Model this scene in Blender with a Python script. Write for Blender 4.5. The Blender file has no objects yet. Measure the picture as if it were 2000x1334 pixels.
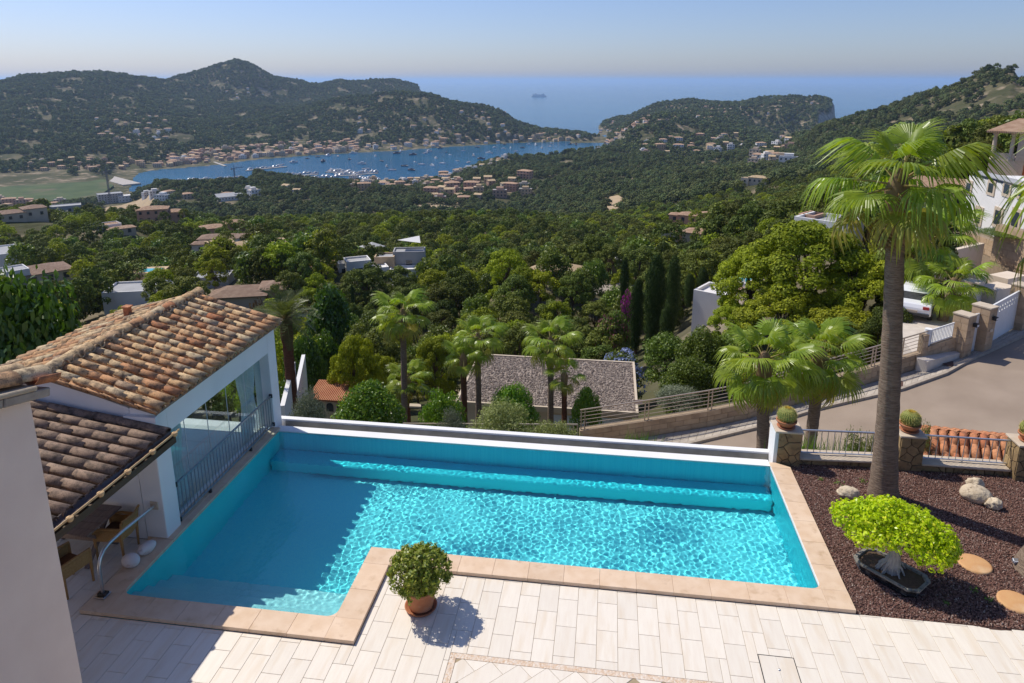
import bpy, bmesh, math, random
import numpy as np
from mathutils import Vector, Matrix

# ---------------------------------------------------------------- camera, world, sun, exposure
sc = bpy.context.scene
CAM_H = 8.4
FOC, CCX, CCY = 1354.6, 1000.0, 500.0            # pixels of the 2000 x 1334 photograph
YAW, PITCH = math.radians(-7.955), math.radians(-14.225)
cam = bpy.data.cameras.new('camera')
cam_o = bpy.data.objects.new('camera', cam); sc.collection.objects.link(cam_o); sc.camera = cam_o
cam.sensor_width = 36.0; cam.lens = FOC / 2000 * 36; cam.shift_y = -(667 - CCY) / 2000
cam.clip_start = 0.1; cam.clip_end = 200000
cam_o.location = (0, 0, CAM_H); cam_o.rotation_euler = (math.pi / 2 + PITCH, 0, -YAW)

SUN_DIR = Vector((-0.89, 0.45, 0)).normalized() * math.cos(math.radians(52)) + Vector((0, 0, math.sin(math.radians(52))))
world = bpy.data.worlds.new('World'); sc.world = world; world.use_nodes = True
_n = world.node_tree.nodes; _bg = _n['Background']
_sky = _n.new('ShaderNodeTexSky'); _sky.sky_type = 'NISHITA'; _sky.sun_disc = False
_sky.sun_elevation = math.radians(52); _sky.sun_rotation = math.atan2(SUN_DIR.x, SUN_DIR.y)
_sky.altitude = 0; _sky.air_density = 1.0; _sky.dust_density = 0.7; _sky.ozone_density = 5.5
_tint = _n.new('ShaderNodeMix'); _tint.data_type = 'RGBA'; _tint.blend_type = 'MULTIPLY'; _tint.inputs[0].default_value = 1.0; _tint.inputs[7].default_value = (1.0, 0.98, 1.17, 1)
world.node_tree.links.new(_sky.outputs[0], _tint.inputs[6]); world.node_tree.links.new(_tint.outputs[2], _bg.inputs[0]); _bg.inputs[1].default_value = 0.099
sun = bpy.data.lights.new('sun', 'SUN'); sun.energy = 4.0; sun.angle = math.radians(0.5); sun.color = (1.0, 0.94, 0.84)
sun_o = bpy.data.objects.new('sun', sun); sc.collection.objects.link(sun_o); sun_o.location = (-40, 30, 60)
sun_o.rotation_euler = SUN_DIR.to_track_quat('Z', 'Y').to_euler(); sun.cycles.is_caustics_light = True
vs = sc.view_settings
vs.view_transform = 'Standard'; vs.look = 'None'; vs.exposure = 0.12; vs.gamma = 1.0; vs.use_curve_mapping = False
cy = sc.cycles
cy.use_denoising = True; cy.max_bounces = 8; cy.diffuse_bounces = 3; cy.glossy_bounces = 4
cy.transmission_bounces = 8; cy.transparent_max_bounces = 16; cy.volume_bounces = 1
cy.caustics_refractive = True; cy.caustics_reflective = False; cy.sample_clamp_indirect = 6.0

# ---------------------------------------------------------------- photo pixel -> place
_cf = np.array([math.sin(YAW) * math.cos(PITCH), math.cos(YAW) * math.cos(PITCH), math.sin(PITCH)])
_cr = np.array([math.cos(YAW), -math.sin(YAW), 0.0]); _cu = np.cross(_cr, _cf)
def ray(x, y): return _cr * ((x - CCX) / FOC) - _cu * ((y - CCY) / FOC) + _cf
C0 = np.array([0, 0, CAM_H])
def at_z(x, y, z): d = ray(x, y); return C0 + d * ((z - CAM_H) / d[2])
def at_x(x, y, X): d = ray(x, y); return C0 + d * (X / d[0])
def at_y(x, y, Y): d = ray(x, y); return C0 + d * (Y / d[1])
def at_r(x, y, r): d = ray(x, y); return C0 + d * (r / math.hypot(d[0], d[1]))
def proj(p):
    v = np.asarray(p, float) - C0
    w = v @ _cf
    return CCX + FOC * (v @ _cr) / w, CCY - FOC * (v @ _cu) / w
def azimuth(x, y=200): d = ray(x, y); return math.atan2(d[0], d[1])

# ---------------------------------------------------------------- mesh helpers
COL = sc.collection.objects
def tag(o, label=None, cat=None, group=None, kind=None):
    if label: o['label'] = label
    if cat: o['category'] = cat
    if group: o['group'] = group
    if kind: o['kind'] = kind
    return o
def empty(name, loc, label=None, cat=None, group=None, rz=0.0):
    o = bpy.data.objects.new(name, None); COL.link(o); o.location = loc; o.rotation_euler = (0, 0, rz)
    o.empty_display_size = 0.1
    return tag(o, label, cat, group)
def link(name, me, parent=None, loc=(0, 0, 0), rot=(0, 0, 0), scale=(1, 1, 1)):
    o = bpy.data.objects.new(name, me); COL.link(o); o.location = loc; o.rotation_euler = rot; o.scale = scale
    if parent is not None: o.parent = parent
    return o
def copy_tree(o, parent=None, loc=None, rz=None, scale=None, label=None, group=None):
    c = o.copy(); COL.link(c); c.parent = parent
    if loc is not None: c.location = loc
    if rz is not None: c.rotation_euler = (0, 0, rz)
    if scale is not None: c.scale = (scale,) * 3
    if label: c['label'] = label
    if group: c['group'] = group
    for ch in o.children: copy_tree(ch, c)
    return c
def mesh_np(name, V, F, mats=(), smooth=False, fmat=None):
    V = np.asarray(V, np.float32).reshape(-1, 3); F = np.asarray(F, np.int32)
    me = bpy.data.meshes.new(name); k = F.shape[1]; nf = len(F)
    me.vertices.add(len(V)); me.vertices.foreach_set('co', V.ravel())
    me.loops.add(nf * k); me.loops.foreach_set('vertex_index', F.ravel())
    me.polygons.add(nf); me.polygons.foreach_set('loop_start', np.arange(0, nf * k, k, dtype=np.int32))
    me.polygons.foreach_set('loop_total', np.full(nf, k, np.int32))
    if smooth: me.polygons.foreach_set('use_smooth', np.ones(nf, bool))
    for m in (mats if isinstance(mats, (list, tuple)) else [mats]): me.materials.append(m)
    if fmat is not None: me.polygons.foreach_set('material_index', np.asarray(fmat, np.int32))
    me.update(calc_edges=True); return me
class MB:
    """collects polygons; build() links them as one mesh object"""
    def __init__(s): s.v = []; s.f = []; s.m = []; s.sm = []
    def add(s, V, F, mi=0, smooth=False):
        b = len(s.v); s.v += [tuple(map(float, p)) for p in V]
        for f in F: s.f.append(tuple(b + i for i in f)); s.m.append(mi); s.sm.append(smooth)
        return s
    def box(s, x0, x1, y0, y1, z0, z1, mi=0):
        V = [(x, y, z) for x in (x0, x1) for y in (y0, y1) for z in (z0, z1)]
        return s.add(V, [(0, 1, 3, 2), (4, 6, 7, 5), (0, 4, 5, 1), (2, 3, 7, 6), (0, 2, 6, 4), (1, 5, 7, 3)], mi)
    def obox(s, c, ux, uy, uz, mi=0):       # oriented box: centre and three half-axes
        c, ux, uy, uz = (np.array(a, float) for a in (c, ux, uy, uz))
        V = [c + a * ux + b * uy + d * uz for a in (-1, 1) for b in (-1, 1) for d in (-1, 1)]
        return s.add(V, [(0, 1, 3, 2), (4, 6, 7, 5), (0, 4, 5, 1), (2, 3, 7, 6), (0, 2, 6, 4), (1, 5, 7, 3)], mi)
    def beam(s, a, b, w, h, mi=0, up=(0, 0, 1)):
        a, b = np.array(a, float), np.array(b, float); d = b - a; L = np.linalg.norm(d); d /= L
        side = np.cross(d, up); n = np.linalg.norm(side); side = side / n if n > 1e-6 else np.array([1., 0, 0]); u = np.cross(side, d)
        return s.obox((a + b) / 2, d * L / 2, side * w / 2, u * h / 2, mi)
    def prism(s, poly, z0, z1, mi=0):
        n = len(poly); V = [(p[0], p[1], z0) for p in poly] + [(p[0], p[1], z1) for p in poly]
        return s.add(V, [tuple(range(n))[::-1], tuple(range(n, 2 * n))] + [(i, (i + 1) % n, n + (i + 1) % n, n + i) for i in range(n)], mi)
    def tube(s, path, rad, n=8, mi=0, cap=True, smooth=True):
        path = [np.array(p, float) for p in path]; rad = rad if hasattr(rad, '__len__') else [rad] * len(path)
        V = []; F = []; prev = None
        for i, p in enumerate(path):
            d = path[min(i + 1, len(path) - 1)] - path[max(i - 1, 0)]; d = d / (np.linalg.norm(d) + 1e-9)
            if prev is None:
                a = np.cross(d, (0, 0, 1)); a = a if np.linalg.norm(a) > 1e-3 else np.cross(d, (1, 0, 0))
            else: a = prev - d * (prev @ d)
            a = a / np.linalg.norm(a); prev = a; b = np.cross(d, a)
            V += [p + rad[i] * (math.cos(t) * a + math.sin(t) * b) for t in np.arange(n) * 2 * math.pi / n]
        for i in range(len(path) - 1):
            for j in range(n): F.append((i * n + j, i * n + (j + 1) % n, (i + 1) * n + (j + 1) % n, (i + 1) * n + j))
        s.add(V, F, mi, smooth)
        if cap: s.add(V[:n], [tuple(range(n))[::-1]], mi); s.add(V[-n:], [tuple(range(n))], mi)
        return s
    def lathe(s, prof, n=24, c=(0, 0, 0), mi=0, smooth=True):
        V = []; F = []
        for r, z in prof: V += [(c[0] + r * math.cos(t), c[1] + r * math.sin(t), c[2] + z) for t in np.arange(n) * 2 * math.pi / n]
        for i in range(len(prof) - 1):
            for j in range(n): F.append((i * n + j, i * n + (j + 1) % n, (i + 1) * n + (j + 1) % n, (i + 1) * n + j))
        return s.add(V, F, mi, smooth)
    def mesh(s, name, mats, off=(0, 0, 0), bevel=0.0):
        me = bpy.data.meshes.new(name); o = np.array(off, float)
        me.from_pydata([tuple(np.array(p) - o) for p in s.v], [], s.f)
        for m in (mats if isinstance(mats, (list, tuple)) else [mats]): me.materials.append(m)
        me.polygons.foreach_set('material_index', s.m); me.polygons.foreach_set('use_smooth', s.sm); 
        if bevel > 0:
            bm = bmesh.new(); bm.from_mesh(me); bmesh.ops.remove_doubles(bm, verts=bm.verts, dist=1e-5)
            ed = [e for e in bm.edges if e.is_manifold and e.calc_face_angle(0) > 0.5]
            bmesh.ops.bevel(bm, geom=ed, offset=bevel, segments=1, affect='EDGES', profile=0.5); bm.to_mesh(me); bm.free()
        me.update(); return me
    def build(s, name, mats, parent=None, bevel=0.0, base=None):
        """vertices are in world coordinates; the parent's own location is taken off them"""
        off = (0, 0, 0)
        if parent is not None:
            o = parent; off = np.zeros(3)
            while o is not None: off = off + np.array(o.location); o = o.parent
        elif base is not None: off = base
        ob = link(name, s.mesh(name, mats, off, bevel), parent)
        if parent is None and base is not None: ob.location = base
        return ob

# ---------------------------------------------------------------- materials
def node_mat(name):
    m = bpy.data.materials.new(name); m.use_nodes = True; nt = m.node_tree
    return m, nt.nodes, nt.links, nt.nodes['Principled BSDF']
def mat(name, c1, c2=None, scale=4.0, rough=0.7, bump=0.0, bscale=None, metal=0.0, rnd=0.0, detail=5.0, spec=0.3, c3=None, s3=0.7,
        stretch=None, contrast=1.0, coord='Object', p3=(0.52, 0.68)):
    """two-colour procedural surface: large noise mixes c1 and c2, speckle c3, bump, and a per-object brightness change rnd"""
    m, N, L, b = node_mat(name)
    tc = N.new('ShaderNodeTexCoord'); src = tc.outputs[coord]
    if stretch:
        mp = N.new('ShaderNodeMapping'); mp.inputs['Scale'].default_value = stretch; L.new(src, mp.inputs[0]); src = mp.outputs[0]
    if rnd > 0:
        oi = N.new('ShaderNodeObjectInfo'); va = N.new('ShaderNodeVectorMath'); va.operation = 'ADD'
        ms = N.new('ShaderNodeMath'); ms.operation = 'MULTIPLY'; ms.inputs[1].default_value = 37.0
        L.new(oi.outputs['Random'], ms.inputs[0]); L.new(src, va.inputs[0]); L.new(ms.outputs[0], va.inputs[1]); src = va.outputs[0]
    c2 = c2 or c1
    nz = N.new('ShaderNodeTexNoise'); nz.inputs['Scale'].default_value = scale; nz.inputs['Detail'].default_value = detail; L.new(src, nz.inputs[0])
    mr = N.new('ShaderNodeMapRange'); mr.inputs[1].default_value = 0.5 - 0.18 / contrast; mr.inputs[2].default_value = 0.5 + 0.18 / contrast; L.new(nz.outputs[0], mr.inputs[0])
    mx = N.new('ShaderNodeMix'); mx.data_type = 'RGBA'; mx.inputs[6].default_value = (*c1, 1); mx.inputs[7].default_value = (*c2, 1); L.new(mr.outputs[0], mx.inputs[0])
    out = mx.outputs[2]
    if c3:
        n3 = N.new('ShaderNodeTexNoise'); n3.inputs['Scale'].default_value = s3; n3.inputs['Detail'].default_value = 6; L.new(src, n3.inputs[0])
        r3 = N.new('ShaderNodeMapRange'); r3.inputs[1].default_value = p3[0]; r3.inputs[2].default_value = p3[1]; L.new(n3.outputs[0], r3.inputs[0])
        m3 = N.new('ShaderNodeMix'); m3.data_type = 'RGBA'; m3.inputs[7].default_value = (*c3, 1); L.new(r3.outputs[0], m3.inputs[0]); L.new(out, m3.inputs[6]); out = m3.outputs[2]
    if rnd > 0:
        hs = N.new('ShaderNodeHueSaturation'); mr2 = N.new('ShaderNodeMapRange'); mr2.inputs[3].default_value = 1 - rnd; mr2.inputs[4].default_value = 1 + rnd
        L.new(oi.outputs['Random'], mr2.inputs[0]); L.new(mr2.outputs[0], hs.inputs['Value']); L.new(out, hs.inputs['Color']); out = hs.outputs[0]
    L.new(out, b.inputs['Base Color']); b.inputs['Roughness'].default_value = rough; b.inputs['Metallic'].default_value = metal
    b.inputs['Specular IOR Level'].default_value = spec
    if bump > 0:
        nb = N.new('ShaderNodeTexNoise'); nb.inputs['Scale'].default_value = bscale or scale * 6; nb.inputs['Detail'].default_value = 6; L.new(src, nb.inputs[0])
        bp = N.new('ShaderNodeBump'); bp.inputs['Strength'].default_value = 1.0; bp.inputs['Distance'].default_value = bump; L.new(nb.outputs[0], bp.inputs['Height']); L.new(bp.outputs[0], b.inputs['Normal'])
    return m
def leaf_mat(name, c1, c2, trans=0.35, rough=0.5, rnd=0.25, scale=1.5, c3=None, tint=None, spec=0.25):
    """leaves: colour varies by noise and by individual; part of the light passes through"""
    m, N, L, b = node_mat(name)
    tc = N.new('ShaderNodeTexCoord'); oi = N.new('ShaderNodeObjectInfo')
    nz = N.new('ShaderNodeTexNoise'); nz.inputs['Scale'].default_value = scale; nz.inputs['Detail'].default_value = 4; L.new(tc.outputs['Object'], nz.inputs[0])
    mr = N.new('ShaderNodeMapRange'); mr.inputs[1].default_value = 0.35; mr.inputs[2].default_value = 0.65; L.new(nz.outputs[0], mr.inputs[0])
    mx = N.new('ShaderNodeMix'); mx.data_type = 'RGBA'; mx.inputs[6].default_value = (*c1, 1); mx.inputs[7].default_value = (*c2, 1); L.new(mr.outputs[0], mx.inputs[0]); out = mx.outputs[2]
    if c3:
        n3 = N.new('ShaderNodeTexWhiteNoise'); geo = N.new('ShaderNodeNewGeometry'); L.new(geo.outputs['Random Per Island'], n3.inputs['Vector'])
        r3 = N.new('ShaderNodeMath'); r3.operation = 'GREATER_THAN'; r3.inputs[1].default_value = 0.86; L.new(geo.outputs['Random Per Island'], r3.inputs[0])
        m3 = N.new('ShaderNodeMix'); m3.data_type = 'RGBA'; m3.inputs[7].default_value = (*c3, 1); L.new(r3.outputs[0], m3.inputs[0]); L.new(out, m3.inputs[6]); out = m3.outputs[2]
    hs = N.new('ShaderNodeHueSaturation'); a = N.new('ShaderNodeMapRange'); a.inputs[3].default_value = 1 - rnd; a.inputs[4].default_value = 1 + rnd
    h = N.new('ShaderNodeMapRange'); h.inputs[3].default_value = 0.5 - 0.07 * rnd; h.inputs[4].default_value = 0.5 + 0.07 * rnd
    wn = N.new('ShaderNodeTexWhiteNoise'); wn.noise_dimensions = '1D'; L.new(oi.outputs['Random'], wn.inputs['W'])
    L.new(oi.outputs['Random'], a.inputs[0]); L.new(wn.outputs[0], h.inputs[0]); L.new(a.outputs[0], hs.inputs['Value']); L.new(h.outputs[0], hs.inputs['Hue']); L.new(out, hs.inputs['Color'])
    L.new(hs.outputs[0], b.inputs['Base Color']); b.inputs['Roughness'].default_value = rough; b.inputs['Specular IOR Level'].default_value = spec
    if trans > 0:
        tr = N.new('ShaderNodeBsdfTranslucent'); ms = N.new('ShaderNodeMixShader'); ms.inputs[0].default_value = trans
        t2 = N.new('ShaderNodeMix'); t2.data_type = 'RGBA'; t2.blend_type = 'MULTIPLY'; t2.inputs[0].default_value = 1; t2.inputs[7].default_value = (*(tint or (1.3, 1.35, 0.6)), 1)
        L.new(hs.outputs[0], t2.inputs[6]); L.new(t2.outputs[2], tr.inputs[0])
        o = [x for x in N if x.type == 'OUTPUT_MATERIAL'][0]; L.new(b.outputs[0], ms.inputs[1]); L.new(tr.outputs[0], ms.inputs[2]); L.new(ms.outputs[0], o.inputs[0])
    return m
def rng_of(k): return np.random.default_rng(k)
def unit(v): return v / (np.linalg.norm(v, axis=-1, keepdims=True) + 1e-9)
def leaf_quads(P, N, size, rng, aspect=1.0, tilt=0.8, bend=0.0):
    """one rhombic leaf (two triangles) at each point, facing roughly N"""
    n = len(P); N = unit(N + tilt * rng.normal(size=(n, 3))); t = unit(np.cross(N, rng.normal(size=(n, 3)))); b = np.cross(N, t)
    s = (size * rng.uniform(0.65, 1.35, n))[:, None]
    V = np.stack([P - t * s * .5, P + b * s * .5 * aspect + N * s * bend, P + t * s * .5, P - b * s * .5 * aspect + N * s * bend], 1).reshape(-1, 3)
    return V, np.arange(4 * n).reshape(n, 4)
# ---------------------------------------------------------------- terrain
SEA = -150.0
def s_(py): return ('s', py)
def Z(r, z): return (r, 'z', z)
B0 = [Z(14, -11), Z(28, -11), Z(65, -22), Z(120, -32), Z(210, -46)]
BR = lambda b, c, d, e: [Z(14, -11), Z(30, -10.5), Z(55, min(c, -7.5)), Z(115, d), Z(210, e)]
DEEP = [Z(2600, -170), Z(3400, -175), Z(4200, -180)]
# one list per photo column: rows run from the garden below the pool out to the last ridge
COLS = [
 (-500, B0 + [(400, 432), Z(560, -115), Z(880, -147), Z(1150, -147), Z(1230, -146), Z(1350, -140), (1750, 280), (2150, 235), (2450, 210), (2700, 200), Z(3700, -100)]),
 (0,    B0 + [(400, 432), Z(560, -120), Z(880, -147), Z(1150, -147.5), Z(1230, -147), Z(1350, -142), (1750, 280), (2150, 222), (2450, 185), (2750, 169), Z(3700, -100)]),
 (70,   B0 + [(400, 434), Z(560, -120), Z(860, -147), Z(1150, -147.5), Z(1230, -147), Z(1350, -141), (1750, 275), (2150, 215), (2500, 172), (2800, 149), Z(3700, -100)]),
 (150,  B0 + [(400, 436), Z(560, -118), Z(850, -147), Z(1150, -147.5), Z(1230, -147), Z(1350, -140), (1750, 268), (2200, 210), (2550, 168), (2850, 144), Z(3700, -100)]),
 (225,  B0 + [(400, 438), Z(560, -116), Z(850, -145), s_(354), Z(1150, -150.3), s_(334), (1700, 275), (2200, 215), (2600, 170), (2900, 144), Z(3800, -100)]),
 (290,  B0 + [(400, 440), Z(560, -112), (850, 374), s_(360), Z(1120, -156), s_(329), (1750, 270), (2250, 220), (2700, 178), (3000, 154), Z(3900, -100)]),
 (330,  B0 + [(400, 442), Z(560, -112), (850, 374), s_(360), Z(1130, -156), s_(326), (1750, 265), (2300, 225), (2750, 188), (3050, 161), Z(3900, -100)]),
 (390,  B0 + [(400, 444), Z(560, -112), (850, 373), s_(358), Z(1150, -156), s_(321), (1800, 262), (2300, 225), (2800, 190), (3100, 144), Z(4000, -100)]),
 (430,  B0 + [(400, 444), Z(560, -112), (850, 373), s_(357), Z(1160, -156), s_(317), (1850, 262), (2300, 228), (2800, 190), (3150, 129), Z(4000, -100)]),
 (470,  B0 + [(400, 445), Z(560, -112), (850, 372), s_(356), Z(1170, -157), s_(311), (1900, 260), (2300, 230), (2800, 190), (3200, 119), Z(4000, -100)]),
 (500,  B0 + [(395, 445), Z(560, -112), (850, 371), s_(356), Z(1200, -157), s_(309), (1900, 258), (2300, 228), (2800, 195), (3200, 127), Z(4000, -100)]),
 (540,  B0 + [(395, 445), Z(560, -112), (850, 370), s_(356), Z(1220, -157), s_(306), (1900, 256), (2300, 220), (2800, 205), (3250, 150), Z(4000, -100)]),
 (610,  B0 + [(390, 446), Z(560, -112), (850, 370), s_(356), Z(1250, -157), s_(301), (1900, 250), (2250, 208), (2750, 210), (3300, 168), Z(4000, -100)]),
 (665,  B0 + [(390, 446), Z(550, -112), (850, 370), s_(356), Z(1270, -157), s_(298), (1900, 245), (2200, 199), (2700, 212), (3350, 157), Z(4000, -100)]),
 (700,  B0 + [(385, 447), Z(540, -110), (850, 372), s_(356), Z(1280, -157), s_(296), (1900, 243), (2200, 195), (2700, 215), (3380, 163), Z(4000, -120)]),
 (768,  B0 + [(380, 448), Z(530, -108), (850, 374), s_(356), Z(1300, -157), s_(293), (1900, 240), (2180, 186), (2700, 215), (3400, 156), Z(3800, -160)]),
 (822,  B0 + [(375, 449), Z(520, -105), (840, 378), s_(353), Z(1320, -157), s_(289), (1900, 238), (2150, 183), (2600, 220), (3400, 173), Z(3800, -160)]),
 (832,  B0 + [(375, 449), Z(520, -105), (840, 378), s_(351), Z(1330, -157), s_(288), (1900, 238), (2150, 184), Z(2600, -165), Z(3400, -170), Z(3800, -170)]),
 (880,  B0 + [(370, 450), Z(520, -105), (820, 386), s_(342), Z(1350, -157), s_(285), (1880, 245), (2120, 197)] + DEEP),
 (940,  B0 + [(370, 450), Z(520, -105), (800, 390), (1180, 328), Z(1400, -157), s_(282), (1860, 250), (2100, 213)] + DEEP),
 (985,  B0 + [(370, 450), Z(520, -105), (790, 388), (1180, 312), Z(1420, -157), s_(279), (1850, 255), (2080, 226)] + DEEP),
 (1006, B0 + [(365, 450), Z(520, -105), (790, 386), (1200, 310), Z(1430, -157), s_(278), (1850, 258), (2060, 242)] + DEEP),
 (1060, B0 + [(365, 450), Z(520, -102), (800, 378), (1250, 311), Z(1450, -157), s_(277), (1900, 267), (2060, 258)] + DEEP),
 (1130, B0 + [(360, 450), Z(520, -98), (800, 370), (1300, 305), Z(1500, -157), s_(274), (1900, 267), (2030, 263)] + DEEP),
 (1160, B0 + [(350, 450), Z(520, -95), (820, 362), (1320, 301), Z(1500, -156), s_(272), (1900, 268), (2060, 265), (2300, 258), (2500, 252), Z(3000, -170)]),
 (1185, B0 + [(345, 449), Z(520, -92), (830, 358), (1340, 296), Z(1500, -154), s_(271), (1950, 268), (2080, 266), (2300, 252), (2500, 241), Z(3000, -170)]),
 (1230, BR(-7.5, -18, -31, -46) + [(345, 448), Z(520, -90), (850, 350), (1250, 305), (1480, 272), (1700, 252), Z(1850, -122), Z(2020, -135), (2280, 243), (2520, 227), Z(3000, -170)]),
 (1265, BR(-7, -17, -30, -45) + [(340, 446), Z(520, -86), (850, 347), (1250, 297), (1520, 260), (1740, 239), Z(1900, -105), Z(2060, -120), (2320, 230), (2560, 211), Z(3000, -170)]),
 (1290, BR(-7, -16, -29, -44) + [(340, 445), Z(520, -84), (850, 345), (1250, 295), (1550, 252), (1760, 229), Z(1930, -98), Z(2080, -108), (2340, 222), (2580, 205), Z(3000, -170)]),
 (1350, BR(-6.5, -14, -27, -41) + [(340, 440), Z(520, -80), (850, 342), (1250, 303), (1560, 265), (1800, 232), (1960, 228), (2100, 220), (2360, 210), (2600, 201), Z(3000, -170)]),
 (1450, BR(-5, -11, -24, -37) + [(350, 428), Z(520, -72), (850, 338), (1200, 308), (1520, 283), (1760, 256), (1960, 244), (2110, 228), (2360, 209), (2600, 199), Z(3000, -170)]),
 (1530, BR(-4.6, -9, -22, -34) + [(360, 415), Z(520, -64), (800, 338), (1120, 304), (1450, 286), (1720, 279), Z(1880, -153), Z(2050, -152), (2200, 218), (2600, 195), Z(3000, -170)]),
 (1600, BR(-4.5, -8, -18, -28) + [(370, 392), Z(520, -56), (760, 325), (1000, 282), (1150, 258), Z(1400, -140), Z(1900, -156), (2180, 228), (2380, 204), (2600, 193), Z(3000, -170)]),
 (1629, BR(-4.5, -8, -16, -24) + [(370, 385), Z(510, -52), (740, 318), (980, 270), (1150, 245), Z(1400, -145), Z(1900, -158), Z(2250, -158), (2400, 208), (2560, 200), Z(3000, -170)]),
 (1641, BR(-4.5, -8, -16, -24) + [(370, 383), Z(510, -52), (740, 316), (980, 267), (1150, 242), Z(1400, -145), Z(1900, -160), Z(2250, -162), Z(2450, -165), Z(2700, -170), Z(3400, -180)]),
 (1700, BR(-4.5, -7, -13, -20) + [(360, 375), Z(500, -46), (700, 304), (930, 252), (1120, 221)] + [Z(1400, -145), Z(1900, -160), Z(2250, -165)] + DEEP),
 (1760, BR(-4.5, -6, -10, -16) + [(350, 368), Z(490, -42), (680, 302), (900, 240), (1080, 199)] + [Z(1400, -130), Z(1900, -160), Z(2250, -165)] + DEEP),
 (1820, BR(-4.5, -5, -7, -14) + [(340, 362), Z(480, -40), (660, 300), (860, 228), (1040, 178)] + [Z(1400, -120), Z(1900, -160), Z(2250, -165)] + DEEP),
 (1880, BR(-4.5, -4.5, -5, -12) + [(330, 358), Z(470, -38), (650, 296), (840, 215), (1000, 158)] + [Z(1400, -110), Z(1900, -160), Z(2250, -165)] + DEEP),
 (1930, BR(-4.5, -4.5, -4, -10) + [(320, 352), Z(460, -36), (640, 292), (820, 208), (970, 145)] + [Z(1400, -100), Z(1900, -160), Z(2250, -165)] + DEEP),
 (1970, BR(-4.5, -4.5, -3, -8) + [(320, 348), Z(460, -36), (640, 288), (810, 206), (950, 144)] + [Z(1400, -100), Z(1900, -160), Z(2250, -165)] + DEEP),
 (1986, BR(-4.5, -4.5, -3, -8) + [(320, 346), Z(460, -36), (640, 286), (800, 208), (940, 167)] + [Z(1400, -100), Z(1900, -160), Z(2250, -165)] + DEEP),
 (2060, BR(-4.5, -4, -2, -6) + [(320, 340), Z(460, -34), (630, 280), (780, 205), (920, 162)] + [Z(1400, -100), Z(1900, -160), Z(2250, -165)] + DEEP),
 (2600, BR(-4.5, -4, 0, -4) + [(320, 320), Z(460, -30), (620, 260), (760, 200), (880, 150)] + [Z(1400, -100), Z(1900, -160), Z(2250, -165)] + DEEP),
]
def _rz(px, c):
    d = ray(px, c[1] if c[0] == 's' or len(c) == 2 else 200); t = d[2] / math.hypot(d[0], d[1])
    if c[0] == 's': return (SEA - CAM_H) / t, SEA + 0.4
    if len(c) == 3: return c[0], c[2]
    return c[0], CAM_H + c[0] * t
_A = np.array([azimuth(px) for px, _ in COLS])
_R = np.array([[_rz(px, c)[0] for c in cs] for px, cs in COLS]); _Zc = np.array([[_rz(px, c)[1] for c in cs] for px, cs in COLS])
NA, NR = 560, 460
AZ = np.linspace(_A[0], _A[-1], NA); RS = np.concatenate([np.linspace(8, 60, 40, endpoint=False), np.geomspace(60, 4200, NR - 40)])
def _sm(a, k=1.2):
    w = np.exp(-0.5 * (np.arange(-3, 4) / k) ** 2); w /= w.sum(); p = np.pad(a, 3, mode='edge'); return np.convolve(p, w, 'valid')
def pchip(x, y, q):
    h = np.diff(x); d = np.diff(y) / h; m = np.zeros_like(y); m[0] = d[0]; m[-1] = d[-1]
    s = d[:-1] * d[1:] > 0; w1 = 2 * h[1:] + h[:-1]; w2 = h[1:] + 2 * h[:-1]
    m[1:-1] = np.where(s, (w1 + w2) / (w1 / np.where(d[:-1] == 0, 1, d[:-1]) + w2 / np.where(d[1:] == 0, 1, d[1:])), 0)
    i = np.clip(np.searchsorted(x, q) - 1, 0, len(x) - 2); t = (q - x[i]) / h[i]
    return (1 + 2 * t) * (1 - t) ** 2 * y[i] + t * (1 - t) ** 2 * h[i] * m[i] + t * t * (3 - 2 * t) * y[i + 1] + t * t * (t - 1) * h[i] * m[i + 1]
_rg = rng_of(7)
def fbm(x, y, l0, octs=4, seed=1, gain=0.5):
    r = rng_of(seed); out = 0; amp = 1.0; tot = 0
    for o in range(octs):
        for k in range(7):
            a = r.uniform(0, 2 * math.pi); kk = 2 * math.pi / (l0 * r.uniform(0.7, 1.4)); out = out + amp / 2.6 * np.sin(kk * (x * math.cos(a) + y * math.sin(a)) + r.uniform(0, 6.28) + 0.6 * np.sin(0.37 * kk * (y * math.cos(a) - x * math.sin(a))))
        tot += amp; amp *= gain; l0 /= 2.1
    return out / tot
_RR = np.stack([_sm(np.interp(AZ, _A, _R[:, k])) for k in range(_R.shape[1])], 1)
_ZZ = np.stack([np.interp(AZ, _A, _Zc[:, k]) for k in range(_R.shape[1])], 1)
def _wide(a, k=18):
    w = np.exp(-0.5 * (np.arange(-3 * k, 3 * k + 1) / k) ** 2); w /= w.sum(); return np.convolve(np.pad(a, 3 * k, mode='edge'), w, 'valid')
for k in range(6): _ZZ[:, k] = _wide(_ZZ[:, k]); _RR[:, k] = _wide(_RR[:, k])
HG = np.zeros((NA, NR))
for i in range(NA):
    q = np.clip(RS, _RR[i, 0], _RR[i, -1]); HG[i] = pchip(_RR[i], _ZZ[i], q)
_X = RS[None] * np.sin(AZ)[:, None]; _Y = RS[None] * np.cos(AZ)[:, None]
_amp = np.clip((RS - 60) / 900, 0, 1)[None] ** 0.8
_land = np.clip((HG - SEA - 1.5) / 25, 0, 1)
HG = HG + _amp * _land * (9 * fbm(_X, _Y, 320, 4, 3) + 2.0 * fbm(_X, _Y, 60, 3, 5))
HG = np.where((HG > SEA - 0.5) & (HG < SEA + 0.6), SEA + 0.6, HG)
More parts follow.
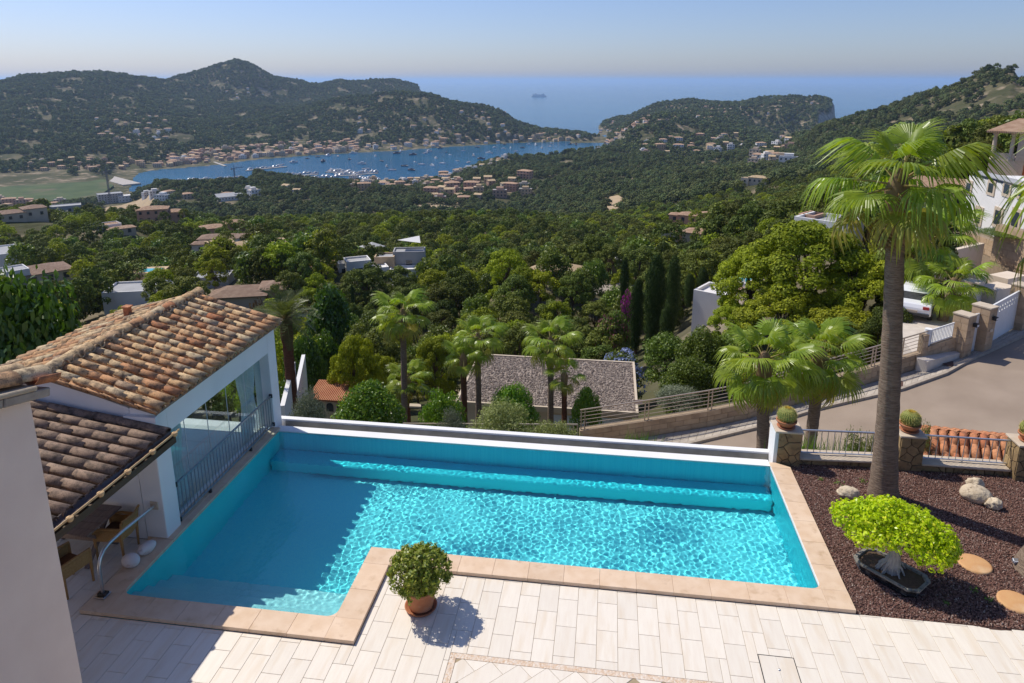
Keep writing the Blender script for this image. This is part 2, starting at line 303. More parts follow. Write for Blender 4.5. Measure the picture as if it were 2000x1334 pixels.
def ground(x, y):
    x = np.asarray(x, float); y = np.asarray(y, float); a = np.arctan2(x, y); r = np.hypot(x, y)
    fa = np.clip((a - AZ[0]) / (AZ[1] - AZ[0]), 0, NA - 1.001); ia = fa.astype(int); ta = fa - ia
    fr = np.clip(np.interp(r, RS, np.arange(NR)), 0, NR - 1.001); ir = fr.astype(int); tr = fr - ir
    return (HG[ia, ir] * (1 - ta) * (1 - tr) + HG[ia + 1, ir] * ta * (1 - tr) + HG[ia, ir + 1] * (1 - ta) * tr + HG[ia + 1, ir + 1] * ta * tr)
# level plots for the houses that stand in the valley (photo pixel of the foot, distance, radius)
PLOTS = [(0, 545, 140, 12), (85, 556, 132, 10), (42, 432, 380, 18), (300, 434, 360, 20), (216, 456, 330, 14), (130, 418, 420, 14), (436, 462, 290, 18), (440, 492, 212, 14), (470, 510, 185, 14), (560, 545, 158, 14), (330, 590, 84, 12), (465, 598, 76, 9), (655, 505, 225, 8), (628, 500, 232, 6), (712, 552, 172, 12), (775, 545, 178, 14), (1062, 560, 122, 13), (1210, 536, 112, 5), (1355, 478, 168, 10), (1365, 440, 300, 18), (1600, 470, 96, 7), (1400, 612, 74, 7), (218, 396, 800, 30), (1478, 360, 560, 18), (445, 392, 640, 18), (1040, 588, 98, 9), (1150, 549, 124, 13), (187, 452, 345, 14)]
SITES = {}
for px, py, rr, rad in PLOTS:
    d_ = ray(px, py); h_ = math.hypot(d_[0], d_[1]); rg = np.linspace(60, rr * 1.5, 1500); hh = CAM_H + d_[2] / h_ * rg - ground(d_[0] / h_ * rg, d_[1] / h_ * rg)
    k_ = int(np.argmax(hh < 6.5)) if (hh < 6.5).any() else len(rg) - 1; q = at_r(px, py, rg[k_]); SITES[(px, py)] = (q, float(np.clip(rg[k_] / rr, .7, 1.4)), rad)
for q, f_, rad in SITES.values():
    dzp = q[2] - .3 - float(ground(q[0], q[1])); HG += dzp * np.exp(-(((_X - q[0]) ** 2 + (_Y - q[1]) ** 2) / (rad * f_ * 1.35) ** 2) ** 1.3)
def hit(px, py, rmin=60.0):
    """where the line of sight through a photo pixel meets the ground (or the sea)"""
    d = ray(px, py); h = math.hypot(d[0], d[1]); r = np.linspace(rmin, 4200, 9000); x = d[0] / h * r; y = d[1] / h * r; z = CAM_H + d[2] / h * r
    g = np.maximum(ground(x, y), SEA); k = np.argmax(g >= z)
    if g[k] < z[k]: k = len(r) - 1
    return np.array([x[k], y[k], g[k]])
# horizon angle of everything nearer (trees about 6 m high), to leave out what the photo shows nothing of
_tan = (np.maximum(HG, SEA) + np.where((HG > SEA + 3) & (RS > 90)[None], 5.0, 0.0) - CAM_H) / RS[None]
_hz = np.maximum.accumulate(_tan, axis=1); _hz = np.concatenate([np.full((NA, 1), -9.0), _hz[:, :-1]], 1)
def seen(x, y, top, margin=0.004):
    a = np.arctan2(x, y); r = np.hypot(x, y)
    ia = np.clip(((a - AZ[0]) / (AZ[1] - AZ[0])).astype(int), 0, NA - 1); ir = np.clip(np.interp(r, RS, np.arange(NR)).astype(int) - 1, 0, NR - 1)
    return (top - CAM_H) / r > _hz[ia, ir] - margin

def terrain_mat():
    m, N, L, b = node_mat('terrain_soil')
    tc = N.new('ShaderNodeTexCoord'); geo = N.new('ShaderNodeNewGeometry'); sp = N.new('ShaderNodeSeparateXYZ'); L.new(geo.outputs['Normal'], sp.inputs[0])
    def noise(s, d=6): n = N.new('ShaderNodeTexNoise'); n.inputs['Scale'].default_value = s; n.inputs['Detail'].default_value = d; L.new(tc.outputs['Object'], n.inputs[0]); return n
    def rng(src, a, c): r = N.new('ShaderNodeMapRange'); r.inputs[1].default_value = a; r.inputs[2].default_value = c; L.new(src, r.inputs[0]); return r
    def mix(f, a, c):
        x = N.new('ShaderNodeMix'); x.data_type = 'RGBA'; L.new(f, x.inputs[0])
        for s, k in ((a, 6), (c, 7)):
            if isinstance(s, tuple): x.inputs[k].default_value = (*s, 1)
            else: L.new(s, x.inputs[k])
        return x.outputs[2]
    scrub = mix(rng(noise(0.02).outputs[0], 0.42, 0.6).outputs[0], (0.065, 0.068, 0.030), (0.14, 0.122, 0.07))
    soil = mix(rng(noise(0.06).outputs[0], 0.54, 0.68).outputs[0], scrub, (0.30, 0.235, 0.16))
    ad = N.new('ShaderNodeMath'); ad.operation = 'ADD'; nz = noise(0.03, 8); mm = N.new('ShaderNodeMath'); mm.operation = 'MULTIPLY_ADD'; mm.inputs[1].default_value = 0.45; mm.inputs[2].default_value = -0.225
    L.new(nz.outputs[0], mm.inputs[0]); L.new(sp.outputs['Z'], ad.inputs[0]); L.new(mm.outputs[0], ad.inputs[1])
    rock = mix(rng(noise(0.08, 8).outputs[0], 0.35, 0.65).outputs[0], (0.20, 0.155, 0.12), (0.44, 0.36, 0.28))
    col = mix(rng(ad.outputs[0], 0.62, 0.80).outputs[0], rock, soil)
    L.new(col, b.inputs['Base Color']); b.inputs['Roughness'].default_value = 0.95; b.inputs['Specular IOR Level'].default_value = 0.1
    bp = N.new('ShaderNodeBump'); bp.inputs['Distance'].default_value = 2.0; L.new(noise(0.12, 8).outputs[0], bp.inputs['Height']); L.new(bp.outputs[0], b.inputs['Normal'])
    return m
_V = np.stack([_X, _Y, HG], -1).reshape(-1, 3); _I = np.arange(NA * NR).reshape(NA, NR)
_F = np.stack([_I[:-1, :-1], _I[:-1, 1:], _I[1:, 1:], _I[1:, :-1]], -1).reshape(-1, 4)
M_TERR = terrain_mat()
tag(link('terrain', mesh_np('terrain', _V, _F, M_TERR, smooth=True)), kind='structure')

# ---------------------------------------------------------------- sea
def sea_mat():
    m, N, L, b = node_mat('sea_water')
    tc = N.new('ShaderNodeTexCoord'); b.inputs['Base Color'].default_value = (0.012, 0.075, 0.14, 1); b.inputs['Roughness'].default_value = 0.12; b.inputs['IOR'].default_value = 1.33
    b.inputs['Specular IOR Level'].default_value = 0.05
    n1 = N.new('ShaderNodeTexNoise'); n1.inputs['Scale'].default_value = 0.15; n1.inputs['Detail'].default_value = 4; L.new(tc.outputs['Object'], n1.inputs[0])
    bp = N.new('ShaderNodeBump'); bp.inputs['Distance'].default_value = 0.9; bp.inputs['Strength'].default_value = 1.0; L.new(n1.outputs[0], bp.inputs['Height']); L.new(bp.outputs[0], b.inputs['Normal'])
    n2 = N.new('ShaderNodeTexNoise'); n2.inputs['Scale'].default_value = 0.004; mp = N.new('ShaderNodeMapping'); mp.inputs['Scale'].default_value = (0.25, 1.2, 1); L.new(tc.outputs['Object'], mp.inputs[0]); L.new(mp.outputs[0], n2.inputs[0])
    mr = N.new('ShaderNodeMapRange'); mr.inputs[1].default_value = 0.4; mr.inputs[2].default_value = 0.62; L.new(n2.outputs[0], mr.inputs[0])
    mx = N.new('ShaderNodeMix'); mx.data_type = 'RGBA'; mx.inputs[6].default_value = (0.010, 0.085, 0.17, 1); mx.inputs[7].default_value = (0.014, 0.11, 0.20, 1); L.new(mr.outputs[0], mx.inputs[0]); L.new(mx.outputs[2], b.inputs['Base Color'])
    return m
M_SEA = sea_mat()
_s = MB(); _ang = np.linspace(math.radians(-62), math.radians(62), 41)
_rad = [500, 1500, 4000, 12000, 40000, 90000]
for k in range(len(_rad) - 1):
    for j in range(40):
        _s.add([(r * math.sin(a), r * math.cos(a), SEA) for r, a in ((_rad[k], _ang[j]), (_rad[k + 1], _ang[j]), (_rad[k + 1], _ang[j + 1]), (_rad[k], _ang[j + 1]))], [(0, 3, 2, 1)])
tag(_s.build('sea', M_SEA), kind='structure')
# ---------------------------------------------------------------- terrace, pool
TZ = -0.07                                     # top of the paving; the coping is at z = 0
M_GROUT = mat('grout', (0.46, 0.36, 0.22), (0.36, 0.28, 0.18), 8, 0.9)
M_TILE = mat('cream_paving', (0.80, 0.73, 0.62), (0.76, 0.68, 0.57), 3.0, 0.5, 0.0006, 30, rnd=0.035, c3=(0.73, 0.63, 0.50), s3=1.1, stretch=(6, 0.8, 1))
M_COPE = mat('travertine_coping', (0.74, 0.56, 0.40), (0.66, 0.47, 0.31), 4.0, 0.6, 0.0012, 25, rnd=0.05, c3=(0.55, 0.38, 0.24), s3=5.0, p3=(0.58, 0.75))
M_WHITE = mat('white_render', (0.82, 0.81, 0.79), (0.76, 0.75, 0.73), 1.2, 0.85, 0.002, 60)
M_MESH = mat('channel_mesh', (0.36, 0.34, 0.30), (0.26, 0.25, 0.22), 3, 0.9, 0.01, 40)
def mosaic(name, a, b):
    m, N, L, p = node_mat(name)
    tc = N.new('ShaderNodeTexCoord'); v = N.new('ShaderNodeTexBrick'); v.offset = 0.0; v.inputs['Scale'].default_value = 1.0
    v.inputs['Brick Width'].default_value = 0.025; v.inputs['Row Height'].default_value = 0.025; v.inputs['Mortar Size'].default_value = 0.0012
    v.inputs['Color1'].default_value = (*a, 1); v.inputs['Color2'].default_value = (*b, 1); v.inputs['Mortar'].default_value = (*[min(1, q * 1.25 + 0.06) for q in a], 1)
    L.new(tc.outputs['Object'], v.inputs[0]); L.new(v.outputs[0], p.inputs['Base Color']); p.inputs['Roughness'].default_value = 0.35; p.inputs['Specular IOR Level'].default_value = 0.1
    return m
M_PFLOOR = mosaic('pool_mosaic_floor_deep_tint', (0.22, 0.90, 1.0), (0.28, 0.94, 1.0))  # floor and walls: light absorbed by deep water is put into the mosaic colour
M_PWALL = mosaic('pool_mosaic_wall_deep_tint', (0.05, 0.74, 0.88), (0.08, 0.80, 0.92))
M_PSTEP = mosaic('pool_mosaic_step_shallow_tint', (0.55, 0.86, 0.90), (0.62, 0.90, 0.93))  # paler because shallow water absorbs less light; that tint is put into the colour
def clip_half(poly, a, b, c):                  # keep a x + b y <= c
    out = []
    for i in range(len(poly)):
        p, q = poly[i], poly[(i + 1) % len(poly)]; dp = a * p[0] + b * p[1] - c; dq = a * q[0] + b * q[1] - c
        if dp <= 0: out.append(p)
        if dp * dq < 0: t = dp / (dp - dq); out.append((p[0] + t * (q[0] - p[0]), p[1] + t * (q[1] - p[1])))
    return out
def clip_rect(poly, x0, x1, y0, y1):
    for h in ((-1, 0, -x0), (1, 0, x1), (0, -1, -y0), (0, 1, y1)):
        if len(poly) < 3: return []
        poly = clip_half(poly, *h)
    return poly if len(poly) >= 3 else []
def area2(poly): return abs(sum(poly[i][0] * poly[(i + 1) % len(poly)][1] - poly[(i + 1) % len(poly)][0] * poly[i][1] for i in range(len(poly)))) / 2

ter = MB()
ter.box(-14, 13, -4, 8.49, -1.2, -0.078); ter.box(-3.65, 13, 8.49, 10.2, -1.2, -0.078); ter.box(-14, -8.34, 8.49, 15.0, -1.2, -0.078)
TERRACE = tag(ter.build('terrace', M_GROUT), kind='structure')
# paving: columns of 0.326 m running away from the house, alternate columns half a tile on
PW, PL, GAP = 0.326, 0.6005, 0.0028
MOS = (-2.14, 1.9, 8.57)                        # left edge, right edge and far edge of the mosaic border
HATCH = (2.49, 3.02, 8.64, 9.18)
def minus(rects, hole):
    out = []
    for r in rects:
        x0, x1, y0, y1 = r; a0, a1, b0, b1 = hole
        if a1 <= x0 or a0 >= x1 or b1 <= y0 or b0 >= y1: out.append(r); continue
        if a0 > x0: out.append((x0, a0, y0, y1))
        if a1 < x1: out.append((a1, x1, y0, y1))
        xa, xb = max(x0, a0), min(x1, a1)
        if b0 > y0: out.append((xa, xb, y0, b0))
        if b1 < y1: out.append((xa, xb, b1, y1))
    return out
tiles = []
for ci in range(-44, 36):
    x0 = 1.364 + ci * PW; x1 = x0 + PW
    off = 9.925 if ci % 2 == 0 else 9.617
    for k in range(-14, 12):
        y0 = off + k * PL; rs = [(x0, x1, y0, y0 + PL)]
        for hole in ((-8.335, -3.655, 8.495, 30), (-3.66, 20, 10.25, 30), (MOS[0], MOS[1], -9, MOS[2]), HATCH, (-30, -11.9, -9, 30), (-12.5, -8.0, 10.4, 30)):
            rs = minus(rs, hole)
        for r in rs:
            if r[1] - r[0] < 0.02 or r[3] - r[2] < 0.02: continue
            c = ((r[0] + r[1]) / 2, (r[2] + r[3]) / 2)
            if c[1] < 2: continue
            px, py = proj((c[0], c[1], TZ))
            if -120 < px < 2120 and 900 < py < 1420: tiles.append((r, math.hypot(c[0], c[1]) + (100 if py > 1345 or px < 60 else 0)))
tiles.sort(key=lambda t: t[1])
_full = None; _rest = MB()
def tile_mb(r, g=GAP):
    x0, x1, y0, y1 = r[0] + g, r[1] - g, r[2] + g, r[3] - g; e = 0.0022
    cx, cy = (x0 + x1) / 2, (y0 + y1) / 2; hx, hy = (x1 - x0) / 2, (y1 - y0) / 2
    b = MB(); V = [(-hx, -hy, -0.02), (hx, -hy, -0.02), (hx, hy, -0.02), (-hx, hy, -0.02), (-hx, -hy, -e), (hx, -hy, -e), (hx, hy, -e), (-hx, hy, -e), (-hx + e, -hy + e, 0), (hx - e, -hy + e, 0), (hx - e, hy - e, 0), (-hx + e, hy - e, 0)]
    F = [(8, 9, 10, 11)] + [(i, (i + 1) % 4, 4 + (i + 1) % 4, 4 + i) for i in range(4)] + [(4 + i, 4 + (i + 1) % 4, 8 + (i + 1) % 4, 8 + i) for i in range(4)]
    return b.add(V, F), (cx, cy, TZ)
for i, (r, _) in enumerate(tiles):
    b, c = tile_mb(r)
    if i < 290:
        full = abs(r[1] - r[0] - PW) < 1e-6 and abs(r[3] - r[2] - PL) < 1e-6
        if full and _full is None: _full = b.mesh('tile', M_TILE)
        o = link('tile', _full if full else b.mesh('tile', M_TILE), TERRACE, c)
        o.rotation_euler = (random.Random(i).uniform(-0.0015, 0.0015), random.Random(i + 999).uniform(-0.002, 0.002), 0)
    else: _rest.add([(p[0] + c[0], p[1] + c[1], p[2] + c[2]) for p in b.v], b.f)
if _rest.v: tag(_rest.build('tile', M_TILE, TERRACE), kind='stuff')
# mosaic border with its carpet of diagonal slabs
M_PEB = node_mat('pebble_mosaic'); _m, N, L, p = M_PEB; M_PEB = _m
tc = N.new('ShaderNodeTexCoord'); vo = N.new('ShaderNodeTexVoronoi'); vo.inputs['Scale'].default_value = 34; L.new(tc.outputs['Object'], vo.inputs[0])
cr = N.new('ShaderNodeValToRGB'); cr.color_ramp.elements[0].color = (0.60, 0.40, 0.24, 1); cr.color_ramp.elements[1].color = (0.76, 0.68, 0.58, 1)
L.new(vo.outputs['Color'], cr.inputs[0]); L.new(cr.outputs[0], p.inputs['Base Color']); p.inputs['Roughness'].default_value = 0.6
bp = N.new('ShaderNodeBump'); bp.inputs['Distance'].default_value = 0.006; bp.invert = True; L.new(vo.outputs['Distance'], bp.inputs['Height']); L.new(bp.outputs[0], p.inputs['Normal'])
mb = MB(); mb.box(MOS[0] + .004, MOS[1], MOS[2] - 0.1, MOS[2] - .004, TZ - .02, TZ); mb.build('mosaic_border', M_PEB, TERRACE)
mb = MB(); mb.box(MOS[0] + .004, MOS[0] + 0.1, 7.0, MOS[2] - 0.104, TZ - .02, TZ); mb.build('mosaic_border', M_PEB, TERRACE)
th = math.radians(45); u = np.array([math.cos(th), math.sin(th)]); w = np.array([-u[1], u[0]])
for i in range(-14, 30):
    for j in range(-10, 26):
        o = np.array([MOS[0], 7.0]) + u * (i * 0.60 + (j % 2) * 0.30) + w * (j * 0.30)
        g = 0.003; poly = [tuple(o + u * g + w * g), tuple(o + u * (0.6 - g) + w * g), tuple(o + u * (0.6 - g) + w * (0.3 - g)), tuple(o + u * g + w * (0.3 - g))]
        poly = clip_rect(poly, MOS[0] + 0.108, MOS[1], 7.3, MOS[2] - 0.108)
        if len(poly) >= 3 and area2(poly) > 0.004:
            c = np.mean(poly, 0); px, py = proj((*c, TZ))
            if 800 < px < 1500 and py < 1345: MB().prism(poly, TZ - .02, TZ).build('tile', M_TILE, TERRACE)
# access hatch
hx0, hx1, hy0, hy1 = HATCH; M_DARK = mat('dark_metal', (0.05, 0.05, 0.05), (0.08, 0.08, 0.08), 10, 0.5, metal=0.6); M_STEEL = mat('brushed_steel', (0.62, 0.63, 0.64), (0.5, 0.51, 0.53), 30, 0.28, metal=1.0)
HT = empty('access_hatch', (hx0, hy0, TZ), 'square tiled access hatch with dark rim set in the cream paving', 'hatch')
b = MB(); e = 0.008
b.box(hx0, hx1, hy0, hy0 + e, TZ - .04, TZ + .002); b.box(hx0, hx1, hy1 - e, hy1, TZ - .04, TZ + .002); b.box(hx0, hx0 + e, hy0 + e, hy1 - e, TZ - .04, TZ + .002); b.box(hx1 - e, hx1, hy0 + e, hy1 - e, TZ - .04, TZ + .002)
b.build('rim', M_DARK, HT); xm = (hx0 + hx1) / 2
MB().box(hx0 + .011, xm - .0015, hy0 + .011, hy1 - .011, TZ - .03, TZ).build('cover_slab', M_TILE, HT); MB().box(xm + .0015, hx1 - .011, hy0 + .011, hy1 - .011, TZ - .03, TZ).build('cover_slab', M_TILE, HT)
MB().lathe([(0.0, .012), (.012, .012), (.018, .004), (.02, 0)], 10, (xm, hy0 + .28, TZ)).build('knob', M_STEEL, HT)

# pool basin ------------------------------------------------------------------
PX0, PX1, PXJ = -7.9, 3.83, -4.13; PY0, PYJ, PY1 = 8.94, 10.69, 14.67; PD = -1.55; WZ = -0.055
POOL = empty('swimming_pool', (-2, 12, 0), 'turquoise mosaic swimming pool with entry steps and travertine coping', 'pool')
def recv(o): o.cycles.is_caustics_receiver = True; return o
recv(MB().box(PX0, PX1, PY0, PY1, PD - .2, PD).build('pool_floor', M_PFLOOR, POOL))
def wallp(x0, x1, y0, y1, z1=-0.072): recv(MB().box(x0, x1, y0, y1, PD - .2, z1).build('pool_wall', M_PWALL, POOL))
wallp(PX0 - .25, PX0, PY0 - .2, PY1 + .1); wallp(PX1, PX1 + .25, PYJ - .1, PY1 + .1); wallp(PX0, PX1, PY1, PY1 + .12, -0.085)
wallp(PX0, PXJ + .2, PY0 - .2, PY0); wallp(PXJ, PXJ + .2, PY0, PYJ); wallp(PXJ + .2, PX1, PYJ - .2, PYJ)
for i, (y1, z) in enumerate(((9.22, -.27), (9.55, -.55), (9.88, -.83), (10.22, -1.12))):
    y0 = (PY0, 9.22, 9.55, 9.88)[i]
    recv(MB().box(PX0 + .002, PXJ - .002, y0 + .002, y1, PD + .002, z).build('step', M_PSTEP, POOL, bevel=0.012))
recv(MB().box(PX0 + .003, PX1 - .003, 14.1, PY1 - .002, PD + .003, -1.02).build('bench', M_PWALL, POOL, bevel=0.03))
# white waterline band under the coping on the right
MB().box(PX1 - .012, PX1 - .001, PYJ + .1, PY1 - .06, -0.11, -0.004).build('waterline_trim', M_WHITE, POOL)
# coping stones
def stones(x0, x1, y0, y1, n, along):
    for i in range(n):
        g = 0.0015
        if along == 'x': a, b_ = x0 + (x1 - x0) * i / n, x0 + (x1 - x0) * (i + 1) / n; bb = (a + g, b_ - g, y0, y1)
        else: a, b_ = y0 + (y1 - y0) * i / n, y0 + (y1 - y0) * (i + 1) / n; bb = (x0, x1, a + g, b_ - g)
        c = ((bb[0] + bb[1]) / 2, (bb[2] + bb[3]) / 2)
        o = MB().box(bb[0], bb[1], bb[2], bb[3], -0.068, 0.0).build('coping_stone', M_COPE, POOL, bevel=0.0035)
def corner(x0, x1, y0, y1, cx, cy, sx, sy, r=0.16):
    """square corner stone; a rounded fillet fills the inner corner of the water"""
    b = MB().box(x0, x1, y0, y1, -0.068, 0.0)
    if r:
        arc = [(cx + sx * (r - r * math.cos(t)), cy + sy * (r - r * math.sin(t))) for t in np.linspace(0, math.pi / 2, 7)]
        poly = [(cx, cy)] + (arc if sx * sy < 0 else arc[::-1])
        b.prism(poly, -0.067, -0.0006)
    b.build('coping_stone', M_COPE, POOL)
OX0, OX1, OY0, OYJ, OXJ = -8.33, 4.25, 8.50, 10.255, -3.66
corner(OX0, PX0, OY0, PY0, PX0, PY0, 1, 1); stones(PX0, PXJ, OY0, PY0, 6, 'x'); corner(PXJ, OXJ, OY0, PY0, PXJ, PY0, -1, 1)
stones(PXJ, OXJ, PY0, OYJ, 2, 'y'); corner(PXJ, OXJ, OYJ, PYJ, 0, 0, 0, 0, 0); stones(OXJ, PX1, OYJ, PYJ, 12, 'x'); corner(PX1, OX1, OYJ, PYJ, PX1, PYJ, -1, 1)
stones(PX1, OX1, PYJ, 14.55, 6, 'y'); stones(OX0, PX0, PY0, 10.37, 2, 'y'); stones(-8.43, PX0, 10.375, 14.78, 7, 'y')
MB().prism([(PX1, 14.555), (OX1, 14.555), (OX1, 14.62), (3.96, 14.775), (PX1, 14.775)], -.068, 0).build('coping_stone', M_COPE, POOL)
# infinity edge: weir, catch channel, outer wall
EX0, EX1 = -7.98, 3.95
MB().box(EX0, EX1 - .12, PY1 - .005, 14.93, -0.082, WZ + .022).build('weir_top', M_WHITE, POOL)
MB().box(EX0, EX1, 14.79, 14.93, -1.2, -0.083).build('weir_wall', M_WHITE, POOL)
MB().box(EX0, EX1, 14.931, 15.219, -0.42, -0.34).build('channel_floor', M_MESH, POOL)
MB().box(EX0, EX1, 15.205, 15.219, -0.335, -0.045).build('channel_mesh', M_MESH, POOL)
MB().box(EX0 - 1.0, EX1 + .1, 15.22, 15.37, -10.5, 0.0).build('outer_wall', M_WHITE, POOL)
# water
def water_mat():
    m = bpy.data.materials.new('pool_water'); m.use_nodes = True; N = m.node_tree.nodes; N.clear()
    g = N.new('ShaderNodeBsdfGlass'); g.inputs['IOR'].default_value = 1.33; g.inputs['Roughness'].default_value = 0.0; g.inputs['Color'].default_value = (0.74, 1.0, 1.0, 1)
    o = N.new('ShaderNodeOutputMaterial'); m.node_tree.links.new(g.outputs[0], o.inputs[0]); return m
def water():
    nx, ny = 1280, 625
    X, Y = np.meshgrid(np.linspace(PX0 - .004, PX1 + .004, nx), np.linspace(PY0 - .004, PY1 + .004, ny)); r = rng_of(4); Zw = np.zeros_like(X); n = 48
    for i in range(n):
        a = r.uniform(0, 2 * math.pi); lam = math.exp(r.uniform(math.log(.06), math.log(.19))); k = 2 * math.pi / lam
        Zw += 1.5 * 1.414 / n ** .5 / k ** 2 * np.sin(k * (X * math.cos(a) + Y * math.sin(a)) + r.uniform(0, 6.28))
    Zw *= 0.75 + 0.35 * fbm(X, Y, 3.0, 2, 9)
    V = np.stack([X, Y, Zw + WZ], -1).reshape(-1, 3); I = np.arange(nx * ny).reshape(ny, nx)
    F = np.stack([I[:-1, :-1], I[:-1, 1:], I[1:, 1:], I[1:, :-1]], -1).reshape(-1, 4)
    c = V[F].mean(1); F = F[~((c[:, 0] > PXJ + .012) & (c[:, 1] < PYJ - .012))]
    o = tag(link('pool_water', mesh_np('pool_water', V, F, water_mat(), smooth=True)), kind='structure'); o.cycles.is_caustics_caster = True
water()
# ---------------------------------------------------------------- barrel roof tiles
def tile_mat(name, cols, dark, rough=0.85):
    """clay tile: each tile takes its own tone from the ramp, with lichen stains on top"""
    m, N, L, b = node_mat(name)
    tc = N.new('ShaderNodeTexCoord'); oi = N.new('ShaderNodeObjectInfo'); cr = N.new('ShaderNodeValToRGB'); cr.color_ramp.interpolation = 'LINEAR'
    while len(cr.color_ramp.elements) < len(cols): cr.color_ramp.elements.new(0.5)
    for i, c in enumerate(cols): cr.color_ramp.elements[i].position = i / (len(cols) - 1); cr.color_ramp.elements[i].color = (*c, 1)
    L.new(oi.outputs['Random'], cr.inputs[0])
    ad = N.new('ShaderNodeVectorMath'); ad.operation = 'ADD'; ms = N.new('ShaderNodeMath'); ms.operation = 'MULTIPLY'; ms.inputs[1].default_value = 61
    L.new(oi.outputs['Random'], ms.inputs[0]); L.new(tc.outputs['Object'], ad.inputs[0]); L.new(ms.outputs[0], ad.inputs[1])
    def nz(s, d, a, c): n = N.new('ShaderNodeTexNoise'); n.inputs['Scale'].default_value = s; n.inputs['Detail'].default_value = d; L.new(ad.outputs[0], n.inputs[0]); r = N.new('ShaderNodeMapRange'); r.inputs[1].default_value = a; r.inputs[2].default_value = c; L.new(n.outputs[0], r.inputs[0]); return n, r
    n1, r1 = nz(9, 6, 0.46, 0.66); n2, r2 = nz(60, 5, 0.52, 0.66)
    x1 = N.new('ShaderNodeMix'); x1.data_type = 'RGBA'; x1.inputs[7].default_value = (*dark, 1); mu = N.new('ShaderNodeMath'); mu.operation = 'MULTIPLY'; mu.inputs[1].default_value = 0.8; L.new(r1.outputs[0], mu.inputs[0]); L.new(mu.outputs[0], x1.inputs[0]); L.new(cr.outputs[0], x1.inputs[6])
    x2 = N.new('ShaderNodeMix'); x2.data_type = 'RGBA'; x2.inputs[7].default_value = (dark[0] * .5, dark[1] * .5, dark[2] * .5, 1); mu2 = N.new('ShaderNodeMath'); mu2.operation = 'MULTIPLY'; mu2.inputs[1].default_value = 0.55; L.new(r2.outputs[0], mu2.inputs[0]); L.new(mu2.outputs[0], x2.inputs[0]); L.new(x1.outputs[2], x2.inputs[6])
    L.new(x2.outputs[2], b.inputs['Base Color']); b.inputs['Roughness'].default_value = rough; b.inputs['Specular IOR Level'].default_value = 0.15
    bp = N.new('ShaderNodeBump'); bp.inputs['Distance'].default_value = 0.004; L.new(n2.outputs[0], bp.inputs['Height']); L.new(bp.outputs[0], b.inputs['Normal'])
    return m
M_RT = tile_mat('old_clay_tile', [(0.42, 0.17, 0.08), (0.58, 0.36, 0.18), (0.62, 0.45, 0.25), (0.50, 0.26, 0.13), (0.64, 0.50, 0.30), (0.36, 0.24, 0.16)], (0.10, 0.075, 0.055))
M_RT2 = tile_mat('grey_brown_tile', [(0.22, 0.155, 0.11), (0.30, 0.21, 0.15), (0.26, 0.18, 0.13), (0.33, 0.24, 0.17)], (0.07, 0.055, 0.045))
M_RT3 = tile_mat('orange_tile', [(0.52, 0.20, 0.09), (0.60, 0.28, 0.14), (0.48, 0.17, 0.08)], (0.25, 0.12, 0.07))
M_MORT = mat('roof_mortar', (0.16, 0.12, 0.09), (0.30, 0.24, 0.18), 12, 0.95, 0.01, 30)
def barrel(L, r0, r1, n=7, t=0.014, arc=math.pi * 0.98, up=True, caps=True):
    """half-round tile along +x: narrow end (r1) at x = 0, wide end (r0) at x = L"""
    V = []; F = []; an = np.linspace(math.pi / 2 - arc / 2, math.pi / 2 + arc / 2, n)
    for x, r in ((0, r1), (L, r0)):
        for q in (r, r - t):
            V += [(x, q * math.cos(a), q * math.sin(a) * (1 if up else -1)) for a in an]
    o0, i0, o1, i1 = 0, n, 2 * n, 3 * n
    b = MB(); 
    for j in range(n - 1):
        F += [(o0 + j, o1 + j, o1 + j + 1, o0 + j + 1), (i0 + j, i0 + j + 1, i1 + j + 1, i1 + j), (o1 + j, i1 + j, i1 + j + 1, o1 + j + 1), (o0 + j, o0 + j + 1, i0 + j + 1, i0 + j)]
    F += [(o0, i0, i1, o1), (o0 + n - 1, o1 + n - 1, i1 + n - 1, i0 + n - 1)]
    if not up: F = [f[::-1] for f in F]
    b.add(V, F); b.sm = [k % 4 < 2 and k < 4 * (n - 1) for k in range(len(F))]
    return b
def frame_mat(o, xa, za):
    """rotation with local x along xa and local z near za"""
    xa = Vector(xa).normalized(); ya = Vector(za).cross(xa).normalized(); z = xa.cross(ya)
    return Matrix(((xa.x, ya.x, z.x, o[0]), (xa.y, ya.y, z.y, o[1]), (xa.z, ya.z, z.z, o[2]), (0, 0, 0, 1)))
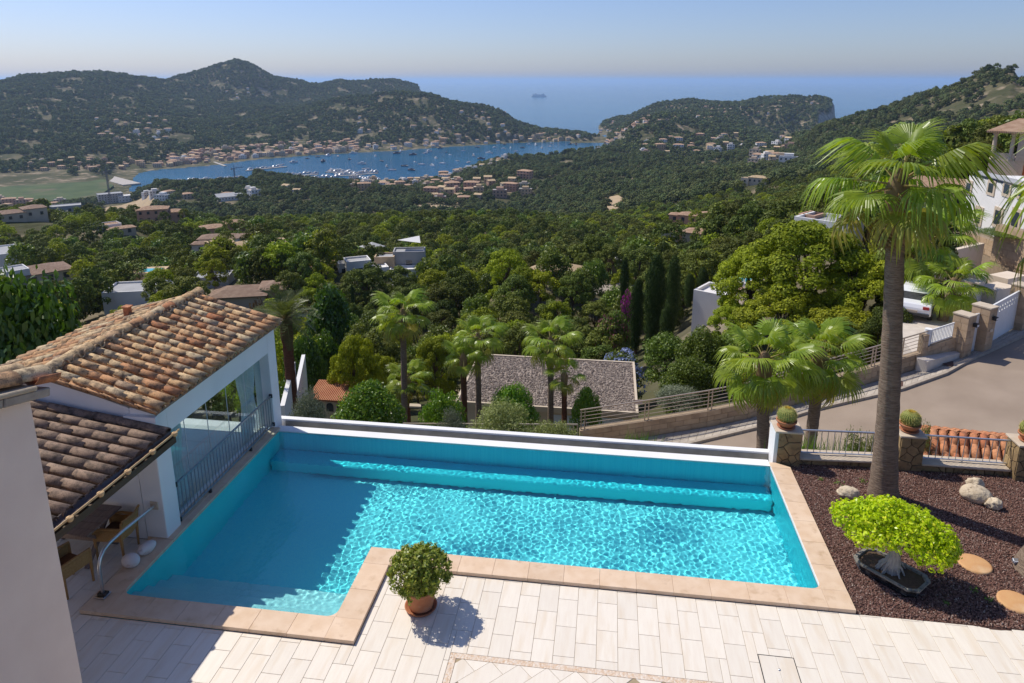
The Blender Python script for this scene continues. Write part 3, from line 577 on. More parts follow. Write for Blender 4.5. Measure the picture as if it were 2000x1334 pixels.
def tiled_slope(parent, ploc, eave_a, eave_b, up_vec, cover, pitch, expo, length, r0, r1, seed, mats, skip=None, under=True, bed=True):
    """rows of cover tiles from the eave line a-b up along up_vec (its length is the slope length); channel tiles joined below"""
    a, b = Vector(eave_a), Vector(eave_b); e = b - a; W = e.length; e.normalize(); up = Vector(up_vec); S = up.length; up.normalize(); nrm = e.cross(up)
    if nrm.z < 0: nrm = -nrm
    rnd = random.Random(seed); nrow = int(round(W / pitch)); p = W / nrow; ncol = int(math.ceil(S / expo)); und = MB(); ub = barrel(length, r0, r1, 5, 0.012, up=False)
    for i in range(nrow):
        for k in range(ncol):
            s = k * expo - rnd.uniform(0.0, 0.02) + (0.0 if k else -0.02); 
            if s + 0.1 > S: continue
            q = a + e * (p * (i + .5) + rnd.uniform(-.008, .008)) + up * (s + length) + nrm * (0.028 + rnd.uniform(-.004, .006) )
            M = frame_mat(q, -up + e * rnd.uniform(-.025, .025) - nrm * 0.055, nrm)
            if skip is None or not skip(i, k, q):
                o = link('roof_tile', cover[rnd.randrange(len(cover))], parent); o.matrix_local = Matrix.Translation(-Vector(ploc)) @ M
            if under:
                q2 = a + e * (p * i) + up * (s + length) + nrm * (r0 * 0.75); M2 = frame_mat(q2, -up - nrm * 0.055, nrm)
                und.add([M2 @ Vector(v) for v in ub.v], ub.f, 0, True)
    if under and und.v: und.build('channel_tiles', mats, parent)
    if bed:
        n = [a - nrm * .02, b - nrm * .02, b + up * S - nrm * .02, a + up * S - nrm * .02]; m = [v - nrm * .06 for v in n]
        MB().add(n + m, [(0, 1, 2, 3), (7, 6, 5, 4), (0, 4, 5, 1), (1, 5, 6, 2), (2, 6, 7, 3), (3, 7, 4, 0)]).build('roof_bed', M_MORT, parent)
    return nrow, ncol
TB = [barrel(0.42, r, r * 0.8).mesh('roof_tile', M_RT) for r in (0.098, 0.102, 0.106)]
TB2 = [barrel(0.52, r, r * 0.82).mesh('roof_tile', M_RT2) for r in (0.108, 0.112)]

# ---------------------------------------------------------------- pavilion beside the pool
PVX, PVW = -8.03, -12.0
PV = empty('pool_pavilion', (-10, 12.7, 0), 'white glazed pavilion with old clay tile roof beside the pool', 'building')
PVL = (-10, 12.7, 0)
b = MB(); b.box(-8.45, PVX, 10.40, 10.83, TZ, 2.66); b.build('pillar', M_WHITE, PV, bevel=0.012)
b = MB(); b.box(-8.45, PVX, 14.75, 15.13, -0.3, 2.66); b.build('pillar', M_WHITE, PV, bevel=0.012)
b = MB(); b.box(-8.45, PVX - .004, 10.83, 14.75, 1.99, 2.655); b.build('lintel', M_WHITE, PV)
b = MB(); b.box(-8.32, PVX - .01, 10.83, 14.75, -0.3, 0.005); b.build('sill', M_COPE, PV)
# near and far gable walls, west wall with its own opening
for y0, y1 in ((10.404, 10.62), (14.93, 15.12)):
    g = MB(); V = [(-11.99, y0, 2.0), (-8.455, y0, 2.0), (-8.455, y0, 2.66), (-10.0, y0, 3.13), (-11.99, y0, 2.60)]; W = [(x, y1, z) for x, _, z in V]
    g.add(V + W, [(4, 3, 2, 1, 0), (5, 6, 7, 8, 9)] + [(i, (i + 1) % 5, 5 + (i + 1) % 5, 5 + i) for i in range(5)]); g.build('gable', M_WHITE, PV)
for bx in ((-12.0, -8.46, 10.41, 10.61, TZ, 1.999), (-12.0, -11.7, 10.62, 11.1, TZ, 2.6), (-12.0, -11.7, 14.4, 14.92, TZ, 2.6), (-12.0, -11.7, 11.1, 14.4, 2.3, 2.6)):
    MB().box(*bx).build('wall', M_WHITE, PV)
M_INFL = mat('pavilion_floor', (0.62, 0.57, 0.50), (0.55, 0.50, 0.44), 2, 0.2, rnd=0.04)
for i in range(6):
    for j in range(8):
        MB().box(-11.69 + i * .56, -11.69 + (i + 1) * .56 - .006, 10.63 + j * .535, 10.63 + (j + 1) * .535 - .006, -0.04, 0.002).build('floor_tile', M_INFL, PV)
MB().box(-11.69, -8.33, 10.63, 14.92, -.3, -.041).build('floor_slab', M_GROUT, PV)
# glass
def glass_mat(name, tint=(0.80, 0.93, 0.95), ior=1.45):
    m = bpy.data.materials.new(name); m.use_nodes = True; N = m.node_tree.nodes; L = m.node_tree.links; N.clear()
    t = N.new('ShaderNodeBsdfTransparent'); t.inputs[0].default_value = (*tint, 1); g = N.new('ShaderNodeBsdfGlossy'); g.inputs['Roughness'].default_value = 0.01
    f = N.new('ShaderNodeLayerWeight'); f.inputs[0].default_value = 0.5; pw = N.new('ShaderNodeMath'); pw.operation = 'POWER'; pw.inputs[1].default_value = 4.0; ma = N.new('ShaderNodeMath'); ma.operation = 'MULTIPLY_ADD'; ma.inputs[1].default_value = 0.8; ma.inputs[2].default_value = 0.05
    x = N.new('ShaderNodeMixShader'); o = N.new('ShaderNodeOutputMaterial'); L.new(f.outputs['Facing'], pw.inputs[0]); L.new(pw.outputs[0], ma.inputs[0])
    L.new(ma.outputs[0], x.inputs[0]); L.new(t.outputs[0], x.inputs[1]); L.new(g.outputs[0], x.inputs[2]); L.new(x.outputs[0], o.inputs[0]); return m
M_GLASS = glass_mat('window_glass'); M_FRAME = mat('white_aluminium', (0.72, 0.73, 0.74), (0.68, 0.69, 0.70), 5, 0.35)
ny = 5
for i in range(ny):
    y0, y1 = 10.85 + i * 3.88 / ny, 10.85 + (i + 1) * 3.88 / ny
    p_ = MB().box(-8.268, -8.26, y0 + .004, y1 - .004, 0.055, 1.945).build('glass_pane', M_GLASS, PV)
    MB().box(-8.272, -8.256, y1 - .012, y1 - .0045, 0.06, 1.94).build('pane_edge', M_FRAME, p_)
MB().box(-8.30, -8.22, 10.84, 14.74, 0.008, 0.05).build('window_track', M_FRAME, PV); MB().box(-8.30, -8.22, 10.84, 14.74, 1.95, 1.988).build('window_track', M_FRAME, PV)
# west opening: frames, glass, balcony rail
for y in (11.12, 12.2, 13.3, 14.36): MB().box(-11.9, -11.82, y - .02, y + .02, 0.01, 2.295).build('window_frame', M_FRAME, PV)
M_RAILG = mat('galvanised_rail', (0.36, 0.40, 0.45), (0.28, 0.32, 0.37), 15, 0.4, metal=0.7)
r_ = MB(); r_.beam((-12.5, 10.5, .85), (-12.5, 15.0, .85), .04, .04)
for y in np.arange(10.55, 15, .13): r_.beam((-12.5, y, .05), (-12.5, y, .85), .014, .014)
r_.build('balcony_rail', M_RAILG, PV); MB().box(-13.0, -12.001, 10.4, 15.1, -.3, .02).build('balcony_floor', M_TILE, PV)
# roof over the pavilion
slope_e = Vector((-10.0 + 7.84, 0, 3.22 - 2.665)); E_A, E_B = (-7.84, 10.33, 2.665), (-7.84, 15.22, 2.665)
PROOF = link('roof', MB().box(-11.9, -8.1, 10.64, 14.9, 2.56, 2.6).mesh('roof', M_WHITE, PVL), PV)
tiled_slope(PROOF, PVL, E_A, E_B, slope_e, TB, 0.27, 0.33, 0.42, 0.1, 0.08, 11, M_RT)
tiled_slope(PROOF, PVL, (-12.16, 15.22, 2.665), (-12.16, 10.33, 2.665), (2.16, 0, 0.555), TB, 0.27, 0.33, 0.42, 0.1, 0.08, 12, M_RT)
RB = [barrel(0.46, 0.135, 0.115, 9).mesh('ridge_tile', M_RT)]
for k in range(13):
    y = 10.27 + k * 0.38; o = link('ridge_tile', RB[0], PROOF); rr = random.Random(k)
    o.matrix_local = Matrix.Translation(-Vector(PVL)) @ frame_mat((-10 + rr.uniform(-.01, .01), y, 3.235 + 0.03 + rr.uniform(-.008, .008)), (rr.uniform(-.02, .02), 1, 0.045), (0, 0, 1))
MB().add([(-10.14, 10.3, 3.16), (-9.86, 10.3, 3.16), (-9.9, 10.3, 3.29), (-10.1, 10.3, 3.29), (-10.14, 15.2, 3.16), (-9.86, 15.2, 3.16), (-9.9, 15.2, 3.29), (-10.1, 15.2, 3.29)], [(0, 3, 2, 1), (4, 5, 6, 7), (0, 1, 5, 4), (1, 2, 6, 5), (2, 3, 7, 6), (3, 0, 4, 7)]).build('ridge_mortar', M_MORT, PROOF)
MB().prism([(-8.5, 10.30), (-7.88, 10.30), (-7.9, 10.40), (-8.5, 10.40)], 2.44, 2.55).build('flashing', M_WHITE, PV)
ch = MB(); ch.box(-11.3, -11.17, 14.2, 14.33, 2.7, 3.16); ch.build('chimney', M_RT3, PROOF); MB().box(-11.33, -11.14, 14.17, 14.36, 3.17, 3.2).build('chimney_cap', M_RT3, PROOF)
# pool-side railing on the window
RL = empty('window_railing', (-8.05, 12.8, 0), 'grey metal bar railing across the pavilion window', 'railing')
b = MB(); b.beam((-8.06, 10.83, 0.86), (-8.06, 14.75, 0.86), .035, .035); b.build('top_rail', M_RAILG, RL); b = MB(); b.beam((-8.06, 10.83, 0.10), (-8.06, 14.75, 0.10), .03, .03); b.build('bottom_rail', M_RAILG, RL)
_bar = MB().beam((0, 0, .115), (0, 0, .843), .013, .013).mesh('bar', M_RAILG)
for y in np.linspace(10.9, 14.68, 34): link('bar', _bar, RL, (-8.06 + 8.05, y - 12.8, 0))
for y, z in ((14.735, .86), (14.735, .1), (10.845, .86), (10.845, .1)): MB().box(-8.1, -8.02, y - .014, y + .014, z - .045, z + .045).build('bracket', M_DARK, RL)
for y in (11.9, 13.6): MB().box(-8.09, -8.03, y - .02, y + .02, 0.006, 0.085).build('foot', M_DARK, RL)
# curtains
M_CURT = leaf_mat('white_curtain', (0.80, 0.80, 0.78), (0.72, 0.73, 0.72), 0.35, 0.8, 0.02, 3, tint=(1, 1, 1))
def curtain(x, y0, y1, label, seed, ax='y'):
    n = 60; V = []; r = random.Random(seed); 
    for zi, z in enumerate(np.linspace(0.02, 1.93, 9)):
        for i in range(n + 1):
            t = i / n; pinch = 1.0 - 0.35 * math.exp(-((z - 0.9) / 0.35) ** 2); yy = (y0 + y1) / 2 + (t - .5) * (y1 - y0) * pinch
            V.append((x + 0.035 * math.sin(t * 44 + 0.6 * math.sin(z * 2)) + .01 * math.sin(t * 97 + seed), yy, z))
    F = [(a * (n + 1) + i, a * (n + 1) + i + 1, (a + 1) * (n + 1) + i + 1, (a + 1) * (n + 1) + i) for a in range(8) for i in range(n)]
    o = link('curtain', mesh_np('curtain', np.array(V) - np.array([x, y0, 0]), F, M_CURT, True), None, (x, y0, 0)); tag(o, label, 'curtain')
curtain(-8.42, 10.9, 11.75, 'white curtain at the near end of the pavilion window', 1); curtain(-8.42, 13.85, 14.72, 'white curtain at the far end of the pavilion window', 2)

# ---------------------------------------------------------------- porch roof in front of the pavilion
PO = empty('porch', (-9.5, 8.6, 0), 'low porch with grey brown barrel tiles and dark gutter beside the pavilion', 'porch'); POL = (-9.5, 8.6, 0)
ez = 2.30; up = Vector((-3.6, 0, 3.6 * 0.14))
PR = link('roof', MB().box(-11.0, -7.75, 6.4, 10.3, 2.2, 2.22).mesh('roof', mat('porch_ceiling', (0.42, 0.30, 0.18), (0.34, 0.24, 0.14), 6, 0.7), POL), PO)
tiled_slope(PR, POL, (-7.66, 6.2, ez), (-7.66, 10.37, ez), up, TB2, 0.262, 0.45, 0.52, 0.108, 0.09, 21, M_RT2)
M_GUT = mat('dark_brown_gutter', (0.045, 0.028, 0.022), (0.07, 0.045, 0.035), 9, 0.3, spec=0.5); M_OCH = mat('ochre_fascia', (0.62, 0.43, 0.22), (0.54, 0.35, 0.17), 8, 0.7)
g = MB(); n = 7; V = []
for y in np.linspace(6.2, 10.33, 3): V += [(-7.565 + .085 * math.cos(a), y, 2.345 + .085 * math.sin(a)) for a in np.linspace(math.pi, 2 * math.pi, n)] + [(-7.565 + .076 * math.cos(a), y, 2.345 + .076 * math.sin(a)) for a in np.linspace(2 * math.pi, math.pi, n)]
g.add(V, [(s * 2 * n + j, s * 2 * n + (j + 1) % (2 * n), (s + 1) * 2 * n + (j + 1) % (2 * n), (s + 1) * 2 * n + j) for s in range(2) for j in range(2 * n)] + [tuple(range(4 * n, 6 * n)), tuple(range(2 * n))[::-1]], 0, True); g.build('gutter', M_GUT, PO)
MB().box(-7.478, -7.468, 6.2, 10.36, 2.31, 2.345).build('fascia', M_OCH, PO)
for y in np.arange(6.5, 10.3, .62):
    b = MB(); b.lathe([(0, -.06), (.035, -.05), (.05, -.02), (.052, .015), (0, .018)], 10, (-7.47, y, 2.325)); b.build('bracket', M_OCH, PO)
MB().box(-7.70, -7.56, 6.2, 10.36, 2.07, 2.19).build('beam', mat('dark_beam', (0.09, 0.055, 0.03), (0.06, 0.035, 0.02), 12, 0.6, stretch=(1, .1, 1)), PO)
MB().box(-11.4, -11.15, 6.4, 6.7, TZ, 2.2).build('post', M_WHITE, PO); MB().box(-11.4, -11.2, 10.1, 10.39, TZ, 2.2).build('post', M_WHITE, PO)

# ---------------------------------------------------------------- dining set under the porch
M_WOODD = mat('weathered_table_wood', (0.17, 0.12, 0.095), (0.24, 0.18, 0.15), 6, 0.6, 0.002, 20, stretch=(8, 1, 1)); M_RATT = mat('honey_rattan', (0.42, 0.24, 0.09), (0.34, 0.18, 0.06), 30, 0.6, 0.004, 120); M_CUSH = mat('brown_seat', (0.13, 0.065, 0.035), (0.17, 0.09, 0.05), 20, 0.9)
tcx, tcy = -9.55, 9.85
T = empty('dining_table', (tcx, tcy, TZ), 'weathered dark wood dining table under the tiled porch', 'table', rz=0)
for i in range(5): MB().box(tcx - .95, tcx + .75, tcy - .45 + i * .18, tcy - .45 + i * .18 + .172, .655, .695).build('plank', M_WOODD, T, bevel=.004)
for s in (-1, 1):
    b = MB(); b.beam((tcx + s * .55, tcy - .36, TZ), (tcx + s * .55, tcy + .36, .65), .08, .05); b.build('leg', M_WOODD, T); b = MB(); b.beam((tcx + s * .55 + .055, tcy + .36, TZ), (tcx + s * .55 + .055, tcy - .36, .65), .05, .05); b.build('leg', M_WOODD, T)
MB().beam((tcx - .55, tcy, .28), (tcx + .55, tcy, .28), .05, .07).build('stretcher', M_WOODD, T)
def chair(loc, rz, label):
    c = empty('rattan_chair', loc, label, 'chair', 'rattan chairs under the porch', rz); P_ = lambda mb, n, m, bv=0: link(n, mb.mesh(n, m, bevel=bv), c)
    for sx in (-1, 1):
        P_(MB().tube([(sx * .24, -.24, 0), (sx * .245, -.245, .43), (sx * .25, -.25, .62)], [.02, .028, .026], 7), 'leg', M_RATT)
        P_(MB().tube([(sx * .23, .24, 0), (sx * .24, .25, .43), (sx * .25, .30, .78)], [.02, .028, .022], 7), 'leg', M_RATT)
        P_(MB().tube([(sx * .25, -.26, .63), (sx * .262, 0, .65), (sx * .25, .29, .64)], .027, 7), 'armrest', M_RATT)
        P_(MB().box(sx * .25 - .012, sx * .25 + .012, -.24, .26, .40, .61), 'side_panel', M_RATT, .004)
    P_(MB().box(-.25, .25, -.25, .25, .38, .425), 'seat_frame', M_RATT, .01); P_(MB().box(-.225, .225, -.225, .225, .426, .47), 'seat_cushion', M_CUSH, .014)
    n = 8; V = []
    for z, y in ((.42, .235), (.6, .265), (.80, .32)):
        for t in np.linspace(-1, 1, n): V.append((t * .25, y + .05 * (1 - t * t), z))
    bk = MB().add(V, [(a * n + i, a * n + i + 1, (a + 1) * n + i + 1, (a + 1) * n + i) for a in range(2) for i in range(n - 1)], 0, True); bk.add([(v[0], v[1] + .022, v[2]) for v in V], [(a * n + i, (a + 1) * n + i, (a + 1) * n + i + 1, a * n + i + 1) for a in range(2) for i in range(n - 1)], 0, True)
    P_(bk, 'backrest', M_RATT); P_(MB().tube([(t * .26, .325 + .05 * (1 - t * t), .81) for t in np.linspace(-1, 1, 7)], .024, 7), 'top_rail', M_RATT)
    return c
chair((-8.95, 9.05, TZ), math.radians(168), 'rattan armchair standing near the pool side of the porch table'); chair((-8.75, 10.0, TZ), math.radians(-85), 'rattan armchair pushed under the table end beside the white pillar')

# ---------------------------------------------------------------- house at the left edge
HS = empty('neighbour_wing', (-6.4, 6.0, 0), 'pale rendered house wing with stone course and clay tiles at the left edge', 'building')
M_WALL_BOUNCE = mat('white_render_bounce_tint', (0.86, 0.70, 0.58), (0.80, 0.64, 0.53), 1.5, 0.9, 0.003, 90)  # warm light bounced off the terrace is put into the wall colour
cxw, cyw = -6.36, 6.34
e = MB(); top = [(cyw, 4.92), (cyw - 2.2, 5.5), (cyw - 5.5, 6.3)]
V = [(cxw, cyw, -1.1), (cxw, -2, -1.1), (cxw, -2, 6.9), (cxw, cyw, 4.93)]; W = [(cxw - 5, y, z) for _, y, z in V]
e.add(V + W, [(3, 2, 1, 0), (4, 5, 6, 7), (0, 4, 7, 3), (3, 7, 6, 2), (1, 5, 4, 0), (2, 6, 5, 1)]); e.build('wall', M_WALL_BOUNCE, HS)
M_STC = mat('grey_stone_course', (0.40, 0.34, 0.27), (0.30, 0.25, 0.20), 8, 0.9, 0.01, 25, rnd=.1); M_STL = mat('cream_stone_course', (0.58, 0.47, 0.33), (0.50, 0.40, 0.27), 8, 0.9, 0.006, 25, rnd=.08)
sl = Vector((0, -1, 0.235)).normalized(); nn = Vector((0, 0.235, 1)).normalized()
for k in range(9):
    for row, (h0, h1, m_, d0) in enumerate(((.0, .10, M_STC, .015), (.104, .155, M_STL, .035))):
        o = Vector((cxw + d0 / 2, cyw + .1 - .0, 4.93)) + sl * (k * .62 + row * .2 + .3) + nn * ((h0 + h1) / 2)
        MB().obox(o, sl * .305, Vector((1, 0, 0)) * (.16 + d0 / 2), nn * (h1 - h0) / 2).build('corbel_stone', m_, HS, bevel=.012)
TB3 = barrel(0.5, 0.15, 0.12, 9).mesh('roof_tile', M_RT)
for i in range(3):
    for k in range(13):
        q = Vector((cxw - .02 - i * .31, cyw + .14, 4.93)) + nn * .20 + sl * (k * .40 + .46); rr = random.Random(i * 50 + k)
        o = link('roof_tile', TB3, HS); o.matrix_local = Matrix.Translation(-Vector((-6.4, 6.0, 0))) @ frame_mat(q, -sl - nn * .05 + Vector((rr.uniform(-.02, .02), 0, 0)), nn)
ct = barrel(0.3, 0.12, 0.11, 9, up=False)
for i in range(3):
    q = Vector((cxw + .10 - i * .31, cyw - .10, 4.93)) + nn * .30; M_ = frame_mat(q, -sl, nn); MB().add([M_ @ Vector(v) for v in ct.v], ct.f, 0, True).build('channel_tile', M_RT3, HS)
# ---------------------------------------------------------------- gravel bed
GX0, GX1, GY0, GY1 = 4.25, 12.5, 10.2, 14.98
M_SOIL = mat('dark_volcanic_soil', (0.055, 0.028, 0.022), (0.085, 0.045, 0.035), 20, 0.95, 0.01, 60)
b = MB(); n1, n2 = 40, 24; V = []
for y in np.linspace(GY0, GY1, n2):
    for x in np.linspace(GX0, GX1, n1): V.append((x, y, -0.072 + 0.012 * math.sin(x * 2.1 + y) * math.sin(y * 1.7) - (0.01 if y < GY0 + .1 else 0)))
b.add(V, [(j * n1 + i, j * n1 + i + 1, (j + 1) * n1 + i + 1, (j + 1) * n1 + i) for j in range(n2 - 1) for i in range(n1 - 1)], 0, True)
tag(b.build('gravel_bed', M_SOIL), kind='structure')
M_GRAV = tile_mat('red_brown_gravel', [(0.17, 0.08, 0.06), (0.30, 0.15, 0.115), (0.23, 0.13, 0.105), (0.36, 0.20, 0.15), (0.20, 0.10, 0.078), (0.42, 0.27, 0.21), (0.26, 0.13, 0.10), (0.60, 0.48, 0.40)], (0.05, 0.03, 0.025))
def gn_instances(name, pts, protos, mats, label, cat, smin, smax, seed=0, tilt=3.14, scales=None):
    """stuff: one object whose points carry copies of a small mesh"""
    col = bpy.data.collections.new(name + '_pieces')
    for p_ in protos: col.objects.link(p_)
    me = bpy.data.meshes.new(name); pts = np.asarray(pts, np.float32); me.vertices.add(len(pts)); me.vertices.foreach_set('co', pts.ravel())
    r = rng_of(seed); at = me.attributes.new('size', 'FLOAT', 'POINT'); at.data.foreach_set('value', (scales if scales is not None else r.uniform(smin, smax, len(pts))).astype(np.float32))
    ro = me.attributes.new('turn', 'FLOAT_VECTOR', 'POINT'); rv = np.stack([r.uniform(-tilt, tilt, len(pts)), r.uniform(-tilt, tilt, len(pts)), r.uniform(0, 6.283, len(pts))], 1).astype(np.float32); ro.data.foreach_set('vector', rv.ravel())
    pk = me.attributes.new('pick', 'INT', 'POINT'); pk.data.foreach_set('value', r.integers(0, len(protos), len(pts)).astype(np.int32))
    o = link(name, me); ng = bpy.data.node_groups.new(name, 'GeometryNodeTree'); ng.interface.new_socket('Geometry', in_out='INPUT', socket_type='NodeSocketGeometry'); ng.interface.new_socket('Geometry', in_out='OUTPUT', socket_type='NodeSocketGeometry')
    N = ng.nodes; L = ng.links; gi = N.new('NodeGroupInput'); go = N.new('NodeGroupOutput'); ip = N.new('GeometryNodeInstanceOnPoints'); ci = N.new('GeometryNodeCollectionInfo')
    ci.inputs['Collection'].default_value = col; ci.inputs['Separate Children'].default_value = True; ci.inputs['Reset Children'].default_value = True; ip.inputs['Pick Instance'].default_value = True
    def attr(n, t): a = N.new('GeometryNodeInputNamedAttribute'); a.data_type = t; a.inputs['Name'].default_value = n; return a.outputs['Attribute']
    L.new(gi.outputs[0], ip.inputs['Points']); L.new(ci.outputs[0], ip.inputs['Instance']); L.new(attr('pick', 'INT'), ip.inputs['Instance Index']); L.new(attr('turn', 'FLOAT_VECTOR'), ip.inputs['Rotation']); L.new(attr('size', 'FLOAT'), ip.inputs['Scale']); L.new(ip.outputs[0], go.inputs[0])
    md = o.modifiers.new('spread', 'NODES'); md.node_group = ng
    return tag(o, label, cat, kind='stuff')
def pebble(seed, m, sub=1, rough=0.35, flat=0.7):
    bm = bmesh.new(); bmesh.ops.create_icosphere(bm, subdivisions=sub, radius=0.5); r = random.Random(seed)
    for v in bm.verts: v.co *= 1 + r.uniform(-rough, rough); v.co.z *= flat
    me = bpy.data.meshes.new('pebble'); bm.to_mesh(me); bm.free(); me.materials.append(m); return me
r = rng_of(3); n = 52000; gx = r.uniform(GX0 + .02, 9.6, n); gy = r.uniform(GY0 + .05, GY1, n)
gx = np.where(gy > 14.55, np.maximum(gx, 4.3), gx)
gn_instances('gravel', np.stack([gx, gy, -0.066 + 0.012 * np.sin(gx * 2.1 + gy) * np.sin(gy * 1.7) + r.uniform(-.006, .008, n)], 1), [bpy.data.objects.new('pebble', pebble(k, M_GRAV)) for k in range(3)], M_GRAV, 'red brown volcanic gravel covering the planting bed', 'gravel', 0.016, 0.036, 5)

# ---------------------------------------------------------------- natural stone pillars and balustrade
M_STONE = mat('ochre_field_stone', (0.36, 0.25, 0.12), (0.24, 0.16, 0.08), 3.5, 0.85, 0.008, 18, rnd=0.22, c3=(0.16, 0.11, 0.06), s3=9.0, p3=(0.52, 0.7)); M_JOINT = mat('dark_joint', (0.17, 0.12, 0.075), (0.11, 0.08, 0.05), 10, 0.95, 0.006, 40); M_CAP = mat('stone_cap', (0.60, 0.50, 0.38), (0.52, 0.42, 0.31), 5, 0.7, 0.002, 40)
def cells(w, h, n, seed, g=0.008):
    """irregular stones that fill a w x h face, each pulled back from its neighbours by a joint"""
    r = rng_of(seed); pts = []; k = 0
    while len(pts) < n and k < 4000:
        q = r.uniform(0, 1, 2) * (w, h); k += 1
        if all(math.hypot(q[0] - p[0], q[1] - p[1]) > 0.62 * math.sqrt(w * h / n) for p in pts): pts.append(q)
    out = []
    for i, p in enumerate(pts):
        poly = [(g, g), (w - g, g), (w - g, h - g), (g, h - g)]
        for j, q in enumerate(pts):
            if i == j: continue
            d = q - p; L = np.linalg.norm(d); mid = (p + q) / 2; poly = clip_half(poly, d[0] / L, d[1] / L, (mid @ d) / L - g)
            if len(poly) < 3: break
        if len(poly) >= 3: out.append(poly)
    return out
def stone_face(parent, o, ux, uy, w, h, n, seed, m=None):
    o, ux, uy = np.array(o, float), np.array(ux, float), np.array(uy, float); nrm = np.cross(ux, uy); r = rng_of(seed + 77)
    for poly in cells(w, h, n, seed):
        d = r.uniform(0.012, 0.03); c = np.mean(poly, 0); k = len(poly); inn = [(np.array(q) - c) * (1 - 0.008 / (np.linalg.norm(np.array(q) - c) + .01)) + c for q in poly]
        V = [o + ux * q[0] + uy * q[1] - nrm * .005 for q in poly] + [o + ux * q[0] + uy * q[1] + nrm * d * .6 for q in poly] + [o + ux * q[0] + uy * q[1] + nrm * d for q in inn]
        F = [tuple(range(2 * k, 3 * k))] + [(i, (i + 1) % k, k + (i + 1) % k, k + i) for i in range(k)] + [(k + i, k + (i + 1) % k, 2 * k + (i + 1) % k, 2 * k + i) for i in range(k)]
        MB().add(V, F).build('stone', m or M_STONE, parent)
def pillar(x0, y0, label, seed, w=0.5, h=0.74, white=False):
    P_ = empty('stone_pillar', (x0 + w / 2, y0 + w / 2, -0.1), label, 'pillar', 'stone pillars of the balustrade')
    MB().box(x0 + .012, x0 + w - .012, y0 + .012, y0 + w - .012, -0.3, h).build('core', M_JOINT, P_)
    stone_face(P_, (x0, y0 + .012, -.08), (1, 0, 0), (0, 0, 1), w, h + .08, 9, seed); stone_face(P_, (x0 + w - .012, y0, -.08), (0, 1, 0), (0, 0, 1), w, h + .08, 8, seed + 1)
    if white: MB().box(x0 - .07, x0 + .008, y0 + .02, y0 + w + .04, -1.0, h - .002).build('rendered_side', M_WHITE, P_)
    else: stone_face(P_, (x0 + .012, y0 + w, -.08), (0, -1, 0), (0, 0, 1), w, h + .08, 8, seed + 2)
    MB().box(x0 - (.075 if white else .03), x0 + w + .03, y0 - .035, y0 + w + .035, h + .001, h + .045).build('cap', M_CAP, P_, bevel=.006)
    return P_
pillar(3.98, 14.79, 'ochre stone pillar with white rendered side at the corner of the pool', 31, white=True)
pillar(6.62, 14.95, 'ochre stone pillar in the middle of the balustrade behind the tall palm', 41); pillar(8.98, 14.86, 'ochre stone pillar at the right end of the balustrade', 51)
def balustrade(x0, x1, ya, yb, label, seed):
    """low stone wall with cap and a bar railing between two pillars"""
    W_ = empty('low_wall', ((x0 + x1) / 2, (ya + yb) / 2, -.1), 'low stone wall and cream sill ' + label, 'wall', 'low walls under the railings')
    L = x1 - x0; sk = (yb - ya) / L
    f = lambda x, dy: ya + sk * (x - x0) + dy
    MB().prism([(x0, f(x0, .13)), (x1, f(x1, .13)), (x1, f(x1, .42)), (x0, f(x0, .42))], -.9, 0.058).build('core', M_JOINT, W_)
    stone_face(W_, (x0, f(x0, .13), -.09), (1, sk, 0), (0, 0, 1), L, 0.15, 11, seed)
    MB().prism([(x0 + .005, f(x0, .06)), (x1 - .005, f(x1, .06)), (x1 - .005, f(x1, .50)), (x0 + .005, f(x0, .50))], 0.06, 0.10).build('sill', M_CAP, W_, bevel=.006)
    R_ = empty('bar_railing', ((x0 + x1) / 2, f((x0 + x1) / 2, .3), .1), 'galvanised bar railing ' + label, 'railing', 'railings of the balustrade')
    y_ = lambda x: f(x, .28)
    MB().beam((x0, y_(x0), .70), (x1, y_(x1), .70), .04, .03).build('top_rail', M_STEELG, R_); MB().beam((x0, y_(x0), .145), (x1, y_(x1), .145), .035, .02).build('bottom_rail', M_STEELG, R_)
    n = int(L / .137)
    for i in range(n):
        x = x0 + (i + .5) * L / n; MB().tube([(x, y_(x), .155), (x, y_(x), .685)], .0085, 6).build('bar', M_STEELG, R_)
    MB().box((x0 + x1) / 2 - .015, (x0 + x1) / 2 + .015, y_((x0 + x1) / 2) - .015, y_((x0 + x1) / 2) + .015, .101, .134).build('foot', M_STEELG, R_)
M_STEELG = mat('galvanised_steel', (0.55, 0.58, 0.62), (0.46, 0.49, 0.53), 20, 0.35, metal=0.75)
balustrade(4.50, 6.61, 14.79, 14.90, 'between the pool corner and the palm', 61); balustrade(7.14, 8.97, 14.92, 14.92, 'to the right of the palm', 71)
# balustrade goes on past the frame
MB_ = MB().box(9.5, 13, 15.0, 15.35, -.9, .7); tag(MB_.build('garden_wall', M_STONE), 'ochre garden wall running on past the right end pillar', 'wall')

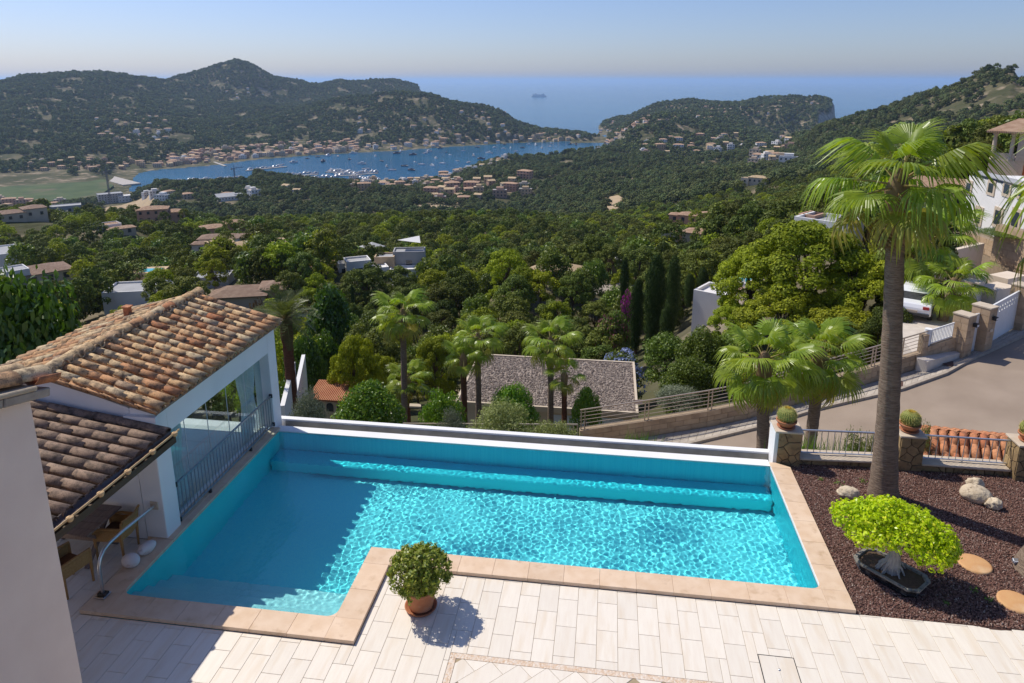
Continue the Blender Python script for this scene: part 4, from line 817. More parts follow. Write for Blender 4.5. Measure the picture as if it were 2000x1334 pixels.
# ---------------------------------------------------------------- barrel cacti in bowls
M_TERRA = mat('terracotta', (0.46, 0.19, 0.09), (0.40, 0.155, 0.075), 6, 0.75, 0.002, 60, c3=(0.52, 0.30, 0.2), s3=4, p3=(.55, .75)); M_CACT = mat('cactus_skin', (0.30, 0.33, 0.09), (0.22, 0.26, 0.06), 6, 0.6); M_SPINE = mat('yellow_spines', (0.72, 0.62, 0.22), (0.64, 0.50, 0.14), 9, 0.6); M_DIRT = mat('potting_soil', (0.09, 0.055, 0.035), (0.14, 0.09, 0.06), 30, 0.95, 0.008, 80)
def cactus(x, y, z, label, seed, s=1.0):
    C_ = empty('barrel_cactus', (x, y, z), label, 'cactus', 'barrel cacti in terracotta bowls')
    lp = lambda b, n, m, par=C_: link(n, b.mesh(n, m), par)
    lp(MB().lathe([(0, 0), (.165 * s, 0), (.20 * s, .03 * s), (.20 * s, .04 * s), (.17 * s, .03 * s), (0, .03 * s)], 28), 'saucer', M_TERRA)
    bowl = lp(MB().lathe([(0, .032 * s), (.13 * s, .032 * s), (.185 * s, .10 * s), (.205 * s, .15 * s), (.225 * s, .152 * s), (.228 * s, .185 * s), (.208 * s, .19 * s), (.195 * s, .15 * s), (0, .15 * s)], 32), 'bowl', M_TERRA)
    ribs = 26; pr = []; V = []; n = ribs * 4
    for t in np.linspace(0.25, math.pi - 0.02, 15)[::-1]:
        rr = .195 * s * math.sin(t); zz = .30 * s + .175 * s * math.cos(t)
        for j in range(n): a = 2 * math.pi * j / n; q = rr * (1 + .07 * (abs((j % 4) - 2) / 2 - .5) * 2); V.append((q * math.cos(a), q * math.sin(a), zz))
    b = MB().add(V, [(i * n + j, i * n + (j + 1) % n, (i + 1) * n + (j + 1) % n, (i + 1) * n + j) for i in range(14) for j in range(n)], 0, True); b.add(V[-n:], [tuple(range(n))]); lp(b, 'body', M_CACT)
    r = rng_of(seed); V = []; F = []
    for k in range(ribs):
        a0 = 2 * math.pi * k / ribs
        for t in np.linspace(0.3, 2.5, 13):
            c = np.array([.205 * s * math.sin(t) * math.cos(a0), .205 * s * math.sin(t) * math.sin(a0), .30 * s + .18 * s * math.cos(t)]); nn_ = unit(c - np.array([0, 0, .30 * s]))
            for q in range(6):
                d = unit(nn_ + .8 * r.normal(size=3)); L = .045 * s * r.uniform(.6, 1.2); sd = unit(np.cross(d, r.normal(size=3))) * .0022; m0 = len(V); V += [c - sd, c + sd, c + d * L]; F.append((m0, m0 + 1, m0 + 2))
    link('spines', mesh_np('spines', V, F, M_SPINE), C_)
    V = []; F = []
    for q in range(260):
        a = r.uniform(0, 6.28); rad = .06 * s * math.sqrt(r.uniform(0, 1)); c = np.array([rad * math.cos(a), rad * math.sin(a), .465 * s]); d = unit(np.array([math.cos(a) * .5, math.sin(a) * .5, 1]) + .3 * r.normal(size=3)); sd = unit(np.cross(d, r.normal(size=3))) * .003; m0 = len(V); V += [c - sd, c + sd, c + d * .035]; F.append((m0, m0 + 1, m0 + 2))
    link('crown', mesh_np('crown', V, F, mat('cactus_crown', (0.72, 0.48, 0.04), (0.78, 0.55, 0.08), 9, 0.7)), C_); C_.rotation_euler = (0, 0, seed)
cactus(4.17, 15.0, .786, 'yellow barrel cactus in terracotta bowl on the pillar at the pool corner', 1); cactus(6.86, 15.2, .786, 'yellow barrel cactus in terracotta bowl on the pillar behind the palm', 2); cactus(9.26, 15.08, .786, 'yellow barrel cactus in terracotta bowl on the pillar at the right edge', 3)

# ---------------------------------------------------------------- potted shrub on the terrace
M_BUSH = leaf_mat('shrub_leaves', (0.17, 0.24, 0.03), (0.32, 0.36, 0.05), 0.3, 0.4, 0.0, 14, c3=(0.46, 0.46, 0.08), spec=0.4); M_TWIG = mat('brown_twig', (0.12, 0.07, 0.045), (0.18, 0.11, 0.07), 20, 0.9)
PT = empty('potted_shrub', (-2.84, 9.42, TZ), 'round green shrub in a terracotta pot on the cream terrace', 'plant')
link('saucer', MB().lathe([(0, 0), (.235, 0), (.262, .035), (.27, .05), (.252, .05), (.235, .022), (0, .022)], 36).mesh('saucer', M_TERRA), PT)
link('pot', MB().lathe([(0, .024), (.19, .024), (.205, .06), (.255, .36), (.28, .365), (.285, .43), (.26, .432), (.245, .39), (0, .39)], 40).mesh('pot', M_TERRA), PT)
link('soil', MB().lathe([(0, .402), (.24, .396)], 24).mesh('soil', M_DIRT), PT)
def ball_shrub(cx, cz, rx, rz, n, size, seed, m, twig_n=60, base=(0, 0, .4), parent=None, clump=26, down=0.35):
    r = rng_of(seed); d = unit(r.normal(size=(clump * 14, 3))); d = d[d[:, 2] > -down][:clump * 8]
    P_ = []; N_ = []
    heads = d[r.permutation(len(d))]
    for h in heads:
        c = np.array([h[0] * rx, h[1] * rx, cz + h[2] * rz]) * np.array([1, 1, 1]) + r.normal(size=3) * .02; k = n // len(heads); q = unit(r.normal(size=(k, 3))); P_.append(c + q * r.uniform(.01, .055, (k, 1)) * (size / .05)); N_.append(q * .6 + unit(h) * .8)
    q = unit(r.normal(size=(n // 2, 3))); P_.append(q * np.array([rx, rx, rz]) * r.uniform(.45, .9, (n // 2, 1)) + np.array([0, 0, cz])); N_.append(q)
    V, F = leaf_quads(np.concatenate(P_), np.concatenate(N_), size, r, .5, .5, .12); link('foliage', mesh_np('foliage', V, F, m), parent)
    t = MB()
    for h in heads[:twig_n]: e_ = np.array([h[0] * rx, h[1] * rx, cz + h[2] * rz]) * .95; b_ = np.array(base) + r.normal(size=3) * .02; t.tube([b_, (b_ + e_) / 2 + r.normal(size=3) * .03 + np.array([0, 0, .03]), e_], [.009, .006, .003], 4, cap=False)
    link('stems', t.mesh('stems', M_TWIG), parent)
ball_shrub(0, .68, .48, .37, 6400, .052, 3, M_BUSH, 70, (0, 0, .4), PT, 30)

# ---------------------------------------------------------------- bonsai
BO = empty('bonsai_tree', (5.12, 11.22, -.06), 'bright green clipped bonsai with pale gnarled trunk in a black tray on the gravel', 'plant')
M_TRAY = mat('black_glazed_tray', (0.012, 0.013, 0.015), (0.03, 0.03, 0.03), 6, 0.22, spec=0.5, c3=(0.22, 0.2, 0.17), s3=7, p3=(.6, .8)); M_RIM = mat('worn_tray_rim', (0.30, 0.27, 0.22), (0.18, 0.17, 0.15), 12, 0.6, c3=(0.04, 0.04, 0.04), s3=10)
ang = math.atan2(10.80 - 11.45, 5.25 - 4.62); ux = np.array([math.cos(ang), math.sin(ang)]); uy = np.array([-ux[1], ux[0]])
def octa(a, c, ch): return [(ux * x + uy * y) for x, y in ((-a, -c + ch), (-a + ch, -c), (a - ch, -c), (a, -c + ch), (a, c - ch), (a - ch, c), (-a + ch, c), (-a, c - ch))]
def ring(b, p0, z0, p1, z1): n = len(p0); b.add([(*p, z0) for p in p0] + [(*p, z1) for p in p1], [(i, (i + 1) % n, n + (i + 1) % n, n + i) for i in range(n)])
b = MB(); ring(b, octa(.50, .27, .12), .0, octa(.52, .29, .12), .05); ring(b, octa(.52, .29, .12), .05, octa(.505, .275, .12), .06); ring(b, octa(.505, .275, .12), .06, octa(.53, .30, .12), .165); b.add([(*p, 0) for p in octa(.50, .27, .12)], [tuple(range(8))[::-1]]); link('tray', b.mesh('tray', M_TRAY), BO)
b = MB(); ring(b, octa(.53, .30, .12), .166, octa(.565, .335, .13), .168); ring(b, octa(.565, .335, .13), .168, octa(.565, .335, .13), .195); ring(b, octa(.565, .335, .13), .195, octa(.51, .28, .115), .197); ring(b, octa(.51, .28, .115), .197, octa(.50, .27, .11), .15); link('rim', b.mesh('rim', M_RIM), BO)
b = MB(); b.add([(*p, .16) for p in octa(.50, .27, .11)], [tuple(range(8))]); link('soil', b.mesh('soil', M_DIRT), BO)
M_BARK = mat('pale_grey_bark', (0.46, 0.42, 0.38), (0.30, 0.27, 0.25), 10, 0.85, 0.01, 40, stretch=(3, 3, .6)); r = rng_of(8); t = MB()
for k in range(26):
    a = r.uniform(0, 6.28); rad = r.uniform(.12, .24); e_ = np.array([rad * math.cos(a) * 1.2, rad * math.sin(a), .15]); m_ = np.array([.09 * math.cos(a), .09 * math.sin(a), r.uniform(.26, .36)]); tp = np.array([.05 * math.cos(a) + .03, .05 * math.sin(a), .55]); t.tube([e_, (e_ + m_) / 2 + np.array([0, 0, .03]), m_, tp], [.012, .024, .034, .03], 6)
t.tube([(0, 0, .16), (.02, 0, .4), (.03, .01, .6), (.06, .03, .8)], [.15, .11, .075, .05], 10); link('trunk', t.mesh('trunk', M_BARK), BO); t = MB()
lobes = [(-.62, .30, 1.00, .36, .22), (-.35, .2, 1.08, .38, .26), (-.05, .12, 1.14, .40, .30), (.25, .0, 1.08, .40, .30), (.50, -.15, .98, .36, .28), (.66, -.22, .86, .26, .22), (-.3, -.05, .86, .34, .22), (.1, -.15, .9, .34, .24), (.45, .12, .92, .36, .26), (-.15, .32, 1.05, .36, .25), (.42, -.34, .74, .30, .2), (.62, -.1, .66, .3, .22), (-.5, .05, .78, .3, .22), (.2, .3, .95, .36, .3), (-.62, .35, .86, .3, .2)]
P_ = []; N_ = []
for cx, cy_, cz, rr, rz in lobes:
    d = unit(r.normal(size=(330, 3))); d = d[d[:, 2] > -.45]; c = np.array([cx, cy_, cz]); P_.append(c + d * np.array([rr, rr, rz]) * r.uniform(.78, 1.03, (len(d), 1))); N_.append(d + np.array([0, 0, .5]))
    t.tube([(.05, .02, .7), (np.array([.05, .02, .7]) + c) / 2 + r.normal(size=3) * .04, c - np.array([0, 0, .05])], [.03, .022, .01], 6)
P_ = np.concatenate(P_); N_ = np.concatenate(N_); P2 = []; N2 = []
for k in range(4): q = unit(r.normal(size=P_.shape)); P2.append(P_ + q * .03); N2.append(N_ * .6 + q * .7)
V, F = leaf_quads(np.concatenate(P2), np.concatenate(N2), .062, r, .55, .35, .1)
M_BON = leaf_mat('bonsai_leaves', (0.42, 0.58, 0.010), (0.62, 0.74, 0.014), 0.35, 0.35, 0.0, 3, c3=(0.70, 0.70, 0.04), spec=0.4)
link('foliage', mesh_np('foliage', V, F, M_BON), BO); link('branches', t.mesh('branches', M_BARK), BO)

# ---------------------------------------------------------------- rocks, discs, small things
def rock(name, p, s, seed, m, label, cat='rock', sub=4, rough=.22, flat=.75, holes=0.0, group=None):
    bm = bmesh.new(); bmesh.ops.create_icosphere(bm, subdivisions=sub, radius=1.0); r = rng_of(seed); K = r.normal(size=(14, 3)) * np.array([1.4] * 14)[:, None]; ph = r.uniform(0, 6.28, 14); K2 = r.normal(size=(18, 3)) * 6; ph2 = r.uniform(0, 6.28, 18)
    for v in bm.verts:
        c = np.array(v.co); f = 1 + rough * np.mean(np.sin(K @ c + ph)) * 2.2 + holes * np.mean(np.sin(K2 @ c + ph2)) * 3; v.co = Vector(c * f); v.co = Vector((v.co.x * s[0], v.co.y * s[1], v.co.z * s[2] * flat))
    zmin = min(v.co.z for v in bm.verts)
    for v in bm.verts: v.co.z = max(v.co.z - zmin * .8, 0)
    me = bpy.data.meshes.new(name); bm.to_mesh(me); bm.free(); me.materials.append(m); me.polygons.foreach_set('use_smooth', [True] * len(me.polygons))
    return tag(link(name, me, None, p), label, cat, group)
M_LIME = mat('pitted_limestone', (0.66, 0.55, 0.40), (0.50, 0.40, 0.28), 7, 0.9, 0.02, 18, c3=(0.24, 0.18, 0.12), s3=11, p3=(.56, .72), coord='Object'); M_MARB = mat('white_marble_pebble', (0.74, 0.68, 0.64), (0.62, 0.55, 0.52), 5, 0.55, 0.004, 25, c3=(0.42, 0.30, 0.26), s3=9, p3=(.58, .72))
GZ = -.07
rock('garden_rock', (7.78, 13.98, GZ), (.27, .24, .24), 1, M_LIME, 'large pitted cream rock on the gravel right of the palm', holes=.05); rock('garden_rock', (7.92, 14.32, GZ), (.16, .14, .20), 2, M_LIME, 'jagged grey white rock behind the large cream rock', holes=.16)
rock('garden_rock', (8.00, 13.70, GZ), (.15, .14, .17), 3, M_LIME, 'small jagged white rock in front of the large cream rock', holes=.16); rock('garden_rock', (5.18, 13.70, GZ), (.22, .16, .16), 4, M_LIME, 'cream rock half hidden behind the left end of the bonsai', holes=.08)
rock('garden_rock', (4.90, 12.35, GZ), (.15, .13, .15), 5, M_LIME, 'small brown pitted rock left of the bonsai tray', holes=.14)
rock('pool_stone', (-8.20, 9.60, 0.0), (.155, .13, .14), 6, M_MARB, 'smooth round white stone on the coping beside the handrail', 'stone', rough=.06, flat=.95); rock('pool_stone', (-8.16, 9.98, 0.0), (.12, .19, .12), 8, M_MARB, 'knobbly veined white stone on the coping beside the pillar', 'stone', rough=.22, flat=.95)
M_DISC = mat('terracotta_disc', (0.62, 0.36, 0.16), (0.55, 0.28, 0.12), 3, 0.7, 0.002, 30, c3=(0.66, 0.44, 0.24), s3=2.0)
for (x, y), lb in (((6.77, 11.80), 'round orange terracotta stepping slab beside the bonsai shadow'), ((6.98, 10.88), 'round orange terracotta stepping slab at the right edge of the frame')):
    tag(MB().lathe([(0, .03), (.24, .03), (.27, .022), (.275, -.02)], 40, (0, 0, 0)).build('stepping_slab', M_DISC), lb, 'stepping slab', 'terracotta stepping slabs').location = (x, y, GZ + .012)
LP = empty('garden_spotlight', (7.46, 11.86, GZ), 'small grey garden spotlight at the foot of the right palm', 'lamp')
link('stake', MB().tube([(0, 0, 0), (0, 0, .1)], .012, 6).mesh('stake', M_DARK), LP); link('head', MB().obox((0, -.02, .13), (.06, 0, 0), (0, .03, .015), (0, -.012, .03)).mesh('head', M_STEELG, bevel=.006), LP); link('lens', MB().obox((0, -.058, .125), (.05, 0, 0), (0, .003, .0015), (0, -.01, .024)).mesh('lens', mat('lamp_lens', (0.7, 0.75, 0.8), None, 5, 0.1)), LP)
# weeds in the gravel
M_WEED = leaf_mat('weed_leaves', (0.12, 0.24, 0.03), (0.20, 0.32, 0.05), .3, .5, .1)
for k, (px, py) in enumerate(((1684, 940), (1604, 938), (1636, 945), (1648, 953), (1849, 1180), (1905, 1155), (1931, 1173))):
    q = at_z(px, py, GZ); r = rng_of(k + 90); c = r.normal(size=(26, 3)) * .035; c[:, 2] = abs(c[:, 2]) * .8; V, F = leaf_quads(c, np.tile([0, 0, 1.], (26, 1)), .04, r, .5, .6); tag(link('gravel_weed', mesh_np('gravel_weed', V, F, M_WEED), None, tuple(q)), ('leafy weed against the foot of the tall palm', 'tiny weed near the pool corner pillar', 'tiny weed midway between pool corner and palm', 'tiny weed right behind the left end of the bonsai', 'tiny weed in the middle of the bonsai shadow', 'tiny weed in the upper part of the bonsai shadow', 'tiny weed at the far end of the bonsai shadow')[k], 'weed', 'weeds in the gravel')
# pool handrail
HR = empty('pool_handrail', (-8.17, 8.85, 0), 'bent steel handrail at the pool entry steps', 'handrail')
pth = [(-8.17, 8.85, .03), (-8.17, 8.85, .40), (-8.17, 8.86, .56), (-8.17, 8.91, .68), (-8.175, 9.02, .765), (-8.18, 9.16, .79), (-8.19, 9.5, .775), (-8.2, 10.36, .70)]
fine = [Vector(pth[0]).lerp(Vector(pth[1]), .5)]
MB().tube(pth, .028, 12).build('rail', M_STEEL, HR); MB().box(-8.27, -8.09, 8.76, 8.94, .001, .03).build('base_plate', M_STEEL, HR, bevel=.006); MB().box(-8.245, -8.085, 8.80, 8.90, .03, .075).build('clamp', M_DARK, HR, bevel=.006); MB().box(-8.28, -8.13, 10.375, 10.398, .61, .77).build('wall_plate', M_CAP, HR, bevel=.004)
# ---------------------------------------------------------------- street below the terrace
def zs(px): return float(np.interp(px, [700, 1000, 1150, 1400, 1650, 1800, 1950, 2100, 2400], [-7.6, -7.3, -7.0, -6.2, -5.0, -4.3, -3.7, -3.2, -2.6]))
def sp(px, py, dz=0.0): q = at_z(px, py, zs(px)); return np.array([q[0], q[1], zs(px) + dz])
KERB = [(1150, 905), (1330, 870), (1480, 834), (1600, 797), (1760, 760), (1850, 728), (1900, 700), (2000, 655), (2120, 608), (2300, 545)]
WALLB = [(1150, 872), (1256, 854), (1380, 834), (1460, 818), (1600, 776), (1700, 748), (1800, 718), (1880, 690), (1940, 662), (2000, 628), (2120, 580), (2300, 520)]
kerb = [sp(*k) for k in KERB]; wallb = [sp(*k) for k in WALLB]
def resample(pts, n):
    pts = np.array(pts); d = np.concatenate([[0], np.cumsum(np.linalg.norm(np.diff(pts, axis=0), axis=1))]); t = np.linspace(0, d[-1], n); return np.stack([np.interp(t, d, pts[:, i]) for i in range(3)], 1)
M_ASPH = mat('worn_asphalt', (0.34, 0.265, 0.20), (0.28, 0.215, 0.16), 0.7, 0.9, 0.004, 60, c3=(0.40, 0.315, 0.24), s3=0.35); M_PAVE = mat('concrete_paver', (0.47, 0.41, 0.34), (0.38, 0.33, 0.27), 5, 0.85, 0.002, 40, rnd=0.07); M_KERB = mat('kerb_stone', (0.42, 0.36, 0.29), (0.34, 0.28, 0.22), 4, 0.85, 0.003, 30, rnd=.05)
K = resample(kerb, 90); Wb = resample(wallb, 90)
near = K + np.array([[7.0 * 0.58, -7.0 * 0.81, 0]]); near[:, 1] = np.maximum(near[:, 1], 15.6)
V = np.concatenate([K + [0, 0, -.12], (K + near) / 2 + [0, 0, -.09], near + [0, 0, -.12]]); n = len(K)
F = [(a * n + i, (a + 1) * n + i, (a + 1) * n + i + 1, a * n + i + 1) for a in range(2) for i in range(n - 1)]
tag(MB().add(V, F, 0, True).build('road', M_ASPH), kind='structure')
# pavement: pavers in rows, kerb stones
PAV = MB(); V = np.concatenate([K + [0, 0, -.03], Wb + [0, 0, -.03], Wb + [0, 0, -3.5], K + [0, 0, -1]]); PAV.add(V, [(i, i + 1, n + i + 1, n + i) for i in range(n - 1)] + [(n + i, n + i + 1, 2 * n + i + 1, 2 * n + i) for i in range(n - 1)])
PAV = tag(PAV.build('pavement', M_GROUT), kind='structure')
nseg = 110; K2 = resample(kerb, nseg + 1); W2 = resample(wallb, nseg + 1); small = MB()
for i in range(nseg):
    cx = (K2[i] + K2[i + 1]) / 2; px, py = proj(cx)
    if px < 1240 or px > 2030: continue
    for j in range(3):
        t0, t1 = .12 + j * .29, .12 + (j + 1) * .29; g = .012
        def q(a, t): return K2[a] * (1 - t) + W2[a] * t
        A, B, C_, D = q(i, t0 + g), q(i + 1, t0 + g), q(i + 1, t1 - g), q(i, t1 - g); e = (B - A) * .02
        V = [A + e, B - e, C_ - e, D + e]; MB().add([v + [0, 0, -.05] for v in V] + V, [(4, 5, 6, 7)] + [(k, (k + 1) % 4, 4 + (k + 1) % 4, 4 + k) for k in range(4)]).build('paver', M_PAVE, PAV)
    A, B = K2[i], K2[i + 1]; nrm = np.cross(B - A, [0, 0, 1]); nrm = nrm / np.linalg.norm(nrm) * .14; e = (B - A) * .015
    V = [A + e, B - e, B - e - nrm, A + e - nrm]; MB().add([v + [0, 0, -.14] for v in V] + [v + [0, 0, .002] for v in V], [(4, 5, 6, 7)] + [(k, (k + 1) % 4, 4 + (k + 1) % 4, 4 + k) for k in range(4)]).build('kerb_stone', M_KERB, PAV)
for k, (px, py) in enumerate(((1761, 751), (1859, 711))):
    c = sp(px, py, .006); MB().obox(c, (.28, .2, 0), (-.15, .2, 0), (0, 0, .006)).build('drain_cover', mat('rusty_iron', (0.09, 0.05, 0.04), (0.13, 0.07, 0.05), 20, .8), PAV)
# boundary wall with blocks and horizontal-bar fence
M_BLOCK = mat('sandstone_block', (0.50, 0.36, 0.23), (0.42, 0.29, 0.18), 3, 0.9, 0.005, 30, rnd=0.08, c3=(0.28, 0.19, 0.12), s3=1.2, p3=(.55, .75)); M_FENC = mat('champagne_fence_metal', (0.52, 0.42, 0.32), (0.44, 0.36, 0.28), 20, 0.4, metal=0.6)
def block_wall(name, a, b, z0a, z0b, h, label, rows, blen, thick=.28, m=None, cap=True, parent=None, group=None):
    """wall of separate blocks between two ground points"""
    a, b = np.array(a[:2]), np.array(b[:2]); d = b - a; L = np.linalg.norm(d); d /= L; nrm = np.array([d[1], -d[0]])
    W_ = parent or tag(empty(name, (*((a + b) / 2), (z0a + z0b) / 2)), label, 'wall', group)
    core = [(*(a - nrm * (thick - .02)), z0a - 1.2), (*(b - nrm * (thick - .02)), z0b - 1.2), (*(b - nrm * .02), z0b - 1.2), (*(a - nrm * .02), z0a - 1.2)]; top = [(x, y, (z0a if i in (0, 3) else z0b) + h - .004) for i, (x, y, z) in enumerate(core)]
    MB().add(core + top, [(4, 5, 6, 7), (0, 3, 2, 1)] + [(k, (k + 1) % 4, 4 + (k + 1) % 4, 4 + k) for k in range(4)][::1]).build('core', M_JOINT2, W_)
    n = max(1, int(round(L / blen)))
    for r_ in range(rows):
        for i in range(-(r_ % 2), n):
            t0, t1 = max(0, (i + .5 * (r_ % 2)) / n), min(1, (i + 1 + .5 * (r_ % 2)) / n)
            if t1 - t0 < .01: continue
            g = .008 / L * 1.0; t0 += g; t1 -= g; hz0, hz1 = h * r_ / rows + .006, h * (r_ + 1) / rows - .006; pr = random.Random(r_ * 100 + i).uniform(0, .012)
            P0, P1 = a + d * L * t0, a + d * L * t1; za, zb = z0a + (z0b - z0a) * t0, z0a + (z0b - z0a) * t1
            V = [(*(P0 + nrm * pr), za + hz0), (*(P1 + nrm * pr), zb + hz0), (*(P1 + nrm * pr), zb + hz1), (*(P0 + nrm * pr), za + hz1)]; Bk = [(*(np.array(v[:2]) - nrm * (.05 + pr)), v[2]) for v in V]
            MB().add(V + Bk, [(0, 1, 2, 3)] + [(k, 4 + k, 4 + (k + 1) % 4, (k + 1) % 4) for k in range(4)]).build('block', m or M_BLOCK, W_)
    return W_
M_JOINT2 = mat('pale_joint', (0.36, 0.27, 0.18), (0.28, 0.21, 0.14), 8, .95, .004, 30)
segs = [((1132, 872), (1256, 854)), ((1256, 854), (1380, 834)), ((1380, 834), (1460, 818)), ((1460, 818), (1600, 776)), ((1600, 776), (1700, 748)), ((1700, 748), (1806, 716))]
places = ['left of the olive shrub', 'in front of the gravel roof', 'left of the paired palms', 'behind the paired palms', 'right of the paired palms', 'behind the tall palm trunk']
for i, (p0, p1) in enumerate(segs):
    A, B = sp(*p0), sp(*p1); h = .75
    block_wall('boundary_wall', A, B, A[2], B[2], h, 'weathered sandstone boundary wall stretch ' + places[i], 3, .62, group='stretches of the boundary wall')
    d = (B - A); L = np.linalg.norm(d[:2]); FN = empty('bar_fence', tuple((A + B) / 2 + [0, 0, h]), 'beige metal fence with horizontal bars ' + places[i], 'fence', 'fence on the boundary wall'); off = np.array([-d[1], d[0], 0]) / L * .12
    f = lambda t, z: A + d * t + off + np.array([0, 0, h + z])
    MB().beam(f(0, .92), f(1, .92), .05, .045).build('top_rail', M_FENC, FN)
    for z in (.10, .27, .44, .61, .78): MB().beam(f(0, z), f(1, z), .02, .02).build('bar', M_FENC, FN)
    k = max(1, int(round(L / 1.9)))
    for j in range(k):
        for dt in (.0, .16 / L): MB().beam(f((j + .02) / k + dt, 0), f((j + .02) / k + dt, .92), .045, .045, up=(1, 0, 0)).build('post', M_FENC, FN)
# lower railing that just shows over the pool edge
FN = empty('bar_fence', (-4, 24, -6.5), 'beige metal fence just showing over the infinity edge at left', 'fence', 'fence on the boundary wall')
A, B = at_y(728, 827, 26.0), at_y(1128, 829, 26.5)
MB().beam(A, B, .06, .05).build('top_rail', M_FENC, FN)
for z in (.22, .42, .62, .82): MB().beam(A - [0, 0, z], B - [0, 0, z], .025, .02).build('bar', M_FENC, FN)
for t in np.linspace(0.02, .98, 6):
    for dt in (0, .02): q = A + (B - A) * (t + dt); MB().beam(q, q - [0, 0, 1.1], .05, .05, up=(1, 0, 0)).build('post', M_FENC, FN)
# warning plate on the fence
q = sp(1245, 838, 1.35); MB_ = MB().obox(q + np.array([.0, -.06, .0]), (.17, .02, 0), (0, .006, 0), (0, 0, .10)); tag(MB_.build('warning_plate', mat('pale_plate', (0.62, 0.48, 0.42), None, 5, .5)), 'small pale plate with red band fixed to the beige fence', 'sign'); 
# gate group at the right
def block_pillar(name, px, py, w, h, label, rows=6, cap=True, d=None):
    c = sp(px, py); P_ = empty(name, tuple(c), label, 'pillar', 'block gate pillars'); dr = unit(np.array([.80, .60])); nr = np.array([dr[1], -dr[0]]); d = d or w
    MB().obox(c + [0, 0, h / 2 - .5], (*(dr * (w / 2 - .012)), 0), (*(nr * (d / 2 - .012)), 0), (0, 0, h / 2 + .49)).build('core', M_JOINT2, P_)
    for r_ in range(rows):
        z0, z1 = h * r_ / rows + .006, h * (r_ + 1) / rows - .006
        for u_, v_, e_, f_ in ((nr, dr, d, w), (-dr, nr, w, d), (dr, nr, w, d)):
            for s in ((-1, 0, 1) if r_ % 2 else (-1, .2, 1)), :
                for a_, b_ in zip(s[:-1], s[1:]):
                    m_ = c[:2] + u_ * (e_ / 2 - .02) + v_ * f_ / 2 * (a_ + b_) / 2; MB().obox((*m_, c[2] + (z0 + z1) / 2), (*(v_ * (f_ * (b_ - a_) / 4 - .006)), 0), (*(u_ * .024), 0), (0, 0, (z1 - z0) / 2)).build('block', M_BLOCK, P_)
    MB().obox(c + [0, 0, h + .035], (*(dr * (w / 2 + .03)), 0), (*(nr * (d / 2 + .03)), 0), (0, 0, .03)).build('cap', M_CAP, P_)
    return c, dr, nr
c1, dr, nr = block_pillar('gate_pillar', 1872, 694, .62, 2.0, 'sandstone block pillar left of the white foot gate', d=.7)
c2, _, _ = block_pillar('gate_pillar', 1910, 681, .62, 2.1, 'sandstone block pillar between foot gate and sliding gate', d=.8)
c3, _, _ = block_pillar('gate_pillar', 1985, 640, .75, 2.2, 'sandstone block pillar at the right end of the sliding gate', d=.8)
A, B = sp(1806, 716), sp(1862, 697)
block_wall('boundary_wall', A, B, A[2], B[2], .95, 'sandstone block wall under the white railing by the foot gate', 4, .5); block_wall('boundary_wall', A + (A - B) * .18, A, A[2], A[2], 1.55, 'short sandstone block pier beside the dark tree', 5, .4)
M_WMET = mat('white_painted_metal', (0.78, 0.77, 0.75), (0.72, 0.71, 0.69), 4, .4)
q = sp(1803, 712); tag(MB().tube([q + [0, 0, .7], q + [0, 0, 1.55], q + [0, 0, 1.75]], [.14, .14, .16], 10).build('cream_post', M_WHITE), 'short round cream post with dark cap on the boundary wall', 'post')
def lamp(c, label):
    l = empty('wall_lamp', tuple(c), label, 'lamp', 'black lamps on the gate pillars'); link('body', MB().obox((0, 0, 0), (*(dr * .10), 0), (*(nr * .09), 0), (0, 0, .085)).mesh('body', M_DARK, bevel=.01), l); link('lens', MB().obox((*(nr * .092), -.01), (*(dr * .075), 0), (*(nr * .006), 0), (0, 0, .05)).mesh('lens', mat('frosted_lens', (.62, .64, .66), None, 4, .2)), l)
lamp(c1 + np.array([*(nr * .45), 1.6]) + np.array([*(dr * .15), 0]), 'square black lamp on the pillar left of the foot gate'); lamp(c2 + np.array([*(nr * .50), 1.65]), 'square black lamp on the pillar beside the sliding gate'); lamp(c3 + np.array([*(nr * .5), 1.6]) + np.array([*(dr * .2), 0]), 'square black lamp on the pillar at the right edge')
MB_ = MB().obox(c2 + np.array([*(nr * .43), 1.05]), (*(dr * .12), 0), (*(nr * .01), 0), (0, 0, .07)); tag(MB_.build('number_plate', M_CAP), 'small pale house number plate on the gate pillar', 'sign')
# white slatted railing, foot gate, sliding gate with square holes
WR = empty('white_railing', tuple((A + B) / 2), 'white slatted metal railing on the block wall', 'railing'); f = lambda t, z: A + (B - A) * t + np.array([*(-nr * .14), .95 + z])
MB().beam(f(.12, .7), f(.95, .7), .05, .05).build('top_rail', M_WMET, WR); MB().beam(f(.12, .05), f(.95, .05), .05, .05).build('bottom_rail', M_WMET, WR)
for t in np.linspace(.14, .93, 16): MB().beam(f(t, .05), f(t, .7), .06, .03, up=(1, 0, 0)).build('slat', M_WMET, WR)
G = empty('foot_gate', tuple((c1 + c2) / 2), 'narrow white foot gate between two block pillars', 'gate'); m_ = (c1 + c2) / 2; w_ = np.linalg.norm((c2 - c1)[:2]) / 2 - .32; dd = unit((c2 - c1)[:2]); MB().obox(m_ + [0, 0, .95], (*(dd * max(w_, .3)), 0), (*(nr * .03), 0), (0, 0, .93)).build('leaf', M_WMET, G); MB().obox(m_ + np.array([*(nr * .05), .98]), (.03, 0, 0), (0, .02, 0), (0, 0, .05)).build('handle', M_DARK, G)
SG = empty('sliding_gate', tuple((c2 + c3) / 2), 'wide white sliding gate with two rows of square holes', 'gate'); P0 = c2[:2] + dr * .33; P1 = c3[:2] - dr * .38; dg = P1 - P0; Lg = np.linalg.norm(dg); dg /= Lg; z0, z1 = c2[2] + .04, c3[2] + .04
